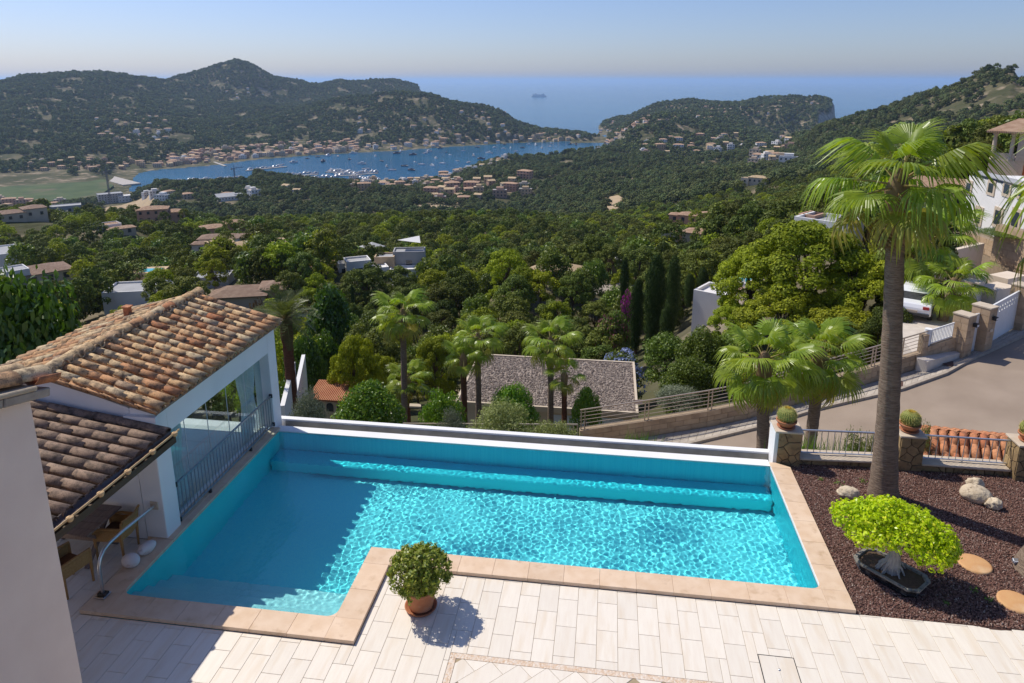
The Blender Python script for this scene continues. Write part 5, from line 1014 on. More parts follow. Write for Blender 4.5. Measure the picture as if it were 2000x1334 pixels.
def gp(t, z): return np.array([*(P0 + dg * Lg * t), z0 + (z1 - z0) * t + z])
b = MB(); ng = np.array([dg[1], -dg[0], 0]) * .025
def slab(t0, t1, za, zb): V = [gp(t0, za), gp(t1, za), gp(t1, zb), gp(t0, zb)]; b.add([v + ng for v in V] + [v - ng for v in V], [(0, 1, 2, 3), (7, 6, 5, 4)] + [(k, 4 + k, 4 + (k + 1) % 4, (k + 1) % 4) for k in range(4)])
slab(0, 1, 0, 1.42); slab(0, 1, 1.52, 1.64); slab(0, 1, 1.74, 1.9); nh = 12
for za in (1.42, 1.64):
    for k in range(nh + 1): slab(max(0, (k - .3) / nh), min(1, (k + .3) / nh), za, za + .10)
b.build('gate_panel', M_WMET, SG); MB().beam(gp(0, 1.93), gp(1, 1.93), .08, .05).build('top_rail', M_WMET, SG)
# driveway court behind the gates, curved stepped wall, retaining walls
M_COURT = mat('pale_court_paving', (0.62, 0.55, 0.47), (0.55, 0.48, 0.41), 3, .8, .002, 30, c3=(.50, .43, .36), s3=.5); M_CREAM = mat('cream_render', (0.74, 0.62, 0.49), (0.68, 0.56, 0.43), 2, .9, .002, 50)
dz = -3.75; cp = [at_z(x, y, dz) for x, y in ((1792, 700), (1812, 706), (1880, 688), (1960, 650), (2010, 625), (2250, 530), (2200, 480), (1990, 568), (1900, 560), (1840, 545), (1760, 590), (1745, 640))]
tag(MB().prism([(p[0], p[1]) for p in cp][::-1], dz - 3, dz).build('driveway', M_COURT), kind='structure')
def ribbon_wall(name, pts, h, label, m, th=.22, cat='wall', steps=None, group=None):
    pts = [np.array(p, float) for p in pts]; n = len(pts); nb = []
    for i in range(n): d = (pts[min(i + 1, n - 1)] - pts[max(i - 1, 0)])[:2]; d = d / np.linalg.norm(d); nb.append(np.array([-d[1], d[0], 0]) * th)
    hs = steps or [h] * (n - 1); b = MB()
    for i in range(n - 1):
        lo = [pts[i], pts[i + 1], pts[i + 1] + nb[i + 1], pts[i] + nb[i]]; zt = max(pts[i][2], pts[i + 1][2]) + hs[i]; b.add([v - [0, 0, 2] for v in lo] + [np.array([v[0], v[1], zt]) for v in lo], [(4, 5, 6, 7), (0, 1, 5, 4), (1, 2, 6, 5), (2, 3, 7, 6), (3, 0, 4, 7)])
    o = b.build(name, m, base=tuple(pts[0])); return tag(o, label, cat, group)
g1 = [at_z(x, y, dz) for x, y in ((1838, 612), (1850, 614), (1870, 612), (1890, 606), (1905, 600), (1915, 592), (1920, 582))]
ribbon_wall('stepped_wall', g1, 0, 'cream curved wall with stepped top in the driveway court', M_CREAM, .9, steps=[.75, .9, 1.05, 1.2, 1.35, 1.5])
for k, (x, y, h) in enumerate(((1942, 588, .9), (1962, 572, 1.1))):
    c = at_z(x, y, dz); tag(MB().obox(c + [0, 0, h / 2 - .5], (.75, .5, 0), (-.3, .45, 0), (0, 0, h / 2 + .5)).build('cream_planter', M_CREAM), ('low cream planter block at the end of the stepped wall', 'taller cream planter block behind the low one')[k], 'planter')
a0 = [at_r(x, y, r_) for x, y, r_ in ((1800, 598, 47), (1860, 560, 52), (1910, 552, 55))]
ribbon_wall('court_wall', [(p[0], p[1], dz) for p in a0], 1.6, 'long pale wall closing the driveway court', M_CREAM, .3)
for k, (x0, y0, x1, y1, r0, r1, h, lb, m_) in enumerate(((1925, 556, 2060, 580, 56, 52, 2.5, 'tall sandstone block retaining wall above the court', M_BLOCK), (1870, 556, 1926, 560, 60, 57, 1.1, 'low sandstone block wall below the grey shutter fence', M_BLOCK))):
    A, B = at_r(x0, y0, r0), at_r(x1, y1, r1); A[2] = B[2] = dz + .3; block_wall('retaining_wall', A, B, A[2], B[2], h, lb, 5 if k == 0 else 3, .9, .5)
A, B = at_r(1872, 532, 60.5), at_r(1925, 540, 58); SH = empty('slat_fence', tuple(A), 'grey white horizontal slat fence above the low block wall', 'fence')
for k in range(7): MB().beam(A + [0, 0, -.4 + k * .22], B + [0, 0, -.4 + k * .22], .04, .19).build('slat', mat('pale_slat', (.62, .62, .64), None, 5, .5) if k == 0 else bpy.data.materials['pale_slat'], SH)
# small tiled roof below the railing at right
GR = empty('tiled_gate_roof', (8.6, 17.6, -1.2), 'small orange barrel tile roof seen through the railing at right', 'roof'); TB4 = [barrel(.45, .11, .09).mesh('roof_tile', M_RT3)]
q0 = at_y(1822, 902, 17.0); ez_ = q0[2]; tiled_slope(GR, (8.6, 17.6, -1.2), (7.6, 16.4, ez_ - .1), (10.6, 16.1, ez_ - .1), (.35, 1.25, .55), TB4, .24, .36, .45, .11, .09, 77, M_RT3); tiled_slope(GR, (8.6, 17.6, -1.2), (11.0, 18.8, ez_ - .1), (8.2, 19.1, ez_ - .1), (-.3, -1.3, .55), TB4, .24, .36, .45, .11, .09, 78, M_RT3)
MB().box(8.0, 10.6, 16.9, 18.4, -6, ez_ - .05).build('wall', M_CREAM, GR)
# white car behind the palms in the court
def car(loc, rz, label, paint):
    c = empty('parked_car', loc, label, 'car', rz=rz); M_ = lambda b_, n, m, bv=0: link(n, b_.mesh(n, m, bevel=bv), c)
    prof = [(-2.1, .35), (-2.15, .7), (-2.0, .95), (-1.5, 1.0), (-1.2, 1.35), (-.6, 1.5), (.5, 1.48), (1.2, 1.05), (1.9, .92), (2.15, .7), (2.15, .35)]; n = len(prof); V = [(x, s * (.86 if z < 1.02 else .68), z) for s in (-1, 1) for x, z in prof]
    M_(MB().add(V, [tuple(range(n)), tuple(range(n, 2 * n))[::-1]] + [(i, n + i, n + (i + 1) % n, (i + 1) % n) for i in range(n)]), 'body', paint, .05)
    for s in (-1, 1):
        M_(MB().add([(-1.35, s * .80, 1.03), (1.0, s * .80, 1.06), (.42, s * .70, 1.42), (-1.08, s * .70, 1.36)], [(0, 1, 2, 3)]), 'side_window', M_DARK)
        for x in (-1.35, 1.35):
            w = M_(MB().tube([(x, s * .72, .33), (x, s * .9, .33)], .33, 18), 'wheel', M_DARK); link('rim', MB().tube([(x, s * .89, .33), (x, s * .905, .33)], .2, 12).mesh('rim', M_STEEL), w)
        M_(MB().box(-2.17, -2.08, s * .62 - .14, s * .62 + .14, .72, .86), 'tail_light', mat('tail_red', (.4, .02, .02), None, 4, .3)); M_(MB().box(2.08, 2.17, s * .62 - .14, s * .62 + .14, .66, .78), 'headlight', M_STEEL)
    M_(MB().add([(-1.52, -.62, 1.02), (-1.52, .62, 1.02), (-1.22, .60, 1.33), (-1.22, -.60, 1.33)], [(0, 1, 2, 3)]), 'rear_window', M_DARK); M_(MB().box(-2.18, -2.12, -.25, .25, .5, .62), 'number_plate', M_CAP); M_(MB().box(-2.2, -2.05, -.8, .8, .35, .5), 'bumper', M_DARK, .02)
q = at_z(1788, 606, dz); car((q[0], q[1], dz), math.radians(62), 'white car parked in the court behind the palm trunks', mat('white_car_paint', (.78, .78, .80), None, 3, .2, spec=.6))
# ---------------------------------------------------------------- palms
M_PALM = leaf_mat('palm_leaf', (0.21, 0.31, 0.026), (0.33, 0.42, 0.042), 0.45, 0.35, 0.18, 2.5, tint=(1.35, 1.3, 0.5), spec=0.5)
M_PALMY = leaf_mat('yellowing_palm_leaf', (0.36, 0.30, 0.05), (0.24, 0.26, 0.04), 0.4, 0.45, 0.15, 2.5, spec=0.4); M_PALMD = leaf_mat('dead_palm_leaf', (0.24, 0.16, 0.08), (0.30, 0.21, 0.11), 0.2, 0.8, 0.15, 4, tint=(1.1, 1, .8))
M_PET = mat('petiole', (0.22, 0.24, 0.05), (0.30, 0.20, 0.07), 6, .5)
def trunk_mat(name, a, b, ring=14):
    m, N, L, p = node_mat(name); tc = N.new('ShaderNodeTexCoord'); mp = N.new('ShaderNodeMapping'); mp.inputs['Scale'].default_value = (6, 6, 40); L.new(tc.outputs['Object'], mp.inputs[0])
    n = N.new('ShaderNodeTexNoise'); n.inputs['Scale'].default_value = 1.0; n.inputs['Detail'].default_value = 6; L.new(mp.outputs[0], n.inputs[0]); v = N.new('ShaderNodeTexVoronoi'); v.inputs['Scale'].default_value = 2.2; L.new(mp.outputs[0], v.inputs[0])
    r = N.new('ShaderNodeMapRange'); r.inputs[1].default_value = .35; r.inputs[2].default_value = .68; L.new(n.outputs[0], r.inputs[0]); x = N.new('ShaderNodeMix'); x.data_type = 'RGBA'; x.inputs[6].default_value = (*a, 1); x.inputs[7].default_value = (*b, 1); L.new(r.outputs[0], x.inputs[0]); L.new(x.outputs[2], p.inputs['Base Color'])
    bp = N.new('ShaderNodeBump'); bp.inputs['Distance'].default_value = .015; ad = N.new('ShaderNodeMath'); ad.operation = 'ADD'; L.new(n.outputs[0], ad.inputs[0]); L.new(v.outputs['Distance'], ad.inputs[1]); L.new(ad.outputs[0], bp.inputs['Height']); L.new(bp.outputs[0], p.inputs['Normal']); p.inputs['Roughness'].default_value = .9; p.inputs['Specular IOR Level'].default_value = .1; return m
M_PTRUNK = trunk_mat('palm_trunk_bark', (0.30, 0.225, 0.165), (0.17, 0.12, 0.088)); M_PTRUNKR = trunk_mat('reddish_palm_bark', (0.20, 0.085, 0.05), (0.10, 0.05, 0.035))
def fan_frond(seed, lp=1.0, R=1.0, nseg=34, droop=.5, fold=.25, span=115, m=None):
    """costapalmate leaf along +x: petiole, then a pleated fan whose tips hang"""
    r = rng_of(seed); V = []; F = []; st = [0.03, .25, .5, .72, .88, 1.0]; wd = [.02, .16, .30, .24, .13, .015]
    for i in range(nseg):
        u = (i + .5) / nseg * 2 - 1; th = math.radians(span) * u + r.normal() * .02; L = R * (1 - .28 * abs(u) ** 2) * r.uniform(.93, 1.05); da = math.radians(span) * 2 / nseg
        dr_ = droop * r.uniform(.7, 1.4); lat = r.normal() * .06; tw = r.normal() * .1; b0 = len(V)
        for s, w in zip(st, wd):
            base = L * s; hw = min(base * da * .56, w * L * da * 1.35) if s < .6 else w * L * da * 1.25 * .9
            ang = th + lat * max(0, s - .6); x = lp + base * math.cos(ang); y = base * math.sin(ang); z = fold * abs(u) * base * .8 - dr_ * L * max(0, s - .35) ** 2.2 * 1.9 - .10 * base * base
            hang = max(0, s - .62); x -= hang * dr_ * L * .55 * math.cos(ang); y -= hang * dr_ * L * .55 * math.sin(ang)
            px_, py_ = -math.sin(ang), math.cos(ang); V += [(x - px_ * hw, y - py_ * hw, z - hw * .35), (x, y, z + hw * .25), (x + px_ * hw, y + py_ * hw, z - hw * .35)]
        for k in range(len(st) - 1):
            a = b0 + k * 3; F += [(a, a + 3, a + 4, a + 1), (a + 1, a + 4, a + 5, a + 2)]
    b = MB(); b.add(V, F, 0, False); b.tube([(0, 0, 0), (lp * .5, 0, .03), (lp * 1.02, 0, 0)], [.028, .02, .014], 5, 1); return b.mesh('frond', [m or M_PALM, M_PET])
FR = [fan_frond(k, 1.0 + .1 * k % .3, 1.0, 34, .42 + .14 * (k % 4), .18 + .06 * (k % 3)) for k in range(6)]
FRH = [fan_frond(20 + k, 1.0, 1.05, 44, .45 + .13 * k, .2 + .05 * (k % 3)) for k in range(6)]
FRY = [fan_frond(40 + k, 1.0, 1.0, 34, .7, .1, m=M_PALMY) for k in range(2)]; FRD = [fan_frond(50 + k, .8, .95, 26, 1.1, -.1, 70, m=M_PALMD) for k in range(2)]
def fan_palm(base, top, r0, r1, crown, label, seed, nf=26, hero=False, bark=None, skirt=4, group=None, yellow=3, flare=1.35, low=-38):
    """Washingtonia: tapered trunk from base to top, a head of fan leaves"""
    P_ = empty('fan_palm', tuple(base), label, 'palm tree', group); base, top = np.array(base, float), np.array(top, float); d = top - base; r = rng_of(seed); n = 40; path = []; rad = []
    for i in range(n + 1): t = i / n; path.append(d * t + np.array([.06 * math.sin(t * 3), 0, 0]) * t * (1 - t) * 2); rad.append((r0 + (r1 - r0) * t ** .7) * (1 + (flare - 1) * math.exp(-t * 9)) * (1 + .025 * math.sin(i * 2.1) + r.normal() * .008))
    link('trunk', MB().tube(path, rad, 14).mesh('trunk', bark or M_PTRUNK), P_); link('crownshaft', MB().tube([d * .93, d * 1.0, d + [0, 0, .25 * crown]], [r1 * 1.25, r1 * 1.5, r1 * .5], 9).mesh('crownshaft', M_PALMD), P_)
    A = 2.39996
    for k in range(nf):
        t = k / (nf - 1); pitch = math.radians(78 - (78 - low) * t ** .8 + r.normal() * 5); az = k * A + r.normal() * .12; src = (FRH if hero else FR)[k % 6]
        if k >= nf - yellow: src = FRY[k % 2]
        s = crown / 2.0 * r.uniform(.9, 1.1) * (.72 if k < 3 else 1); o = link('frond', src, P_, tuple(d + [0, 0, .12 * crown * (1 - t)]), (r.normal() * .15, -pitch, az), (s, s, s)); o.rotation_mode = 'XYZ'
    for k in range(skirt): o = link('dead_frond', FRD[k % 2], P_, tuple(d - [0, 0, .05]), (r.normal() * .2, math.radians(62 + r.uniform(0, 18)), r.uniform(0, 6.28)), (crown / 2 * .85,) * 3)
    return P_
fan_palm((5.95, 13.85, -.12), at_y(1752, 372, 13.7), .245, .15, 1.72, 'tall fan palm with thick trunk rising from the gravel bed', 1, 18, True, skirt=3, flare=1.3, low=-34)
fan_palm((7.95, 11.75, -.12), (8.75, 11.9, 6.7), .40, .19, 2.6, 'fan palm cut by the right edge of the frame with stout base', 2, 24, True, skirt=2, low=-30)
GP = 'fan palms in the gardens below the pool'
for k, (px, bpy_, tpy, y, cr, r0, lb, red, nf) in enumerate((
    (787, 860, 618, 31, 1.9, .20, 'tallest fan palm left of the gravel roof', 0, 24), (795, 850, 745, 32, 1.6, .18, 'short fan palm tucked behind the tallest one', 1, 20),
    (933, 860, 665, 31, 1.75, .19, 'fan palm in front of the left half of the gravel roof', 0, 24), (905, 860, 700, 30, 1.35, .19, 'slim red trunked fan palm at the left edge of the gravel roof', 1, 18),
    (1075, 860, 672, 31, 1.8, .19, 'fan palm in front of the middle of the gravel roof', 0, 22), (1102, 860, 735, 30, 1.25, .17, 'small red trunked fan palm in front of the gravel roof', 1, 14))):
    t = at_y(px, tpy, y); bz = at_y(px, bpy_, y); fan_palm((bz[0], y, ground(bz[0], y) - .3 if ground(bz[0], y) < bz[2] else bz[2] - .3), t, r0 * .9, r0 * .72, cr * .88, lb, 10 + k, nf - 3, bark=M_PTRUNKR if red else None, skirt=2, group=GP)
for k, (px, tpx, tpy, r_, cr, lb) in enumerate(((1497, 1492, 712, 22.5, 1.75, 'full fan palm by the road, left one of the pair'), (1578, 1602, 700, 24.5, 1.75, 'full fan palm by the road, right one of the pair'))):
    t = at_r(tpx, tpy, r_); q = at_r(px, 880, r_); fan_palm((q[0], q[1], -6.2), t, .20, .20, cr, lb, 30 + k, 26, skirt=7, group='pair of fan palms by the road', low=-55)
for k, (px, tpx, tpy, r_, cr, lb) in enumerate(((1795, 1812, 470, 44, 2.7, 'dark shaggy fan palm behind the tall palm trunk in the court'), (1828, 1862, 560, 41, 1.9, 'leaning small fan palm beside the white car'))):
    t = at_r(tpx, tpy, r_); q = at_r(px, 675, r_); fan_palm((q[0], q[1], -4.4), t, .26, .24, cr, lb, 36 + k, 24, skirt=8 if k == 0 else 2, low=-50)
# date palm
def date_frond(seed):
    r = rng_of(seed); V = []; F = []; n = 34; 
    for i in range(n):
        s = .12 + .88 * i / n; x = 2.6 * s - .3 * s ** 3; z = .55 * s - 1.15 * s ** 2.4; L = .48 * math.sin(math.pi * min(1, s * .85 + .12)) + .08
        for sg in (-1, 1):
            b0 = len(V); dx, dy, dz_ = .45 * L, sg * .85 * L, .18 * L + r.normal() * .05; V += [(x - .02, 0, z), (x + .02, 0, z), (x + dx + .012, dy, z + dz_ - .12 * L), (x + dx - .012, dy, z + dz_ - .12 * L)]; F.append((b0, b0 + 1, b0 + 2, b0 + 3))
    b = MB().add(V, F); b.tube([(2.6 * s - .3 * s ** 3, 0, .55 * s - 1.15 * s ** 2.4) for s in np.linspace(0, 1, 8)], [.03, .026, .022, .018, .014, .01, .006, .003], 5, 1); return b.mesh('frond', [M_DATE, M_PET])
M_DATE = leaf_mat('date_palm_leaf', (0.085, 0.11, 0.035), (0.13, 0.15, 0.05), .25, .45, .1, 3)
def date_palm():
    t = at_r(558, 622, 33); q = at_r(572, 800, 33); P_ = empty('date_palm', (q[0], q[1], -10.5), 'feather leaved date palm behind the pavilion', 'palm tree'); o0 = np.array([q[0], q[1], -10.5]); d = t - o0; r = rng_of(5); n = 30
    link('trunk', MB().tube([d * i / n for i in range(n + 1)], [.24 + .02 * math.sin(i * 2.4) + (.05 if i > 25 else 0) for i in range(n + 1)], 12).mesh('trunk', M_PTRUNKR), P_); src = [date_frond(k) for k in range(3)]
    for k in range(34): tt = k / 33; link('frond', src[k % 3], P_, tuple(d), (r.normal() * .1, -math.radians(70 - 105 * tt + r.normal() * 6), k * 2.39996), (.72 * r.uniform(.9, 1.1),) * 3)
date_palm()

# ---------------------------------------------------------------- broadleaf trees, conifers, shrubs (unit meshes: 1 m high, 1 m wide)
def lobes_mesh(lobes, n, size, seed, m, shell=(.7, 1.03), aspect=.6, tilt=.7, up=.35, name='crown', low=-.6):
    r = rng_of(seed); P_ = []; N_ = []; vol = np.array([l[3] * l[4] for l in lobes]); vol = vol / vol.sum()
    for (cx, cy_, cz, rr, rz), w in zip(lobes, vol):
        k = max(8, int(n * w)); d = unit(r.normal(size=(int(k * 1.5), 3))); d = d[d[:, 2] > low][:k]; P_.append(np.array([cx, cy_, cz]) + d * np.array([rr, rr, rz]) * r.uniform(shell[0], shell[1], (len(d), 1))); N_.append(d + np.array([0, 0, up]))
    V, F = leaf_quads(np.concatenate(P_), np.concatenate(N_), size, r, aspect, tilt); return mesh_np(name, V, F, m)
def lobes_dome(k, seed, zmin=.35, zmax=.92, rad=.36, lr=(.13, .22), flat=.75):
    r = rng_of(seed); out = []
    for i in range(k):
        a = i * 2.39996 + r.normal() * .3; f = math.sqrt((i + .5) / k); z = zmin + (zmax - zmin) * math.sqrt(max(0, 1 - f * f * .92)) * r.uniform(.8, 1.08); q = r.uniform(*lr); out.append((rad * f * math.cos(a), rad * f * math.sin(a), min(z, 1 - q * flat * .7), q, q * flat))
    for i in range(k // 3): a = r.uniform(0, 6.28); q = r.uniform(*lr) * .9; out.append((rad * .75 * math.cos(a), rad * .75 * math.sin(a), zmin + r.uniform(-.06, .12), q, q * flat))
    return out
def limbs(seed, lobes, z0=0.0, r0=.03, n=9, zfork=.3, lean=.03):
    r = rng_of(seed); b = MB(); f = np.array([lean * r.normal(), lean * r.normal(), zfork]); b.tube([(0, 0, -.06), f * .5 + [0.01, 0, 0], f, f + [0, 0, .2]], [r0 * 1.2, r0, r0 * .8, r0 * .45], 7)
    for l in lobes[:n]: e = np.array(l[:3]); b.tube([f, (f + e) / 2 + r.normal(size=3) * .02, e], [r0 * .5, r0 * .3, r0 * .12], 4, cap=False)
    return b
M_PINE = leaf_mat('pine_needles', (0.092, 0.120, 0.020), (0.150, 0.178, 0.030), .2, .6, .34, .35, c3=(0.22, 0.25, 0.045), tint=(1.2, 1.2, .6), spec=.15); M_PINEY = leaf_mat('yellow_green_pine_needles', (0.20, 0.245, 0.014), (0.30, 0.34, 0.020), .25, .6, .2, .35, c3=(0.44, 0.47, 0.03), spec=.15)
M_BROAD = leaf_mat('broad_leaves', (0.09, 0.14, 0.018), (0.16, 0.21, 0.03), .25, .45, .3, .6, c3=(0.25, 0.30, 0.045), spec=.3); M_GLOSS = leaf_mat('glossy_dark_leaves', (0.045, 0.095, 0.012), (0.09, 0.16, 0.02), .28, .35, .1, .6, c3=(0.16, 0.25, 0.035), spec=.4)
M_CITR = leaf_mat('citrus_leaves', (0.09, 0.19, 0.015), (0.17, 0.28, 0.025), .32, .35, .15, .8, c3=(0.27, 0.36, 0.04), spec=.4); M_OLIV = leaf_mat('olive_leaves', (0.16, 0.19, 0.11), (0.23, 0.26, 0.16), .15, .6, .15, .8, c3=(0.32, 0.34, 0.24), tint=(1, 1, .8)); M_WISP = leaf_mat('wispy_olive_leaves', (0.20, 0.23, 0.07), (0.28, 0.30, 0.10), .2, .6, .1, .8, c3=(0.36, 0.38, 0.15))
M_CYPR = leaf_mat('cypress_leaves', (0.032, 0.058, 0.014), (0.055, 0.085, 0.02), .1, .65, .25, .8, c3=(0.08, 0.11, 0.03), spec=.1); M_BRWN = leaf_mat('brownish_leaves', (0.12, 0.07, 0.045), (0.16, 0.10, 0.06), .2, .7, .2, .8); M_BARKP = mat('pine_bark', (0.14, 0.095, 0.07), (0.09, 0.06, 0.045), 12, .95, .02, 30, stretch=(3, 3, 1))
PROTO = {}
def proto(kind, v, hi):
    key = (kind, v, hi)
    if key in PROTO: return PROTO[key]
    s = hash_ = {'pine': 100, 'piney': 200, 'broad': 300, 'gloss': 400, 'citrus': 500, 'olive': 600, 'wisp': 700, 'cypress': 800, 'brown': 900, 'conifer': 950}[kind] + v
    if kind in ('pine', 'piney'):
        lb = [l for i_, l in enumerate(lobes_dome(((66, 74, 60, 70), (44, 50, 40, 47), (34, 40, 30, 37))[hi][v % 4], s, .40, .95, .40, ((.058, .105), (.06, .11), (.065, .12))[hi], .75)) if kind == 'piney' or (i_ * 7 + v) % 6]; m = M_PINE if kind == 'pine' else M_PINEY; c = lobes_mesh(lb, (34000, 7500, 1700)[hi], (.024, .036, .062)[hi], s, m, (.72, 1.05), .5, .5, .35); t = limbs(s, lb, r0=.022, n=14, zfork=.38)
    elif kind == 'cypress':
        r = rng_of(s); lb = []
        for z in np.linspace(.06, .95, 22): q = .5 * (math.sin(math.pi * min(1, (1.02 - z) ** .62)) * .55 + .45 * (1 - z) ** .5) * .95 + .02; a = r.uniform(0, 6.28); lb.append((.10 * q * math.cos(a), .10 * q * math.sin(a), z, q * .92, .055 + .02 * r.uniform()))
        c = lobes_mesh(lb, (9000, 4500, 1400)[hi], (.05, .07, .11)[hi], s, M_CYPR, (.6, 1.05), .4, .5, .5); t = MB().tube([(0, 0, -.05), (0, 0, .2)], [.03, .03], 6)
    elif kind == 'conifer': lb = [(.3 * math.cos(i * 2.4) * (1 - i / 16) ** .8, .3 * math.sin(i * 2.4) * (1 - i / 16) ** .8, .08 + .055 * i, .26 * (1 - i / 20), .1) for i in range(16)]; c = lobes_mesh(lb, (9000, 5000, 1400)[hi], .045, s, M_CYPR, (.5, 1.05), .45, .8); t = MB().tube([(0, 0, -.05), (0, 0, .8)], [.03, .01], 6)
    else:
        m = {'broad': M_BROAD, 'gloss': M_GLOSS, 'citrus': M_CITR, 'olive': M_OLIV, 'wisp': M_WISP, 'brown': M_BRWN}[kind]; zmin = {'olive': .38, 'wisp': .2}.get(kind, .28); lb = lobes_dome(20 + v % 5, s, zmin, .9, .36, (.13, .2), .85)
        asp = .3 if kind in ('olive', 'wisp') else .6; c = lobes_mesh(lb, (13000, 5200, 1300)[hi], (.034, .05, .085)[hi] * (1.15 if kind in ('gloss',) else 1), s, m, (.35, 1.06) if kind in ('olive', 'wisp') else (.6, 1.06), asp, .9, .3, low=-.9); t = limbs(s, lb, r0=.02, n=12, zfork=.25)
    PROTO[key] = (c, t.mesh('trunk', M_BARKP)); return PROTO[key]
NAMES = {'pine': 'pine_tree', 'piney': 'pine_tree', 'broad': 'leafy_tree', 'gloss': 'glossy_tree', 'citrus': 'citrus_tree', 'olive': 'olive_tree', 'wisp': 'olive_shrub', 'cypress': 'cypress_tree', 'brown': 'withered_bush', 'conifer': 'conifer_tree'}
def plant(kind, loc, h, w, label, seed, hi=0, group=None, cat=None):
    c, t = proto(kind, seed % (4 if hi else 3), hi); P_ = empty(NAMES[kind], loc, label, cat or ('shrub' if kind in ('wisp', 'brown') else 'tree'), group); rz = (seed * 2.39996) % 6.283
    link('crown', c, P_, (0, 0, 0), (0, 0, rz), (w, w, h)); link('trunk', t, P_, (0, 0, 0), (0, 0, rz), (w, w, h)); return P_
TREES = []                                      # x, y, radius of everything placed by hand, so that the forest keeps clear
def plant_px(kind, px, top, wpx, r_, label, seed, hi=0, bot=None, group=None, zb=None):
    t = at_r(px, top, r_); g = float(ground(t[0], t[1])) if zb is None else zb; w = wpx * r_ * 1.04 / FOC
    if bot is not None: g = max(g, at_r(px, bot, r_)[2])
    TREES.append((t[0], t[1], w * .42)); return plant(kind, (t[0], t[1], g - .05), t[2] - g, w, label, seed, hi, group)
plant_px('gloss', 45, 548, 250, 23, 'big glossy dark green tree at the left edge behind the pavilion roof', 1, zb=-7)
plant_px('gloss', 640, 560, 95, 75, 'rounded bright green tree above the short white villa', 2, 1); plant_px('gloss', 590, 655, 95, 42, 'dark green tree behind the date palm', 3, 0); plant_px('gloss', 640, 650, 70, 52, 'dark green tree right of the date palm', 4, 1)
plant_px('piney', 690, 652, 120, 38, 'yellow green young pine below the date palm to the right', 1, 0); plant_px('piney', 745, 690, 90, 45, 'low yellow green pine left of the tallest fan palm', 2, 0); plant_px('piney', 850, 660, 110, 48, 'yellow green pine between the fan palms', 0, 0)
plant_px('citrus', 712, 752, 165, 26.5, 'dense bright green citrus tree just behind the infinity edge', 1, 0, zb=-7.5); plant_px('citrus', 862, 765, 105, 28, 'bright green citrus tree left of the gravel roof', 2, 0, zb=-8.5); plant_px('citrus', 1003, 752, 115, 29, 'leafy lemon tree before the left half of the gravel roof', 0, 0, zb=-8.8); plant_px('citrus', 1145, 758, 70, 30, 'lemon tree before the right half of the gravel roof', 1, 0, zb=-8.8)
plant_px('olive', 597, 762, 105, 23.5, 'silvery olive tree beside the far end of the pavilion', 1, 0, zb=-6.5); plant_px('wisp', 985, 782, 175, 21.0, 'large wispy olive shrub over the infinity edge', 1, 0, zb=-4.6); plant_px('wisp', 1085, 812, 120, 20.5, 'low wispy olive shrub right of the large one', 2, 0, zb=-4.6); plant_px('olive', 1325, 752, 95, 36, 'silvery olive behind the beige fence', 2, 0, zb=-9.5)
plant_px('olive', 880, 800, 80, 26, 'low silvery olive under the citrus trees', 0, 0, zb=-8)
for k, (px, top, w, r_, lb) in enumerate(((1310, 655, 120, 46, 'leafy green tree right of the gravel roof'), (1375, 640, 110, 43, 'leafy green tree behind the beige fence'), (1440, 650, 120, 44, 'leafy green tree behind the left roadside palm'), (1350, 700, 120, 38, 'low leafy tree over the fence by the gravel roof'), (1530, 700, 150, 40, 'leafy thicket between the roadside palms'), (1640, 690, 110, 42, 'leafy tree right of the roadside palms'))): plant_px('broad', px, top, w, r_, lb, k, 0)
for k, (px, top, w, r_, lb) in enumerate(((1590, 432, 265, 47, 'large yellow green pine left of the tall palm trunk'), (1480, 478, 170, 50, 'broad yellow green pine beside the white pool terrace'), (1690, 500, 190, 46, 'yellow green pine just behind the tall palm trunk'), (1545, 560, 200, 44, 'lower bough of yellow green pine above the roadside palms'), (1650, 600, 190, 42, 'dense yellow green pine above the boundary fence'), (1440, 590, 110, 48, 'small yellow green pine below the cypresses'), (1770, 420, 120, 50, 'yellow green pine right of the tall palm trunk'))): plant_px('piney', px, top, w, r_, lb, k, 0)
for k, (px, top, w, r_, lb) in enumerate(((1745, 600, 130, 40, 'dark pine shading the court beside the palm trunk'), (1800, 428, 150, 47, 'dark pine crown rising behind the shaggy court palm'), (1560, 385, 160, 95, 'tall dark pine above the large yellow green pine'), (1470, 400, 110, 120, 'dark pine left of the hilltop cypresses'), (1180, 465, 75, 130, 'umbrella pine beside the villa drive'), (1250, 480, 100, 105, 'loose branched pine left of the cypress row'), (1355, 470, 80, 130, 'pine in front of the flat roofed villa'))): plant_px('pine', px, top, w, r_, lb, k, 0 if k < 2 else 1)
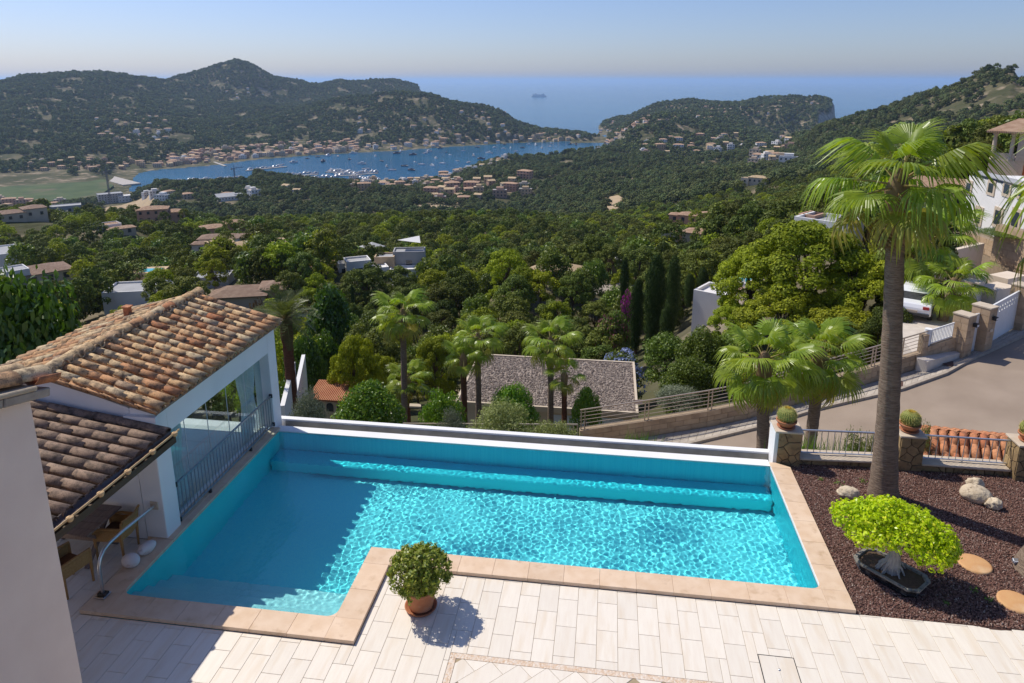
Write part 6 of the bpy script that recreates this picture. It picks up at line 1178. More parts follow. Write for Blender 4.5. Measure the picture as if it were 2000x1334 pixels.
for k, (px, top, bot, w, r_, lb) in enumerate(((1222, 503, 602, 20, 70, 'slender cypress left of the bougainvillea'), (1247, 545, 684, 30, 56, 'dark cypress right of the bougainvillea'), (1284, 498, 690, 46, 58, 'broadest cypress of the row by the villa'), (1319, 500, 650, 32, 62, 'tall cypress right of the broadest one'), (1305, 594, 690, 30, 54, 'short cypress in front of the row'), (1348, 535, 600, 22, 72, 'small cypress before the white villa wall'), (1374, 522, 606, 24, 72, 'cypress left of the turquoise pool'), (1386, 548, 612, 16, 70, 'thin cypress before the white villa wall'), (1403, 540, 608, 18, 68, 'rightmost cypress of the villa row'), (1117, 484, 540, 12, 118, 'cypress by the bend of the villa drive'), (1497, 418, 470, 22, 100, 'left of three cypresses on the slope'), (1519, 420, 472, 22, 100, 'middle of three cypresses on the slope'), (1545, 425, 480, 24, 98, 'right of three cypresses on the slope'), (534, 512, 556, 10, 118, 'left of two thin cypresses by the beige villa'), (545, 522, 560, 9, 116, 'right of two thin cypresses by the beige villa'), (594, 530, 568, 11, 112, 'single cypress right of the beige villa'), (687, 556, 592, 9, 92, 'thin cypress by the small brown roof'))): plant_px('cypress', px, top, w * 1.25, r_, lb, k, 0 if r_ < 80 else 1, bot, 'cypress trees')
plant_px('conifer', 1850, 392, 100, 62, 'tall dark conifer in front of the white villa at right', 1, 0, zb=-4.5); plant_px('brown', 505, 590, 60, 66, 'withered brown bush beside the date palm', 1, 1); plant_px('olive', 1800, 395, 90, 58, 'grey green olive beside the dark conifer', 1, 1, zb=-4.5)
plant_px('broad', 1985, 452, 110, 56, 'clipped green shrub in front of the white villa', 3, 0, zb=-1.5); plant_px('wisp', 1672, 838, 80, 19.0, 'wispy shrub behind the railing left of the palm trunk', 0, 0, zb=-4.8); plant_px('wisp', 1812, 832, 62, 19.0, 'wispy shrub behind the railing right of the palm trunk', 1, 0, zb=-4.8); plant_px('wisp', 1705, 828, 60, 19.5, 'thin shrub rising beside the palm trunk', 2, 0, zb=-4.8)
# grass tufts by the road, plumbago and bougainvillea
def tuft(px, py, r_, w, label, seed):
    q = at_r(px, py, r_); r = rng_of(seed); V = []; F = []
    for k in range(110): c = np.array([r.normal() * w * .4, r.normal() * w * .2, -.35]); d = np.array([r.normal() * .25, r.normal() * .25, 1.0]); L = r.uniform(.35, .75); s = np.array([r.normal(), r.normal(), 0]); s = s / np.linalg.norm(s) * .014; b0 = len(V); V += [c - s, c + s, c + d * L]; F.append((b0, b0 + 1, b0 + 2))
    tag(link('grass_tuft', mesh_np('grass_tuft', V, F, M_WEED), None, tuple(q)), label, 'grass tuft')
for k, (px, py, r_, w, lb) in enumerate(((1250, 856, 24, .8, 'bright green grass tuft by the end of the boundary wall'), (1575, 868, 17.5, .9, 'bright grass tuft behind the railing at the pool corner'), (1625, 876, 17.5, .9, 'bright grass tuft behind the middle of the railing'))): tuft(px, py, r_, w, lb, k + 60)
def flower_mass(px, top, wpx, r_, cols, label, name, seed, hfrac=1.0):
    t = at_r(px, top, r_); w = wpx * r_ / FOC; g = float(ground(t[0], t[1])); h = max(w * .5, (t[2] - g)); P_ = empty(name, (t[0], t[1], g), label, 'shrub'); c, tr = proto('broad', seed % 3, 1); link('foliage', c, P_, (0, 0, 0), (0, 0, seed), (w, w, h)); link('trunk', tr, P_, (0, 0, 0), (0, 0, seed), (w, w, h))
    lb = lobes_dome(14, seed, .3, .92, .36, (.14, .2)); link('flowers', lobes_mesh(lb, 1500, .045, seed + 3, leaf_mat(name + '_petals', cols, tuple(min(1, q * 1.25) for q in cols), .3, .6, 0, 2, tint=(1, 1, 1)), (.98, 1.12), .7, .9, .4, 'flowers'), P_, (0, 0, 0), (0, 0, 0), (w * 1.02, w * 1.02, h * 1.02)); return P_
flower_mass(1215, 688, 100, 44, (0.34, 0.40, 0.62), 'plumbago bush with pale blue flowers behind the gravel roof', 'plumbago_bush', 1); flower_mass(1226, 572, 34, 68, (0.42, 0.03, 0.30), 'magenta bougainvillea between two cypresses', 'bougainvillea', 2); flower_mass(1200, 610, 80, 62, (0.22, 0.10, 0.09), 'dull pink flowering shrub left of the dark cypress', 'flowering_shrub', 3)
# ---------------------------------------------------------------- houses in the valley
def roof_mat(name, a, b, sc=2.2):
    """far clay roof: ribs as fine relief, tones by noise"""
    m, N, L, p = node_mat(name); tc = N.new('ShaderNodeTexCoord'); n = N.new('ShaderNodeTexNoise'); n.inputs['Scale'].default_value = 1.2; n.inputs['Detail'].default_value = 8; L.new(tc.outputs['Object'], n.inputs[0])
    r = N.new('ShaderNodeMapRange'); r.inputs[1].default_value = .38; r.inputs[2].default_value = .62; L.new(n.outputs[0], r.inputs[0]); x = N.new('ShaderNodeMix'); x.data_type = 'RGBA'; x.inputs[6].default_value = (*a, 1); x.inputs[7].default_value = (*b, 1); L.new(r.outputs[0], x.inputs[0]); L.new(x.outputs[2], p.inputs['Base Color']); p.inputs['Roughness'].default_value = .9
    w = N.new('ShaderNodeTexWave'); w.inputs['Scale'].default_value = sc; w.inputs['Distortion'].default_value = .5; L.new(tc.outputs['Object'], w.inputs[0]); bp = N.new('ShaderNodeBump'); bp.inputs['Distance'].default_value = .08; L.new(w.outputs[0], bp.inputs['Height']); L.new(bp.outputs[0], p.inputs['Normal']); return m
M_RFA = roof_mat('valley_clay_roof', (0.42, 0.25, 0.15), (0.54, 0.36, 0.23)); M_RFB = roof_mat('valley_brown_roof', (0.30, 0.19, 0.13), (0.38, 0.26, 0.18)); M_RFO = roof_mat('valley_ochre_roof', (0.56, 0.40, 0.22), (0.62, 0.46, 0.27)); M_FLATR = mat('flat_grey_roof', (0.40, 0.40, 0.40), (0.33, 0.33, 0.33), .4, .9); M_GRAVR = mat('gravel_roof', (0.36, 0.29, 0.24), (0.22, 0.175, 0.145), 9, .95, .03, 14, c3=(.47, .40, .33), s3=18, p3=(.56, .66))
W_WHT = mat('villa_white', (0.76, 0.74, 0.71), (0.70, 0.68, 0.65), .5, .9); W_OCH = mat('villa_ochre', (0.58, 0.43, 0.27), (0.52, 0.37, 0.22), .5, .9); W_PNK = mat('villa_salmon', (0.54, 0.34, 0.24), (0.48, 0.29, 0.20), .5, .9); W_GRY = mat('villa_grey', (0.44, 0.43, 0.42), (0.38, 0.37, 0.36), .5, .9); W_BEI = mat('villa_beige', (0.60, 0.50, 0.38), (0.54, 0.44, 0.32), .5, .9); W_RED = mat('villa_orange_red', (0.52, 0.19, 0.08), (0.46, 0.16, 0.07), .6, .9)
M_PANE = mat('dark_window_pane', (0.035, 0.045, 0.055), (0.05, 0.06, 0.07), 2, .12, spec=.6); M_POOLW = mat('far_pool_water', (0.05, 0.40, 0.46), (0.08, 0.46, 0.52), 1, .1, spec=.5)
MS = [None]; CLEAR = []                                      # x, y, radius kept free of trees
def rot2(x, y, a): return x * math.cos(a) - y * math.sin(a), x * math.sin(a) + y * math.cos(a)
def house(label, px, py, r_, yaw, blocks, cat='house', name='villa', group=None, win=True, wsz=(1.1, 1.3), clear=True):
    """a villa of blocks (dx, dy, width, depth, height, roof kind, wall, roof, base lift); local -y faces the camera side"""
    g, f_, _ = SITES.get((px, py)) or (at_r(px, py, r_), 1.0, 0); blocks = [tuple(v * f_ for v in b_[:4]) + (b_[4] * f_,) + tuple(b_[5:]) for b_ in blocks]
    H_ = empty(name, tuple(g), label, cat, group); az = math.atan2(g[0], g[1]); a = -az + math.radians(yaw); M_ = Matrix.Translation(Vector(g)) @ Matrix.Rotation(a, 4, 'Z'); MS[0] = M_ @ Matrix.Scale(f_, 4)
    def tr(b): b.v = [tuple(M_ @ Vector(v)) for v in b.v]; return b
    for bi, bl in enumerate(blocks):
        dx, dy, w, d, h, kind, wm, rm = bl[:8]; z0 = bl[8] if len(bl) > 8 else 0.0; x0, x1, y0, y1 = dx - w / 2, dx + w / 2, dy - d / 2, dy + d / 2
        wall = tr(MB().box(x0, x1, y0, y1, (-9 if z0 == 0 else z0), z0 + h)).build('wall', wm, H_); b = MB(); o = .35
        if kind == 'hip':
            rz = .28 * min(w, d) / 2 + .1; k = min(w, d) / 2; V = [(x0 - o, y0 - o, z0 + h), (x1 + o, y0 - o, z0 + h), (x1 + o, y1 + o, z0 + h), (x0 - o, y1 + o, z0 + h)]; R = [(x0 + k, dy, z0 + h + rz), (x1 - k, dy, z0 + h + rz)] if w > d else [(dx, y0 + k, z0 + h + rz), (dx, y1 - k, z0 + h + rz)]
            V = V + [(x, y, z + .14) for x, y, z in V] + [(x, y, z + .14) for x, y, z in R]; F = [(0, 3, 2, 1), (0, 1, 5, 4), (1, 2, 6, 5), (2, 3, 7, 6), (3, 0, 4, 7)] + ([(4, 5, 9, 8), (5, 6, 9), (6, 7, 8, 9), (7, 4, 8)] if w > d else [(4, 5, 8), (5, 6, 9, 8), (6, 7, 9), (7, 4, 8, 9)])
            tr(b.add(V, F)).build('roof', rm, H_)
        elif kind == 'flat':
            b.box(x0 + .2, x1 - .2, y0 + .2, y1 - .2, z0 + h, z0 + h + .06); tr(b).build('roof', rm, H_); p = MB(); q = z0 + h
            p.box(x0, x1, y0, y0 + .2, q, q + .35); p.box(x0, x1, y1 - .2, y1, q, q + .35); p.box(x0, x0 + .2, y0 + .2, y1 - .2, q, q + .35); p.box(x1 - .2, x1, y0 + .2, y1 - .2, q, q + .35); tr(p).build('parapet', wm, H_)
        elif kind == 'shed':
            V = [(x0 - o, y0 - o, z0 + h), (x1 + o, y0 - o, z0 + h), (x1 + o, y1 + o, z0 + h + .22 * d), (x0 - o, y1 + o, z0 + h + .22 * d)]; tr(b.add(V + [(x, y, z + .15) for x, y, z in V], [(0, 3, 2, 1), (4, 5, 6, 7)] + [(i, (i + 1) % 4, 4 + (i + 1) % 4, 4 + i) for i in range(4)])).build('roof', rm, H_)
            tr(MB().add([(x0, y1, z0 + h - .1), (x1, y1, z0 + h - .1), (x1, y1, z0 + h + .2 * d), (x0, y1, z0 + h + .2 * d), (x0, y0, z0 + h - .1), (x1, y0, z0 + h - .1)], [(0, 1, 2, 3), (4, 0, 3), (5, 2, 1)])).build('gable', wm, H_)
        if win and h > 2:
            nfl = max(1, int(h // 2.7))
            for fl in range(nfl):
                zc = z0 + (fl + .55) * h / nfl
                for face in range(3):
                    L_ = w if face == 0 else d; n = max(1, int(L_ / 3.0))
                    for i in range(n):
                        t = -L_ / 2 + (i + .5) * L_ / n; ww, hh = wsz[0] / 2, wsz[1] / 2; bb = MB()
                        for lay, (e, dp, mi) in enumerate(((.12, .07, 0), (0, .085, 1))):
                            if face == 0: bb.box(dx + t - ww - e, dx + t + ww + e, y0 - dp, y0 + .02, zc - hh - e, zc + hh + e, mi)
                            elif face == 1: bb.box(x0 - dp, x0 + .02, dy + t - ww - e, dy + t + ww + e, zc - hh - e, zc + hh + e, mi)
                            else: bb.box(x1 - .02, x1 + dp, dy + t - ww - e, dy + t + ww + e, zc - hh - e, zc + hh + e, mi)
                        tr(bb).build('window', [wm, M_PANE], H_)
        c = M_ @ Vector((dx, dy, 0)); 
        if clear: CLEAR.append((c.x, c.y, .55 * math.hypot(w, d) * .85 + 1.0)); f = M_ @ Vector((dx, dy - d / 2 - w * .4, 0)); CLEAR.append((f.x, f.y, w * .5)); f = M_ @ Vector((dx, dy - d / 2 - w * .9, 0)); CLEAR.append((f.x, f.y, w * .45)); f = M_ @ Vector((dx, dy - d / 2 - w * 1.4, 0)); CLEAR.append((f.x, f.y, w * .4))
    return H_, MS[0]
def extra(H_, M_, name, b, m): b.v = [tuple(M_ @ Vector(v)) for v in b.v]; return b.build(name, m, H_)
def px_m(px, r_): return px * r_ * 1.04 / FOC
house('white modern villa cut by the left edge of the frame', 0, 545, 140, 0, [(-1, 3, 8, 8, 4.2, 'flat', W_WHT, M_FLATR)]); house('low villa with brown tiled roof right of the white wall at left', 85, 556, 132, 12, [(0, 3, 9, 6, 1.8, 'hip', W_BEI, M_RFB), (-3.5, 2, 4, 4, 2.8, 'flat', W_WHT, M_FLATR)])
house('brown roofed villa in the far left pinewood', 42, 432, 380, 10, [(-4, 3, 12, 8, 4, 'hip', W_BEI, M_RFB), (6, 4, 9, 8, 5, 'hip', W_BEI, M_RFB)]); house('salmon villa above the valley road', 300, 434, 360, -8, [(0, 3, 13, 8, 6, 'hip', W_PNK, M_RFA), (9, 4, 8, 7, 4, 'hip', W_PNK, M_RFA)]); house('white house with blue awning beside the valley road', 216, 456, 330, 15, [(0, 3, 9, 7, 3.5, 'flat', W_WHT, M_RFA), (3, -4, 10, 5, 2.5, 'hip', W_BEI, M_RFA)])
house('grey brown villa left of the valley road head', 130, 418, 420, 0, [(0, 3, 14, 8, 4, 'flat', W_GRY, M_FLATR)])
house('orange villa standing alone in the pinewood', 436, 462, 290, 6, [(-3, 3, 9, 7, 3.6, 'hip', W_PNK, M_RFA), (5, 4, 7, 6, 4.6, 'hip', W_PNK, M_RFA), (10, 3, 5, 4, 2.6, 'hip', W_OCH, M_RFO)])
house('white villa with brown roof behind the beige tower villa', 440, 492, 212, -14, [(-2, 4, 11, 6, 3.6, 'hip', W_WHT, M_RFB), (-6, 0, 5, 4, 2.8, 'hip', W_WHT, M_RFB), (5, 6, 7, 5, 3.2, 'hip', W_WHT, M_RFB)])
H_, M_ = house('beige villa with round tower and ochre roofs', 470, 510, 185, 8, [(-4, 3, 6, 6, 4.6, 'hip', W_OCH, M_RFO), (1.5, 4, 6, 5, 3.4, 'hip', W_OCH, M_RFO), (8.5, 3, 7, 6, 3.4, 'hip', W_OCH, M_RFO)]); extra(H_, M_, 'tower', MB().tube([(4.2, 1, -3), (4.2, 1, 4.2)], 1.5, 16, smooth=True), W_BEI); extra(H_, M_, 'tower_roof', MB().lathe([(0, .5), (1.7, 0)], 16, (4.2, 1, 4.2)), M_RFO)
H_, M_ = house('long terracotta roofed villa with several wings', 560, 545, 158, -10, [(-4.5, 3, 8, 6, 2.6, 'hip', W_BEI, M_RFA), (2, 4, 8, 6, 3.2, 'hip', W_BEI, M_RFA), (7.5, 2, 6, 6, 2.8, 'hip', W_BEI, M_RFA)], wsz=(1.0, 1.4))
H_, M_ = house('wide flat grey roofed modern house behind the pavilion', 330, 590, 84, -18, [(-2.2, 2, 9.5, 4.5, 1.3, 'flat', W_WHT, M_FLATR), (4.2, 3.4, 4.2, 3, 2.0, 'flat', W_GRY, M_FLATR)], win=False); extra(H_, M_, 'roof_light', MB().box(1.2, 2.0, 1.2, 1.9, 1.4, 1.6), M_WHITE); extra(H_, M_, 'terrace', MB().box(-6.5, -2.5, 6.5, 9.5, -.8, 1.9), W_OCH); extra(H_, M_, 'pool', MB().box(-5.3, -2.9, 7.0, 8.6, 1.91, 1.93), M_POOLW)
house('brown tiled house half hidden behind the pavilion ridge', 465, 598, 76, -12, [(0, 2, 5.6, 4.2, 1.0, 'hip', W_BEI, M_RFB), (3.4, 2.6, 2.6, 3.4, 1.3, 'hip', W_PNK, M_RFB)], win=False)
house('flat white garage block left of the beige tower villa', 655, 505, 225, 5, [(0, 2, 7, 5, 3, 'flat', W_GRY, M_FLATR)]); house('low glass fronted white house in the trees', 628, 500, 232, 25, [(0, 2, 5, 4, 2.4, 'shed', W_WHT, M_FLATR)])
H_, M_ = house('white cubic villa with curved terrace', 712, 552, 172, 10, [(-1, 3, 6, 5, 5, 'flat', W_WHT, M_FLATR), (3, 2, 6, 6, 3.2, 'flat', W_WHT, W_WHT), (-4, 5, 3, 3, 4, 'flat', W_WHT, M_FLATR)]); extra(H_, M_, 'terrace', MB().tube([(5, -3, -4), (5, -3, .5)], 3.2, 20), W_WHT)
H_, M_ = house('grey and white modern villa with sail canopy', 775, 545, 178, -6, [(-3, 3, 5, 5, 5.2, 'flat', W_OCH, M_FLATR), (3, 5, 8, 5, 6, 'flat', W_GRY, M_FLATR), (2, 0, 7, 4, 2.6, 'flat', W_WHT, W_WHT)]); extra(H_, M_, 'canopy', MB().add([(0, 5, 9), (6, 4, 8.4), (5.5, 8, 9.4), (.5, 8, 8.4)], [(0, 1, 2, 3)]), W_WHT); extra(H_, M_, 'pavilion_roof', MB().lathe([(0, 1.2), (3.5, 0)], 4, (-7, 9, 6.5)), M_FLATR); extra(H_, M_, 'pool', MB().box(-8, -1, -7, -4.5, -1, -.3), M_POOLW)
H_, M_ = house('ochre villa with arches beside the bend of the drive', 1062, 560, 122, -32, [(-.5, 2.5, 5, 5, 2.9, 'hip', W_OCH, M_RFO), (3, 4.0, 4.2, 4, 3.1, 'hip', W_OCH, M_RFO), (-3.2, 3.5, 2.4, 3.4, 2.2, 'hip', W_OCH, M_RFO)], wsz=(.8, 1.3)); extra(H_, M_, 'chimney', MB().box(.6, 1.2, 3.2, 3.8, 2.9, 4.2), W_OCH)
H_, M_ = house('small rendered building with round vaulted roof', 1210, 536, 112, -5, [(0, 2, 2.6, 4, 1.4, 'none', W_BEI, M_RFB)], win=False); extra(H_, M_, 'vault', MB().add([(1.3 * math.cos(t), y, 1.4 + 1.1 * math.sin(t)) for y in (-.05, 4.05) for t in np.linspace(0, math.pi, 10)], [tuple(range(10))[::-1], tuple(range(10, 20))] + [(i, i + 1, 11 + i, 10 + i) for i in range(9)]), W_GRY)
house('pale villa with tiled roof on the slope left of the hill cypresses', 1355, 478, 168, -20, [(0, 3, 6.5, 5, 2.6, 'hip', W_BEI, M_RFA), (-6, 1, 4, 4, 2.2, 'flat', W_BEI, M_RFA)]); H_, M_ = house('salmon villa with round tower in the upper valley', 1365, 440, 300, -10, [(-5, 4, 8, 7, 3.6, 'hip', W_PNK, M_RFA), (3, 4, 7, 7, 4.4, 'hip', W_PNK, M_RFA), (-11, 5, 5, 5, 3, 'hip', W_PNK, M_RFA)]); extra(H_, M_, 'tower', MB().tube([(6.5, 1, -3), (6.5, 1, 7)], 2.4, 14), W_PNK); extra(H_, M_, 'tower_roof', MB().lathe([(0, 1), (2.8, 0)], 14, (6.5, 1, 7)), M_RFA)
H_, M_ = house('flat white roofed villa with satellite of railings above the pines', 1600, 470, 96, -24, [(0, 2, 6, 5, 2.0, 'flat', W_WHT, M_FLATR), (-2.5, 3, 2, 3, 2.0, 'flat', W_PNK, W_WHT)], win=False)
H_, M_ = house('white villa with turquoise pool and pergola right of the cypresses', 1400, 612, 74, -22, [(-.6, 2, 4.4, 4, 1.7, 'flat', W_WHT, W_WHT), (2.4, 1.5, 2.6, 4, 1.2, 'shed', W_WHT, M_RFA)]); extra(H_, M_, 'pool', MB().box(-1.2, .9, 5.6, 7.2, 2.4, 2.46), M_POOLW); extra(H_, M_, 'pool_deck', MB().box(-2, 3.4, 5, 7.9, -3, 2.39), W_WHT)
for k in range(7): extra(H_, M_, 'pergola_beam', MB().box(.6 + k * .5, .75 + k * .5, 5.2, 8.6, 4.2, 4.35), W_WHT)
for x, y in ((.7, 5.4), (3.6, 5.4), (.7, 8.4), (3.6, 8.4)): extra(H_, M_, 'pergola_post', MB().box(x - .08, x + .08, y - .08, y + .08, 2.3, 4.2), W_WHT)
house('white building site block below the harbour marsh', 218, 396, 800, 8, [(0, 5, 22, 12, 9, 'flat', W_GRY, M_FLATR), (12, 2, 12, 10, 6, 'flat', W_WHT, W_WHT)]); house('wide beige house on the green slope of the right valley', 1478, 360, 560, -18, [(0, 4, 14, 9, 5, 'hip', W_BEI, M_RFO), (-9, 2, 6, 7, 4, 'flat', W_BEI, M_RFO)]); house('low white house among trees in the bay hill pinewood', 445, 392, 640, 14, [(0, 4, 16, 9, 3.4, 'shed', W_WHT, M_FLATR), (10, 5, 7, 7, 4.4, 'flat', W_GRY, M_FLATR)])
# gravel roofed house just below the infinity edge
gr0, gr1, gy0_, gy1_ = -7.76, 1.95, 33.4, 40.2; gz = -8.35
GH = empty('gravel_roof_house', (-3, 37, gz - 3), 'flat house with grey brown gravel roof and white rim below the pool', 'house')
MB().box(gr0 + .3, gr1 - .3, gy0_ + .3, gy1_ - .3, gz - 8, gz - .2).build('wall', W_BEI, GH); MB().box(gr0 + .14, gr1 - .14, gy0_ + .14, gy1_ - .14, gz - .2, gz - .03).build('roof', M_GRAVR, GH)
for bx in ((gr0, gr1, gy1_ - .13, gy1_), (gr0, gr1, gy0_, gy0_ + .13), (gr0, gr0 + .13, gy0_ + .131, gy1_ - .131), (gr1 - .13, gr1, gy0_ + .131, gy1_ - .131)): MB().box(*bx, gz - .25, gz + .05).build('roof_rim', W_BEI, GH)
q = at_z(1060, 728, gz); MB().tube([(q[0], q[1], gz - .1), (q[0], q[1], gz + .75)], .07, 8).build('vent_pipe', W_BEI, GH); MB().box(-2.5, 1.2, gy0_ + .28, gy0_ + .299, gz - 3, gz - .5).build('shutter', mat('pale_blue_shutter', (.55, .62, .68), None, 4, .4), GH)
r = rng_of(9); n = 9000; gn_instances('roof_gravel', np.stack([r.uniform(gr0 + .16, gr1 - .16, n), r.uniform(gy0_ + .16, gy1_ - .16, n), np.full(n, gz - .02)], 1), [bpy.data.objects.new('pebble', pebble(k + 9, tile_mat('roof_pebble', [(.30, .24, .20), (.40, .33, .28), (.24, .19, .16), (.52, .45, .38)], (.16, .13, .11)))) for k in range(1)], None, 'loose grey brown gravel on the flat roof below the pool', 'gravel', .07, .15, 3)
CLEAR += [(-3, 37, 5.6), (-6, 37, 4.2), (0, 37, 4.2), (-4, 30, 4), (0, 29, 4)]
# outbuilding with arches and orange tiles, garden wall, pergola beams
OB = empty('arched_outbuilding', tuple(at_r(668, 800, 36)), 'low outbuilding with orange tiled roof and small arches behind the infinity edge', 'house'); q = at_r(665, 795, 36); x0, y0, z0 = q; MB().box(x0 - 1.5, x0 + 1.3, y0, y0 + 1.4, z0 - 2, z0 + .45).build('wall', W_BEI, OB)
V = [(x0 - 1.8, y0 - .3, z0 + .42), (x0 + 1.5, y0 - .3, z0 + .42), (x0 + 1.5, y0 + 1.5, z0 + .75), (x0 - 1.8, y0 + 1.5, z0 + .75)]; MB().add(V + [(x, y, z + .1) for x, y, z in V], [(0, 3, 2, 1), (4, 5, 6, 7)] + [(i, (i + 1) % 4, 4 + (i + 1) % 4, 4 + i) for i in range(4)]).build('roof', roof_mat('outbuilding_orange_roof', (0.46, 0.17, 0.08), (0.54, 0.23, 0.11), 3), OB)
for k in range(3): c = x0 - 1.2 + k * .6; MB().add([(c - .2, y0 - .02, z0 - .3), (c + .2, y0 - .02, z0 - .3)] + [(c + .2 * math.cos(t), y0 - .02, z0 + .02 + .2 * math.sin(t)) for t in np.linspace(0, math.pi, 8)], [tuple(range(10))]).build('arch', M_PANE, OB)
A, B = at_r(556, 792, 30), at_r(600, 742, 40); ribbon_wall('garden_wall', [tuple(A - [0, 0, 1.0]), tuple((A + B) / 2 - [0, 0, 1]), tuple(B - [0, 0, 1.0])], 1.0, 'white garden wall running down behind the date palm', W_WHT, .2)
PG = empty('garden_pergola', tuple(at_r(800, 800, 33)), 'dark pergola beams between the citrus trees', 'pergola'); A, B = at_r(745, 762, 34), at_r(850, 768, 34); MB().beam(A, B, .12, .14).build('beam', M_DARK, PG); C_, D = at_r(800, 792, 31.5), at_r(822, 793, 31.5); MB().beam(C_, D, .3, .08).build('shelf', W_BEI, PG)
for q in (A, B): MB().beam(q, q - [0, 0, 2.6], .1, .1, up=(1, 0, 0)).build('post', M_DARK, PG)
# villas at the right edge
WV = empty('white_villa', tuple(at_r(1960, 520, 72)), 'large white villa with small square stone framed windows at the right edge', 'house'); A, B = at_r(1868, 500, 84), at_r(2180, 520, 62); d = (B - A)[:2]; L = np.linalg.norm(d); d = d / L; nv = np.array([d[1], -d[0]]); zt0 = at_r(1885, 345, 82)[2]; zb = dz
def wp(t, z, o=0.0): return np.array([A[0] + d[0] * t + nv[0] * o, A[1] + d[1] * t + nv[1] * o, z])
b = MB(); V = [wp(0, zb - 2), wp(L, zb - 2), wp(L, zb - 2, -9), wp(0, zb - 2, -9)]; W = [np.array([v[0], v[1], zt0 + (.3 if i in (1, 2) else 0)]) for i, v in enumerate(V)]; b.add(V + W, [(4, 5, 6, 7), (0, 1, 5, 4), (1, 2, 6, 5), (2, 3, 7, 6), (3, 0, 4, 7)]); b.build('wall', W_WHT, WV)
V = [wp(-.2, zt0 + .31, .25), wp(L, zt0 + .61, .25), wp(L, zt0 + .61, -1.2), wp(-.2, zt0 + .31, -1.2)]; MB().add(V + [v + [0, 0, .08] for v in V], [(0, 3, 2, 1), (4, 5, 6, 7)] + [(i, (i + 1) % 4, 4 + (i + 1) % 4, 4 + i) for i in range(4)]).build('roof_edge', M_FLATR, WV)
def vwin(px, py, r_, w, h):
    rd = ray(px, py); s_w = (A[0] * d[1] - A[1] * d[0]) / (rd[0] * d[1] - rd[1] * d[0]); q = C0 + rd * s_w; t = (q[:2] - A[:2]) @ d; zc = q[2]; f = WV
    for wdt, hh, o, m_, nm in ((w / 2 + .3, h / 2 + .3, .06, M_CAP, 'window_frame'), (w / 2, h / 2, .075, M_PANE, 'pane')): f = MB().obox(wp(t, zc, o / 2), (*(d * wdt), 0), (*(nv * o), 0), (0, 0, hh)).build(nm, m_, f)
for px, py in ((1893, 366), (1937, 367), (1968, 369), (1998, 374)): vwin(px, py, 72, .95, .85)
for px, py in ((1950, 425), (1985, 428), (1912, 422)): vwin(px, py, 72, 1.1, 1.3)
vwin(1918, 490, 73, 1.9, 2.2); CLEAR.append((A[0] + d[0] * 6, A[1] + d[1] * 6, 9)); CLEAR.append((A[0], A[1], 5))
q = at_r(1990, 348, 100); RD = empty('red_villa', tuple(q), 'orange red villa with stone columns and tiled roof at the right edge', 'house'); ax = math.atan2(q[0], q[1]); Mr = Matrix.Translation(Vector(q)) @ Matrix.Rotation(-ax - .12, 4, 'Z') @ Matrix.Scale(1.22, 4)
E_ = lambda n, b, m, p=RD: (setattr(b, 'v', [tuple(Mr @ Vector(v)) for v in b.v]), b.build(n, m, p))[1]
E_('wall', MB().box(.2, 7, 0, 6, -6, 4.3), W_RED); E_('stone_wall', MB().box(-2.6, .2, -.2, 5, -6, 1.6), M_CAP); E_('corner_stone', MB().box(-.5, .25, -.26, .1, 1.6, 4.2), M_CAP)
for x in (-2.4, -.95): E_('column', MB().lathe([(.24, 0), (.24, .2), (.16, .3), (.19, 1.4), (.15, 2.3), (.26, 2.45), (.26, 2.6)], 14, (x, -.02, 1.62)), M_CAP)
E_('balustrade', MB().box(-2.55, -.6, -.12, .02, 1.6, 2.3), M_CAP); V = [(-3.1, -.8, 4.22), (7, -.8, 4.22), (7, 3, 5.3), (-1.2, 3, 5.3), (-3.1, 6.5, 4.22)]; E_('roof', MB().add(V + [(x, y, z + .16) for x, y, z in V], [(0, 4, 3, 2, 1), (5, 6, 7, 8, 9)] + [(i, (i + 1) % 5, 5 + (i + 1) % 5, 5 + i) for i in range(5)]), M_RFA)
E_('chimney', MB().box(2.0, 2.9, .5, 1.4, 4.4, 6.0), W_RED); E_('chimney_cap', MB().add([(1.8, .3, 6.0), (3.1, .3, 6.0), (3.1, 1.6, 6.0), (1.8, 1.6, 6.0), (2.45, .95, 6.5)], [(0, 3, 2, 1), (0, 1, 4), (1, 2, 4), (2, 3, 4), (3, 0, 4)]), M_RFA); E_('stone_turret', MB().box(.9, 2.3, -1.6, -.3, -6, 2.2), M_CAP); E_('turret_roof', MB().add([(.6, -1.9, 2.2), (2.6, -1.9, 2.2), (2.6, 0, 2.2), (.6, 0, 2.2), (1.6, -1, 2.8)], [(0, 3, 2, 1), (0, 1, 4), (1, 2, 4), (2, 3, 4), (3, 0, 4)]), M_RFA); E_('lower_roof', MB().add([(-9, -3, -1.2), (7, -3, -1.2), (7, 0, -.5), (-9, 0, -.5), (-9, -3, -1.4), (7, -3, -1.4), (7, 0, -.7), (-9, 0, -.7)], [(0, 1, 2, 3), (7, 6, 5, 4), (0, 4, 5, 1), (3, 2, 6, 7), (0, 3, 7, 4), (1, 5, 6, 2)]), M_RFA)
CLEAR.append((q[0], q[1], 8))
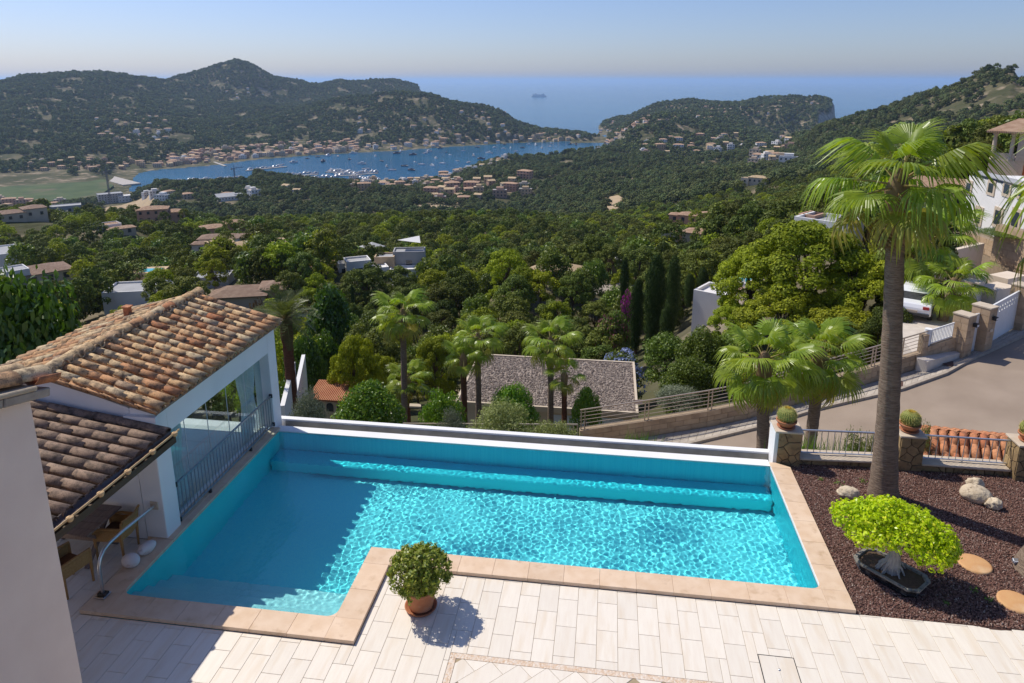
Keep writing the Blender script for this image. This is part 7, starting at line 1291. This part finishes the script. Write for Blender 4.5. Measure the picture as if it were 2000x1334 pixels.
# drive to the ochre villa, road head and clearings in the valley
def strip(name, pts, w, m, up=.25, kind='structure', label=None):
    q = resample([np.array([*hit(px, py, 45)[:2], 0]) if r_ is None else np.array([*at_r(px, py, r_)[:2], at_r(px, py, r_)[2]]) for px, py, r_ in pts], 24); d = np.gradient(q, axis=0)[:, :2]; nn_ = np.stack([-d[:, 1], d[:, 0]], 1); nn_ = nn_ / np.linalg.norm(nn_, axis=1)[:, None] * w / 2
    V = []
    for s in (-1, 0, 1): x, y = q[:, 0] + s * nn_[:, 0], q[:, 1] + s * nn_[:, 1]; V += list(zip(x, y, np.where(q[:, 2] == 0, ground(x, y) + up, q[:, 2])))
    tag(MB().add(V, [(a * 24 + i, a * 24 + i + 1, (a + 1) * 24 + i + 1, (a + 1) * 24 + i) for a in range(2) for i in range(23)], 0, True).build(name, m), kind=kind)
    for i in range(0, 24, 2): CLEAR.append((q[i, 0], q[i, 1], w * .55 + (2.5 if w > 3 else 1)))
    return q
M_ROADV = mat('valley_road', (0.36, 0.31, 0.26), (0.30, 0.26, 0.21), .3, .9); M_DIRTV = mat('dry_clearing', (0.46, 0.34, 0.20), (0.38, 0.28, 0.17), .1, .95)
_g0 = SITES[(1062, 560)][0]; _dp = [_g0 + np.array(v) for v in ((-4.5, -12, -1.4), (-1.0, -8.0, -.4), (4.5, -4.5, .3), (10, -1.5, .7), (16, 1.0, .9))]
def world_strip(name, pts, w, m):
    q = resample(pts, 24); d = np.gradient(q, axis=0)[:, :2]; nn_ = np.stack([-d[:, 1], d[:, 0]], 1); nn_ = nn_ / np.linalg.norm(nn_, axis=1)[:, None] * w / 2; b = MB(); V = []
    for s, z in ((-1, 0), (1, 0), (1, -3), (-1, -3)): V += [(q[i, 0] + s * nn_[i, 0], q[i, 1] + s * nn_[i, 1], q[i, 2] + z) for i in range(24)]
    tag(b.add(V, [(k * 24 + i, ((k + 1) % 4) * 24 + i, ((k + 1) % 4) * 24 + i + 1, k * 24 + i + 1) for k in range(4) for i in range(23)]).build(name, m), kind='structure'); [CLEAR.append((q[i, 0], q[i, 1], w * .5 + 1.2)) for i in range(0, 24, 2)]
world_strip('drive', _dp, 3.4, M_ROADV); strip('valley_road', [(186, 466, 325), (187, 452, 345), (188, 438, 372)], 5.5, M_ROADV); strip('dirt_track', [(1196, 428, None), (1199, 412, None), (1203, 398, None), (1196, 385, None)], 14, M_DIRTV, 1.0); strip('dry_field', [(838, 412, None), (862, 408, None), (885, 406, None)], 30, M_DIRTV, 1.2); strip('building_site', [(180, 425, None), (215, 410, None), (260, 402, None), (300, 405, None)], 26, M_DIRTV, 1.0)
ribbon_wall('drive_wall', [tuple(p + np.array([-1.6, 1.9, -.2])) for p in _dp[:4]], 1.0, 'curved stone wall along the drive to the ochre villa', W_BEI, .3)
# marsh field beside the harbour
M_MARSH = mat('marsh_green', (0.035, 0.065, 0.014), (0.075, 0.105, 0.03), .03, .95, c3=(.13, .11, .055), s3=.018, p3=(.56, .72)); mz = SEA + 4.2
pm_ = [at_z(px, py, mz) for px, py in ((-160, 395), (60, 396), (190, 385), (222, 362), (205, 350), (90, 345), (-160, 343))]; tag(MB().prism([(p[0], p[1]) for p in pm_][::-1] if False else [(p[0], p[1]) for p in pm_], mz - 3, mz).build('marsh_field', M_MARSH), kind='structure')
for p in pm_: CLEAR.append((p[0], p[1], 40))
MARSH = [(p[0], p[1]) for p in pm_]
# ---------------------------------------------------------------- harbour town, hillside houses
def far_house_mesh(v, wm, rm, kind, w, d, h):
    b = MB(); b.box(-w / 2, w / 2, -d / 2, d / 2, -6, h, 0); r = random.Random(v); nf = max(1, int(h // 2.8)); n = max(2, int(w / 3.2))
    for fl in range(nf):
        z = (fl + .5) * h / nf
        for i in range(n): x = -w / 2 + (i + .5) * w / n; b.box(x - .6, x + .6, -d / 2 - .06, -d / 2 + .02, z - .7, z + .8, 2)
        for s in (-1, 1):
            for i in range(2): y = -d / 2 + (i + .5) * d / 2; b.box(s * w / 2 - .05, s * w / 2 + .05, y - .6, y + .6, z - .7, z + .8, 2)
        if fl and r.random() < .6: b.box(-w / 2 + .5, w / 2 - .5, -d / 2 - 1.1, -d / 2 - .07, fl * h / nf - .1, fl * h / nf + .15, 0)
    o = .4
    if kind == 'hip': k = min(w, d) / 2; rz = .3 * k; b.add([(-w / 2 - o, -d / 2 - o, h), (w / 2 + o, -d / 2 - o, h), (w / 2 + o, d / 2 + o, h), (-w / 2 - o, d / 2 + o, h), (-w / 2 + k, 0, h + rz), (w / 2 - k, 0, h + rz)], [(0, 3, 2, 1), (0, 1, 5, 4), (1, 2, 5), (2, 3, 4, 5), (3, 0, 4)], 1)
    elif kind == 'gable': b.add([(-w / 2 - o, -d / 2 - o, h), (w / 2 + o, -d / 2 - o, h), (w / 2 + o, d / 2 + o, h), (-w / 2 - o, d / 2 + o, h), (-w / 2 - o, 0, h + .18 * d), (w / 2 + o, 0, h + .18 * d)], [(0, 3, 2, 1), (0, 1, 5, 4), (2, 3, 4, 5), (0, 4, 3), (1, 2, 5)], 1)
    else: b.box(-w / 2 + .3, w / 2 - .3, -d / 2 + .3, d / 2 - .3, h, h + .05, 1); b.box(-w / 2, w / 2, -d / 2, -d / 2 + .3, h, h + .6, 0); b.box(-w / 4, w / 4, 0, d / 2, h, h + 2.2, 0)
    return b.mesh('house', [wm, rm, M_PANE])
FH = {'pale': [], 'ochre': [], 'salmon': [], 'white': []}
for nm, wm in (('pale', W_BEI), ('ochre', W_OCH), ('salmon', W_PNK), ('white', W_WHT)):
    for v, (kd, w, d, h) in enumerate((('hip', 11, 8, 5.6), ('gable', 9, 8, 6.4), ('flat', 13, 9, 6.0), ('hip', 15, 9, 8.4), ('flat', 10, 9, 9.0))): FH[nm].append(far_house_mesh(v, wm, (M_RFA, M_RFO, M_FLATR, M_RFA, W_BEI)[v], kd, w, d, h))
ZONES = [  # pixel band (x0, y0) - (x1, y1) lower edge, height of the band, number, mix, scale, group words
 ([(330, 326), (470, 311), (560, 305), (700, 296)], 24, 165, 'pale ochre salmon white salmon pale', (.75, 1.15), 'small {} house in the harbour town'),
 ([(40, 336), (200, 334), (330, 326)], 22, 34, 'pale salmon ochre', (.7, 1.0), 'small {} house inland of the harbour town'),
 ([(190, 275), (330, 282)], 55, 34, 'pale ochre white', (.7, 1.1), 'small {} house on the wooded slope above the town'),
 ([(430, 200), (520, 196)], 24, 12, 'pale white', (.7, 1.0), 'tiny {} house high below the peak'),
 ([(650, 296), (800, 291), (950, 281), (1130, 275)], 16, 60, 'white pale ochre pale', (.7, 1.2), '{} villa on the far shore of the bay'),
 ([(700, 262), (850, 262), (1000, 258)], 40, 26, 'white pale', (.7, 1.1), '{} villa on the hillside across the bay'),
 ([(1165, 262), (1290, 246)], 20, 34, 'pale white salmon', (.6, .9), 'tiny {} house on the neck of the headland'),
 ([(1168, 296), (1200, 274), (1240, 252), (1270, 236)], 10, 36, 'pale salmon white', (.7, .95), '{} terrace house climbing the ridge above the bay mouth'),
 ([(1300, 236), (1450, 232), (1600, 205)], 26, 52, 'pale white salmon ochre', (.6, 1.0), 'tiny {} house on top of the cape'),
 ([(1250, 305), (1400, 300), (1560, 296)], 34, 40, 'pale white ochre salmon white', (.8, 1.3), '{} house in the wooded valley behind the cape'),
 ([(1470, 330), (1540, 322)], 22, 9, 'white white pale', (1.1, 1.6), '{} apartment block at the head of the right valley'),
 ([(690, 372), (780, 372), (880, 362)], 18, 40, 'pale white ochre', (.7, 1.1), '{} house beside the marina'),
 ([(830, 398), (930, 396), (1030, 384)], 38, 30, 'salmon pale ochre salmon', (.9, 1.3), '{} apartment house in the estate below the headland'),
 ([(890, 345), (990, 318)], 14, 14, 'white pale', (.7, 1.0), '{} house on the small headland in the bay'),
 ([(0, 405), (120, 405)], 10, 12, 'salmon pale', (.8, 1.1), '{} house at the near edge of the marsh'),
 ([(260, 392), (420, 392), (620, 384)], 14, 10, 'pale white', (.8, 1.1), '{} house in the pinewood before the marina')]
cand = []
for zi, (line, hgt, n, mix, scl, lab) in enumerate(ZONES):
    r = rng_of(500 + zi); xs = [p[0] for p in line]; ys = [p[1] for p in line]; mix = mix.split(); got = []; tries = 0
    while len(got) < n and tries < n * 14:
        tries += 1; px = r.uniform(xs[0], xs[-1]); py = np.interp(px, xs, ys) - hgt * r.uniform(0, 1) ** 1.3; p = hit(px, py, 420); rr = math.hypot(p[0], p[1])
        if p[2] < SEA + .5 or rr > 3300: continue
        if any((p[0] - g[0]) ** 2 + (p[1] - g[1]) ** 2 < (10 if zi == 0 else 17) ** 2 for g in got): continue
        got.append((p[0], p[1], p[2])); c = mix[r.integers(len(mix))]; s = r.uniform(*scl); cand.append((rr / s, p, c, r.integers(5), s, -math.atan2(p[0], p[1]) + r.normal() * .35, lab.format(c), lab.format('').replace('  ', ' ').strip() + 's'))
        CLEAR.append((p[0], p[1], 9 * s)); f = 1 - 14 / rr; CLEAR.append((p[0] * f, p[1] * f, 7 * s))
cand.sort(key=lambda c: c[0])
_V = []; _F = []; rest = MB()
for k, (_, p, c, v, s, rz, lab, grp) in enumerate(cand):
    me = FH[c][v]
    if k < 295: tag(link('house', me, None, (p[0], p[1], p[2]), (0, 0, rz), (s, s, s)), lab, 'house', grp)
    else:
        M_ = Matrix.Translation(Vector(p)) @ Matrix.Rotation(rz, 4, 'Z') @ Matrix.Scale(s, 4); w = {'pale': 0, 'ochre': 1, 'salmon': 2, 'white': 3}[c]; b0 = [M_ @ Vector(q) for q in ((-5, -4, -4), (5, -4, -4), (5, 4, -4), (-5, 4, -4), (-5, -4, 5.5), (5, -4, 5.5), (5, 4, 5.5), (-5, 4, 5.5), (-3, 0, 7), (3, 0, 7))]
        rest.add(b0[:8], [(i, (i + 1) % 4, 4 + (i + 1) % 4, 4 + i) for i in range(4)], w); rest.add(b0[4:], [(0, 1, 5, 4), (1, 2, 5), (2, 3, 4, 5), (3, 0, 4)], 4)
if rest.v: tag(rest.build('distant_houses', [W_BEI, W_OCH, W_PNK, W_WHT, M_RFA]), 'scattered tiny houses too far off to tell apart', 'houses', kind='stuff')
# ---------------------------------------------------------------- boats
M_HULL = mat('boat_white', (0.80, 0.80, 0.80), (0.74, 0.75, 0.76), 1, .3); M_HULLD = mat('boat_navy', (0.05, 0.08, 0.14), None, 1, .3); M_DECK = mat('teak_deck', (0.42, 0.30, 0.18), None, 2, .7)
def boat_mesh(kind, hullm):
    b = MB(); L, W = (13, 3.8) if kind == 'motor' else (11, 3.2); hh = 1.7 if kind == 'motor' else 1.2; n = 9; top = []; bot = []
    for i in range(n): t = i / (n - 1); x = -L / 2 + L * t; w = W / 2 * (1 - max(0, (t - .45) / .55) ** 2.2); top.append((x, w, hh + .5 * t * t)); bot.append((x * .94, w * .75, -.4))
    V = top + [(x, -y, z) for x, y, z in top] + bot + [(x, -y, z) for x, y, z in bot]; F = []
    for i in range(n - 1): F += [(i, i + 1, 2 * n + i + 1, 2 * n + i), (n + i + 1, n + i, 3 * n + i, 3 * n + i + 1)]; b.add([V[i], V[i + 1], V[n + i + 1], V[n + i]], [(0, 3, 2, 1)], 1)
    F += [(0, 2 * n, 3 * n, n)]; b.add(V, F, 0)
    if kind == 'motor': b.add([(-3.5, -1.4, 1.7), (3.2, -1.1, 1.9), (3.2, 1.1, 1.9), (-3.5, 1.4, 1.7), (-3.2, -1.2, 3.2), (1.2, -.9, 3.2), (1.2, .9, 3.2), (-3.2, 1.2, 3.2)], [(4, 5, 6, 7), (0, 1, 5, 4), (1, 2, 6, 5), (2, 3, 7, 6), (3, 0, 4, 7)], 0); b.box(-2.9, 1.0, -1.42, 1.42, 2.3, 2.8, 2); b.box(-3.4, .2, -1.1, 1.1, 3.9, 4.05, 0); b.box(-1.4, -1.2, -1, 1, 3.2, 3.95, 0)
    else: b.add([(-2.5, -1, 1.2), (2.2, -.7, 1.4), (2.2, .7, 1.4), (-2.5, 1, 1.2), (-2.4, -.8, 1.8), (1.4, -.5, 1.8), (1.4, .5, 1.8), (-2.4, .8, 1.8)], [(4, 5, 6, 7), (0, 1, 5, 4), (1, 2, 6, 5), (2, 3, 7, 6), (3, 0, 4, 7)], 0); b.tube([(.8, 0, 1.4), (.8, 0, 14.5)], [.14, .10], 5, 0); b.beam((.7, 0, 2.6), (-3.8, 0, 2.5), .3, .35, 2)
    return b.mesh('boat', [hullm, M_DECK, M_PANE if kind == 'motor' else M_HULLD])
BM = [boat_mesh('motor', M_HULL), boat_mesh('sail', M_HULL), boat_mesh('motor', M_HULLD), boat_mesh('sail', M_HULLD)]
r = rng_of(77); spots = []
for px, py in ((706, 321), (733, 306), (745, 315), (775, 300), (782, 296), (806, 303), (810, 317), (824, 322), (831, 300), (838, 297), (851, 310), (860, 290), (871, 298), (879, 303), (893, 315), (905, 295), (915, 318), (925, 305), (932, 288), (940, 311), (965, 289), (983, 291), (997, 290), (1020, 289), (1032, 283), (1046, 284), (1075, 287), (1076, 281), (1090, 297), (1113, 282), (1125, 283), (574, 318), (600, 310), (621, 307), (630, 316), (640, 305), (660, 306), (682, 312), (715, 331), (755, 326), (765, 333), (790, 325), (803, 333), (845, 325), (865, 320), (690, 300), (1058, 290), (1008, 296), (955, 300), (985, 283)): spots.append((px, py, r.uniform(.9, 1.5), r.uniform(0, 6.28), 0, 'moored in the open bay'))
for (x0, y0, x1, y1, n, sc) in ((482, 333, 556, 324, 16, .9), (640, 334, 690, 336, 12, 1.2), (655, 342, 735, 336, 18, 1.1), (690, 346, 745, 352, 14, .9), (370, 352, 470, 346, 18, .8), (500, 345, 620, 338, 16, .9), (560, 348, 660, 346, 12, 1.0), (300, 357, 380, 352, 12, .7)):
    for i in range(n): t = (i + .5) / n; spots.append((x0 + (x1 - x0) * t + r.normal() * 1.5, y0 + (y1 - y0) * t + r.normal() * 1.2, sc * r.uniform(.8, 1.15), 1.2 + r.normal() * .15 + (math.pi if r.random() < .5 else 0), 1, 'berthed at the marina jetties'))
for k, (px, py, s, rz, dock, where) in enumerate(spots):
    q = at_z(px, py, SEA)
    if float(ground(q[0], q[1])) > SEA: continue
    v = int(r.choice([0, 1, 0, 1, 2, 3] if not dock else [0, 0, 1, 0])); nm = ('motor_yacht', 'sailing_boat', 'motor_yacht', 'sailing_boat')[v]; tag(link(nm, BM[v], None, (q[0], q[1], SEA + .1), (0, 0, rz), (s, s, s)), ('white motor yacht ', 'white sailing boat ', 'navy motor yacht ', 'navy sailing boat ')[v] + where, 'boat', 'boats ' + where)
M_PIER = mat('pier_concrete', (0.46, 0.42, 0.37), (0.40, 0.36, 0.31), .3, .9)
for a, c in (((480, 334), (560, 326)), ((636, 337), (692, 338)), ((655, 345), (738, 339)), ((370, 355), (470, 349)), ((500, 348), (622, 341)), ((415, 316), (440, 325))):
    A, B = at_z(*a, SEA), at_z(*c, SEA); tag(MB().beam(A + [0, 0, .4], B + [0, 0, .4], 5, 1.4).build('pier', M_PIER), kind='structure')
A, B = at_z(180, 341, SEA), at_z(258, 362, SEA); tag(MB().beam(A + [0, 0, 1.2], B + [0, 0, 1.2], 26, 2.0).build('quay', M_PIER), kind='structure')
q = at_z(1053, 189, SEA); FE = empty('ferry', tuple(q), 'large white ferry far out on the open sea', 'ship'); 
for nm, bx, m_ in (('hull', (-75, 75, -11, 11, -2, 12), M_HULL), ('superstructure', (-62, 55, -10, 10, 12, 24), M_HULL), ('bridge', (30, 52, -10, 10, 24, 30), M_HULL), ('funnel', (-40, -28, -4, 4, 24, 34), W_GRY)): MB().box(q[0] + bx[0], q[0] + bx[1], q[1] + bx[2], q[1] + bx[3], q[2] + bx[4], q[2] + bx[5]).build(nm, m_, FE)
def crane(px, py, r_, h, jib, label, m_):
    q = at_r(px, py, r_); C_ = empty('tower_crane', tuple(q), label, 'crane'); b = MB()
    for s in (-1, 1):
        for t in (-1, 1): b.beam(q + [s * .6, t * .6, -10], q + [s * .6, t * .6, h], .35, .35, up=(1, 0, 0))
    for k in range(8): b.beam(q + [-.6 if k % 2 else .6, -.6, k * h / 8], q + [.6 if k % 2 else -.6, -.6, (k + 1) * h / 8], .25, .25)
    b.build('mast', m_, C_); MB().beam(q + [-jib * .3, 0, h], q + [jib, 0, h + 2.5], .9, .9).build('jib', m_, C_); MB().box(q[0] - jib * .3, q[0] - jib * .2, q[1] - 1, q[1] + 1, q[2] + h - 2, q[2] + h).build('counterweight', M_PIER, C_); MB().beam(q + [0, 0, h], q + [0, 0, h + 5], .5, .5, up=(1, 0, 0)).build('tower_head', m_, C_)
crane(460, 362, 1060, 24, 14, 'blue tower crane standing before the marina', mat('crane_blue', (.12, .22, .34), None, 2, .5)); crane(214, 382, 900, 27, 10, 'grey tower crane above the building site at left', mat('crane_grey', (.14, .15, .17), None, 2, .5)); crane(937, 225, 2080, 20, 12, 'slim tower crane on the skyline of the far shore hill', bpy.data.materials['crane_grey'])
# ---------------------------------------------------------------- pine forest
def in_poly(x, y, P):
    c = np.zeros(len(x), bool)
    for i in range(len(P)):
        (x0, y0), (x1, y1) = P[i], P[(i + 1) % len(P)]; k = ((y0 > y) != (y1 > y)) & (x < (x1 - x0) * (y - y0) / ((y1 - y0) + 1e-9) + x0); c ^= k
    return c
def scatter(r0, r1, cell, seed, a0=-47, a1=42):
    r = rng_of(seed); xs = np.arange(r1 * math.sin(math.radians(a0)), r1 * math.sin(math.radians(a1)), cell); ys = np.arange(20, r1, cell); X, Y = np.meshgrid(xs, ys); X = (X + r.uniform(-.45, .45, X.shape) * cell).ravel(); Y = (Y + r.uniform(-.45, .45, Y.shape) * cell).ravel()
    R = np.hypot(X, Y); A = np.degrees(np.arctan2(X, Y)); k = (R > r0) & (R < r1) & (A > a0) & (A < a1); return X[k], Y[k], r
def keep_clear(X, Y, circles, pad=0.0):
    k = np.ones(len(X), bool)
    for cx, cy_, cr in circles: k &= (X - cx) ** 2 + (Y - cy_) ** 2 > (cr + pad) ** 2
    return k
def forest_pts(r0, r1, cell, seed, thin=-.55, h=7.0):
    X, Y, r = scatter(r0, r1, cell, seed); z = ground(X, Y); e = 4.0; sl = np.hypot(ground(X + e, Y) - z, ground(X, Y + e) - z) / e
    k = (z > SEA + 3.5) & (sl < .95) & (fbm(X, Y, 130, 3, 21) + .35 * fbm(X, Y, 30, 2, 23) > thin + np.where((np.hypot(X, Y) > 700) & (X > 0) & (np.hypot(X, Y) < 1200) & (np.arctan2(X, Y) > .31), np.clip((z + 75) / 90, 0, .62), 0)); X, Y, z = X[k], Y[k], z[k]; R = np.hypot(X, Y); top = z + h
    k = seen(X, Y, top, .006 + 2.0 / R); X, Y, z = X[k], Y[k], z[k]; k = keep_clear(X, Y, CLEAR) & ~in_poly(X, Y, MARSH); return X[k], Y[k], z[k], r
# nearest trees: each a thing of its own
X, Y, Zg, r = forest_pts(44, 150, 4.3, 301, -1.4)
px_, py_ = CCX + FOC * ((np.stack([X, Y, Zg + 5], 1) - C0) @ _cr) / ((np.stack([X, Y, Zg + 5], 1) - C0) @ _cf), None
R = np.hypot(X, Y); k = keep_clear(X, Y, TREES) & (px_ > -130) & (px_ < 2130) & ~((px_ > 1440) & (R < 62)) & ~((px_ > 1840) & (R < 95)) & ~((px_ < 420) & (R < 52)) & ~((px_ > 560) & (px_ < 1420) & (R < 50)) & ~((px_ > 1195) & (px_ < 1425) & (R < 72)); X, Y, Zg, R, px_ = X[k], Y[k], Zg[k], R[k], px_[k]
o_ = np.argsort(R); X, Y, Zg, R, px_ = X[o_], Y[o_], Zg[o_], R[o_], px_[o_]; NI = min(285, len(X)); fz = fbm(X, Y, 40, 2, 31)
def where(p): return 'at far left' if p < 250 else 'left of centre' if p < 700 else 'at centre' if p < 1150 else 'right of centre' if p < 1500 else 'at right'
for i in range(NI):
    kd = ('broad', 'piney', 'pine', 'pine')[int(np.clip((fz[i] + 1) * 1.9 + r.normal() * .6, 0, 3))]; h = r.uniform(4.6, 8.0) * (1.0 if kd != 'broad' else .8); w = h * r.uniform(.72, .98); near_ = 'just below the gardens' if R[i] < 75 else 'in the near valley wood' if R[i] < 110 else 'in the middle valley wood'
    plant(kd, (X[i], Y[i], Zg[i] - .2), h, w, {'pine': 'dark green pine ', 'piney': 'yellow green pine ', 'broad': 'leafy green tree '}[kd] + near_ + ' ' + where(px_[i]), i, 1 if R[i] < 120 else 2, 'trees of the valley wood')
X2, Y2, Z2, _ = forest_pts(100, 470, 5.2, 302, -.95); R2 = np.hypot(X2, Y2); k = (R2 > R[NI - 1]) if NI < len(R) else (R2 > 150); X2, Y2, Z2 = X2[k], Y2[k], Z2[k]
X2 = np.concatenate([X2, X[NI:]]); Y2 = np.concatenate([Y2, Y[NI:]]); Z2 = np.concatenate([Z2, Zg[NI:]])
def squash(me, f): me = me.copy(); V = np.empty(len(me.vertices) * 3, np.float32); me.vertices.foreach_get('co', V); V = V.reshape(-1, 3) * np.array([f, f, 1]); me.vertices.foreach_set('co', V.ravel().astype(np.float32)); return me
gn_instances('pine_forest', np.stack([X2, Y2, Z2 - .3], 1), [bpy.data.objects.new('tree', squash(proto(kd, v, 2)[0], f)) for kd, v, f in (('pine', 0, .85), ('pine', 1, .95), ('pine', 2, .8), ('piney', 1, .9), ('pine', 3, 1.0), ('broad', 1, .95), ('pine', 1, .75))], None, 'dense pine forest filling the middle of the valley', 'forest', 5.0, 8.8, 11, 0.04)
M_PFAR = leaf_mat('far_pine_needles', (0.095, 0.118, 0.046), (0.150, 0.172, 0.066), .1, .8, .40, .3, spec=.05)
def far_proto(v, n, size): lb = lobes_dome(9, 40 + v, .3, .85, .36, (.16, .24), .8); return bpy.data.objects.new('tree', lobes_mesh(lb, n, size, 40 + v, M_PFAR, (.75, 1.05), .7, .45, .4))
X3, Y3, Z3, _ = forest_pts(470, 1250, 7.0, 303, -.62); gn_instances('slope_forest', np.stack([X3, Y3, Z3 - .4], 1), [far_proto(v, 380, .15) for v in range(4)], None, 'pine forest on the slopes before the bay', 'forest', 5.5, 9.5, 12, 0.04)
X4, Y4, Z4, _ = forest_pts(1250, 3500, 11.0, 304, -.42); gn_instances('hill_forest', np.stack([X4, Y4, Z4 - .5], 1), [far_proto(v + 5, 110, .30) for v in range(4)], None, 'dark forest covering the far hills', 'forest', 7.0, 13.0, 13, 0.04)
print('FOREST', NI, len(X), len(X2), len(X3), len(X4))
# ---------------------------------------------------------------- haze
def build_haze():
    m = bpy.data.materials.new('haze'); m.use_nodes = True; N = m.node_tree.nodes; N.clear()
    o = N.new('ShaderNodeOutputMaterial'); v = N.new('ShaderNodeVolumePrincipled'); v.inputs['Color'].default_value = (0.56, 0.75, 1.0, 1)
    v.inputs['Density'].default_value = 0.000062; v.inputs['Anisotropy'].default_value = 0.25
    m.node_tree.links.new(v.outputs[0], o.inputs['Volume'])
    b = MB().box(-95000, 95000, -3000, 95000, SEA - 40, float(HG.max()) + 16)
    tag(b.build('haze', m), 'pale blue summer haze over the bay and hills', 'haze', kind='stuff')
build_haze()

# ---------------------------------------------------------------- alike things with one label: say which, counted from the left
def single_out():
    by = {}
    for o in bpy.context.scene.objects:
        if o.parent is None and 'label' in o and o.get('kind') not in ('structure', 'stuff'): by.setdefault(o['label'], []).append(o)
    names = {1: 'first', 2: 'second', 3: 'third'}
    for lab, os_ in by.items():
        if len(os_) < 2: continue
        os_.sort(key=lambda o: proj(tuple(o.location))[0])
        for k, o in enumerate(os_, 1):
            sfx = 'th' if 10 <= k % 100 <= 20 else {1: 'st', 2: 'nd', 3: 'rd'}.get(k % 10, 'th')
            o['label'] = lab + ', ' + (names.get(k) or str(k) + sfx) + ' from the left'
single_out()
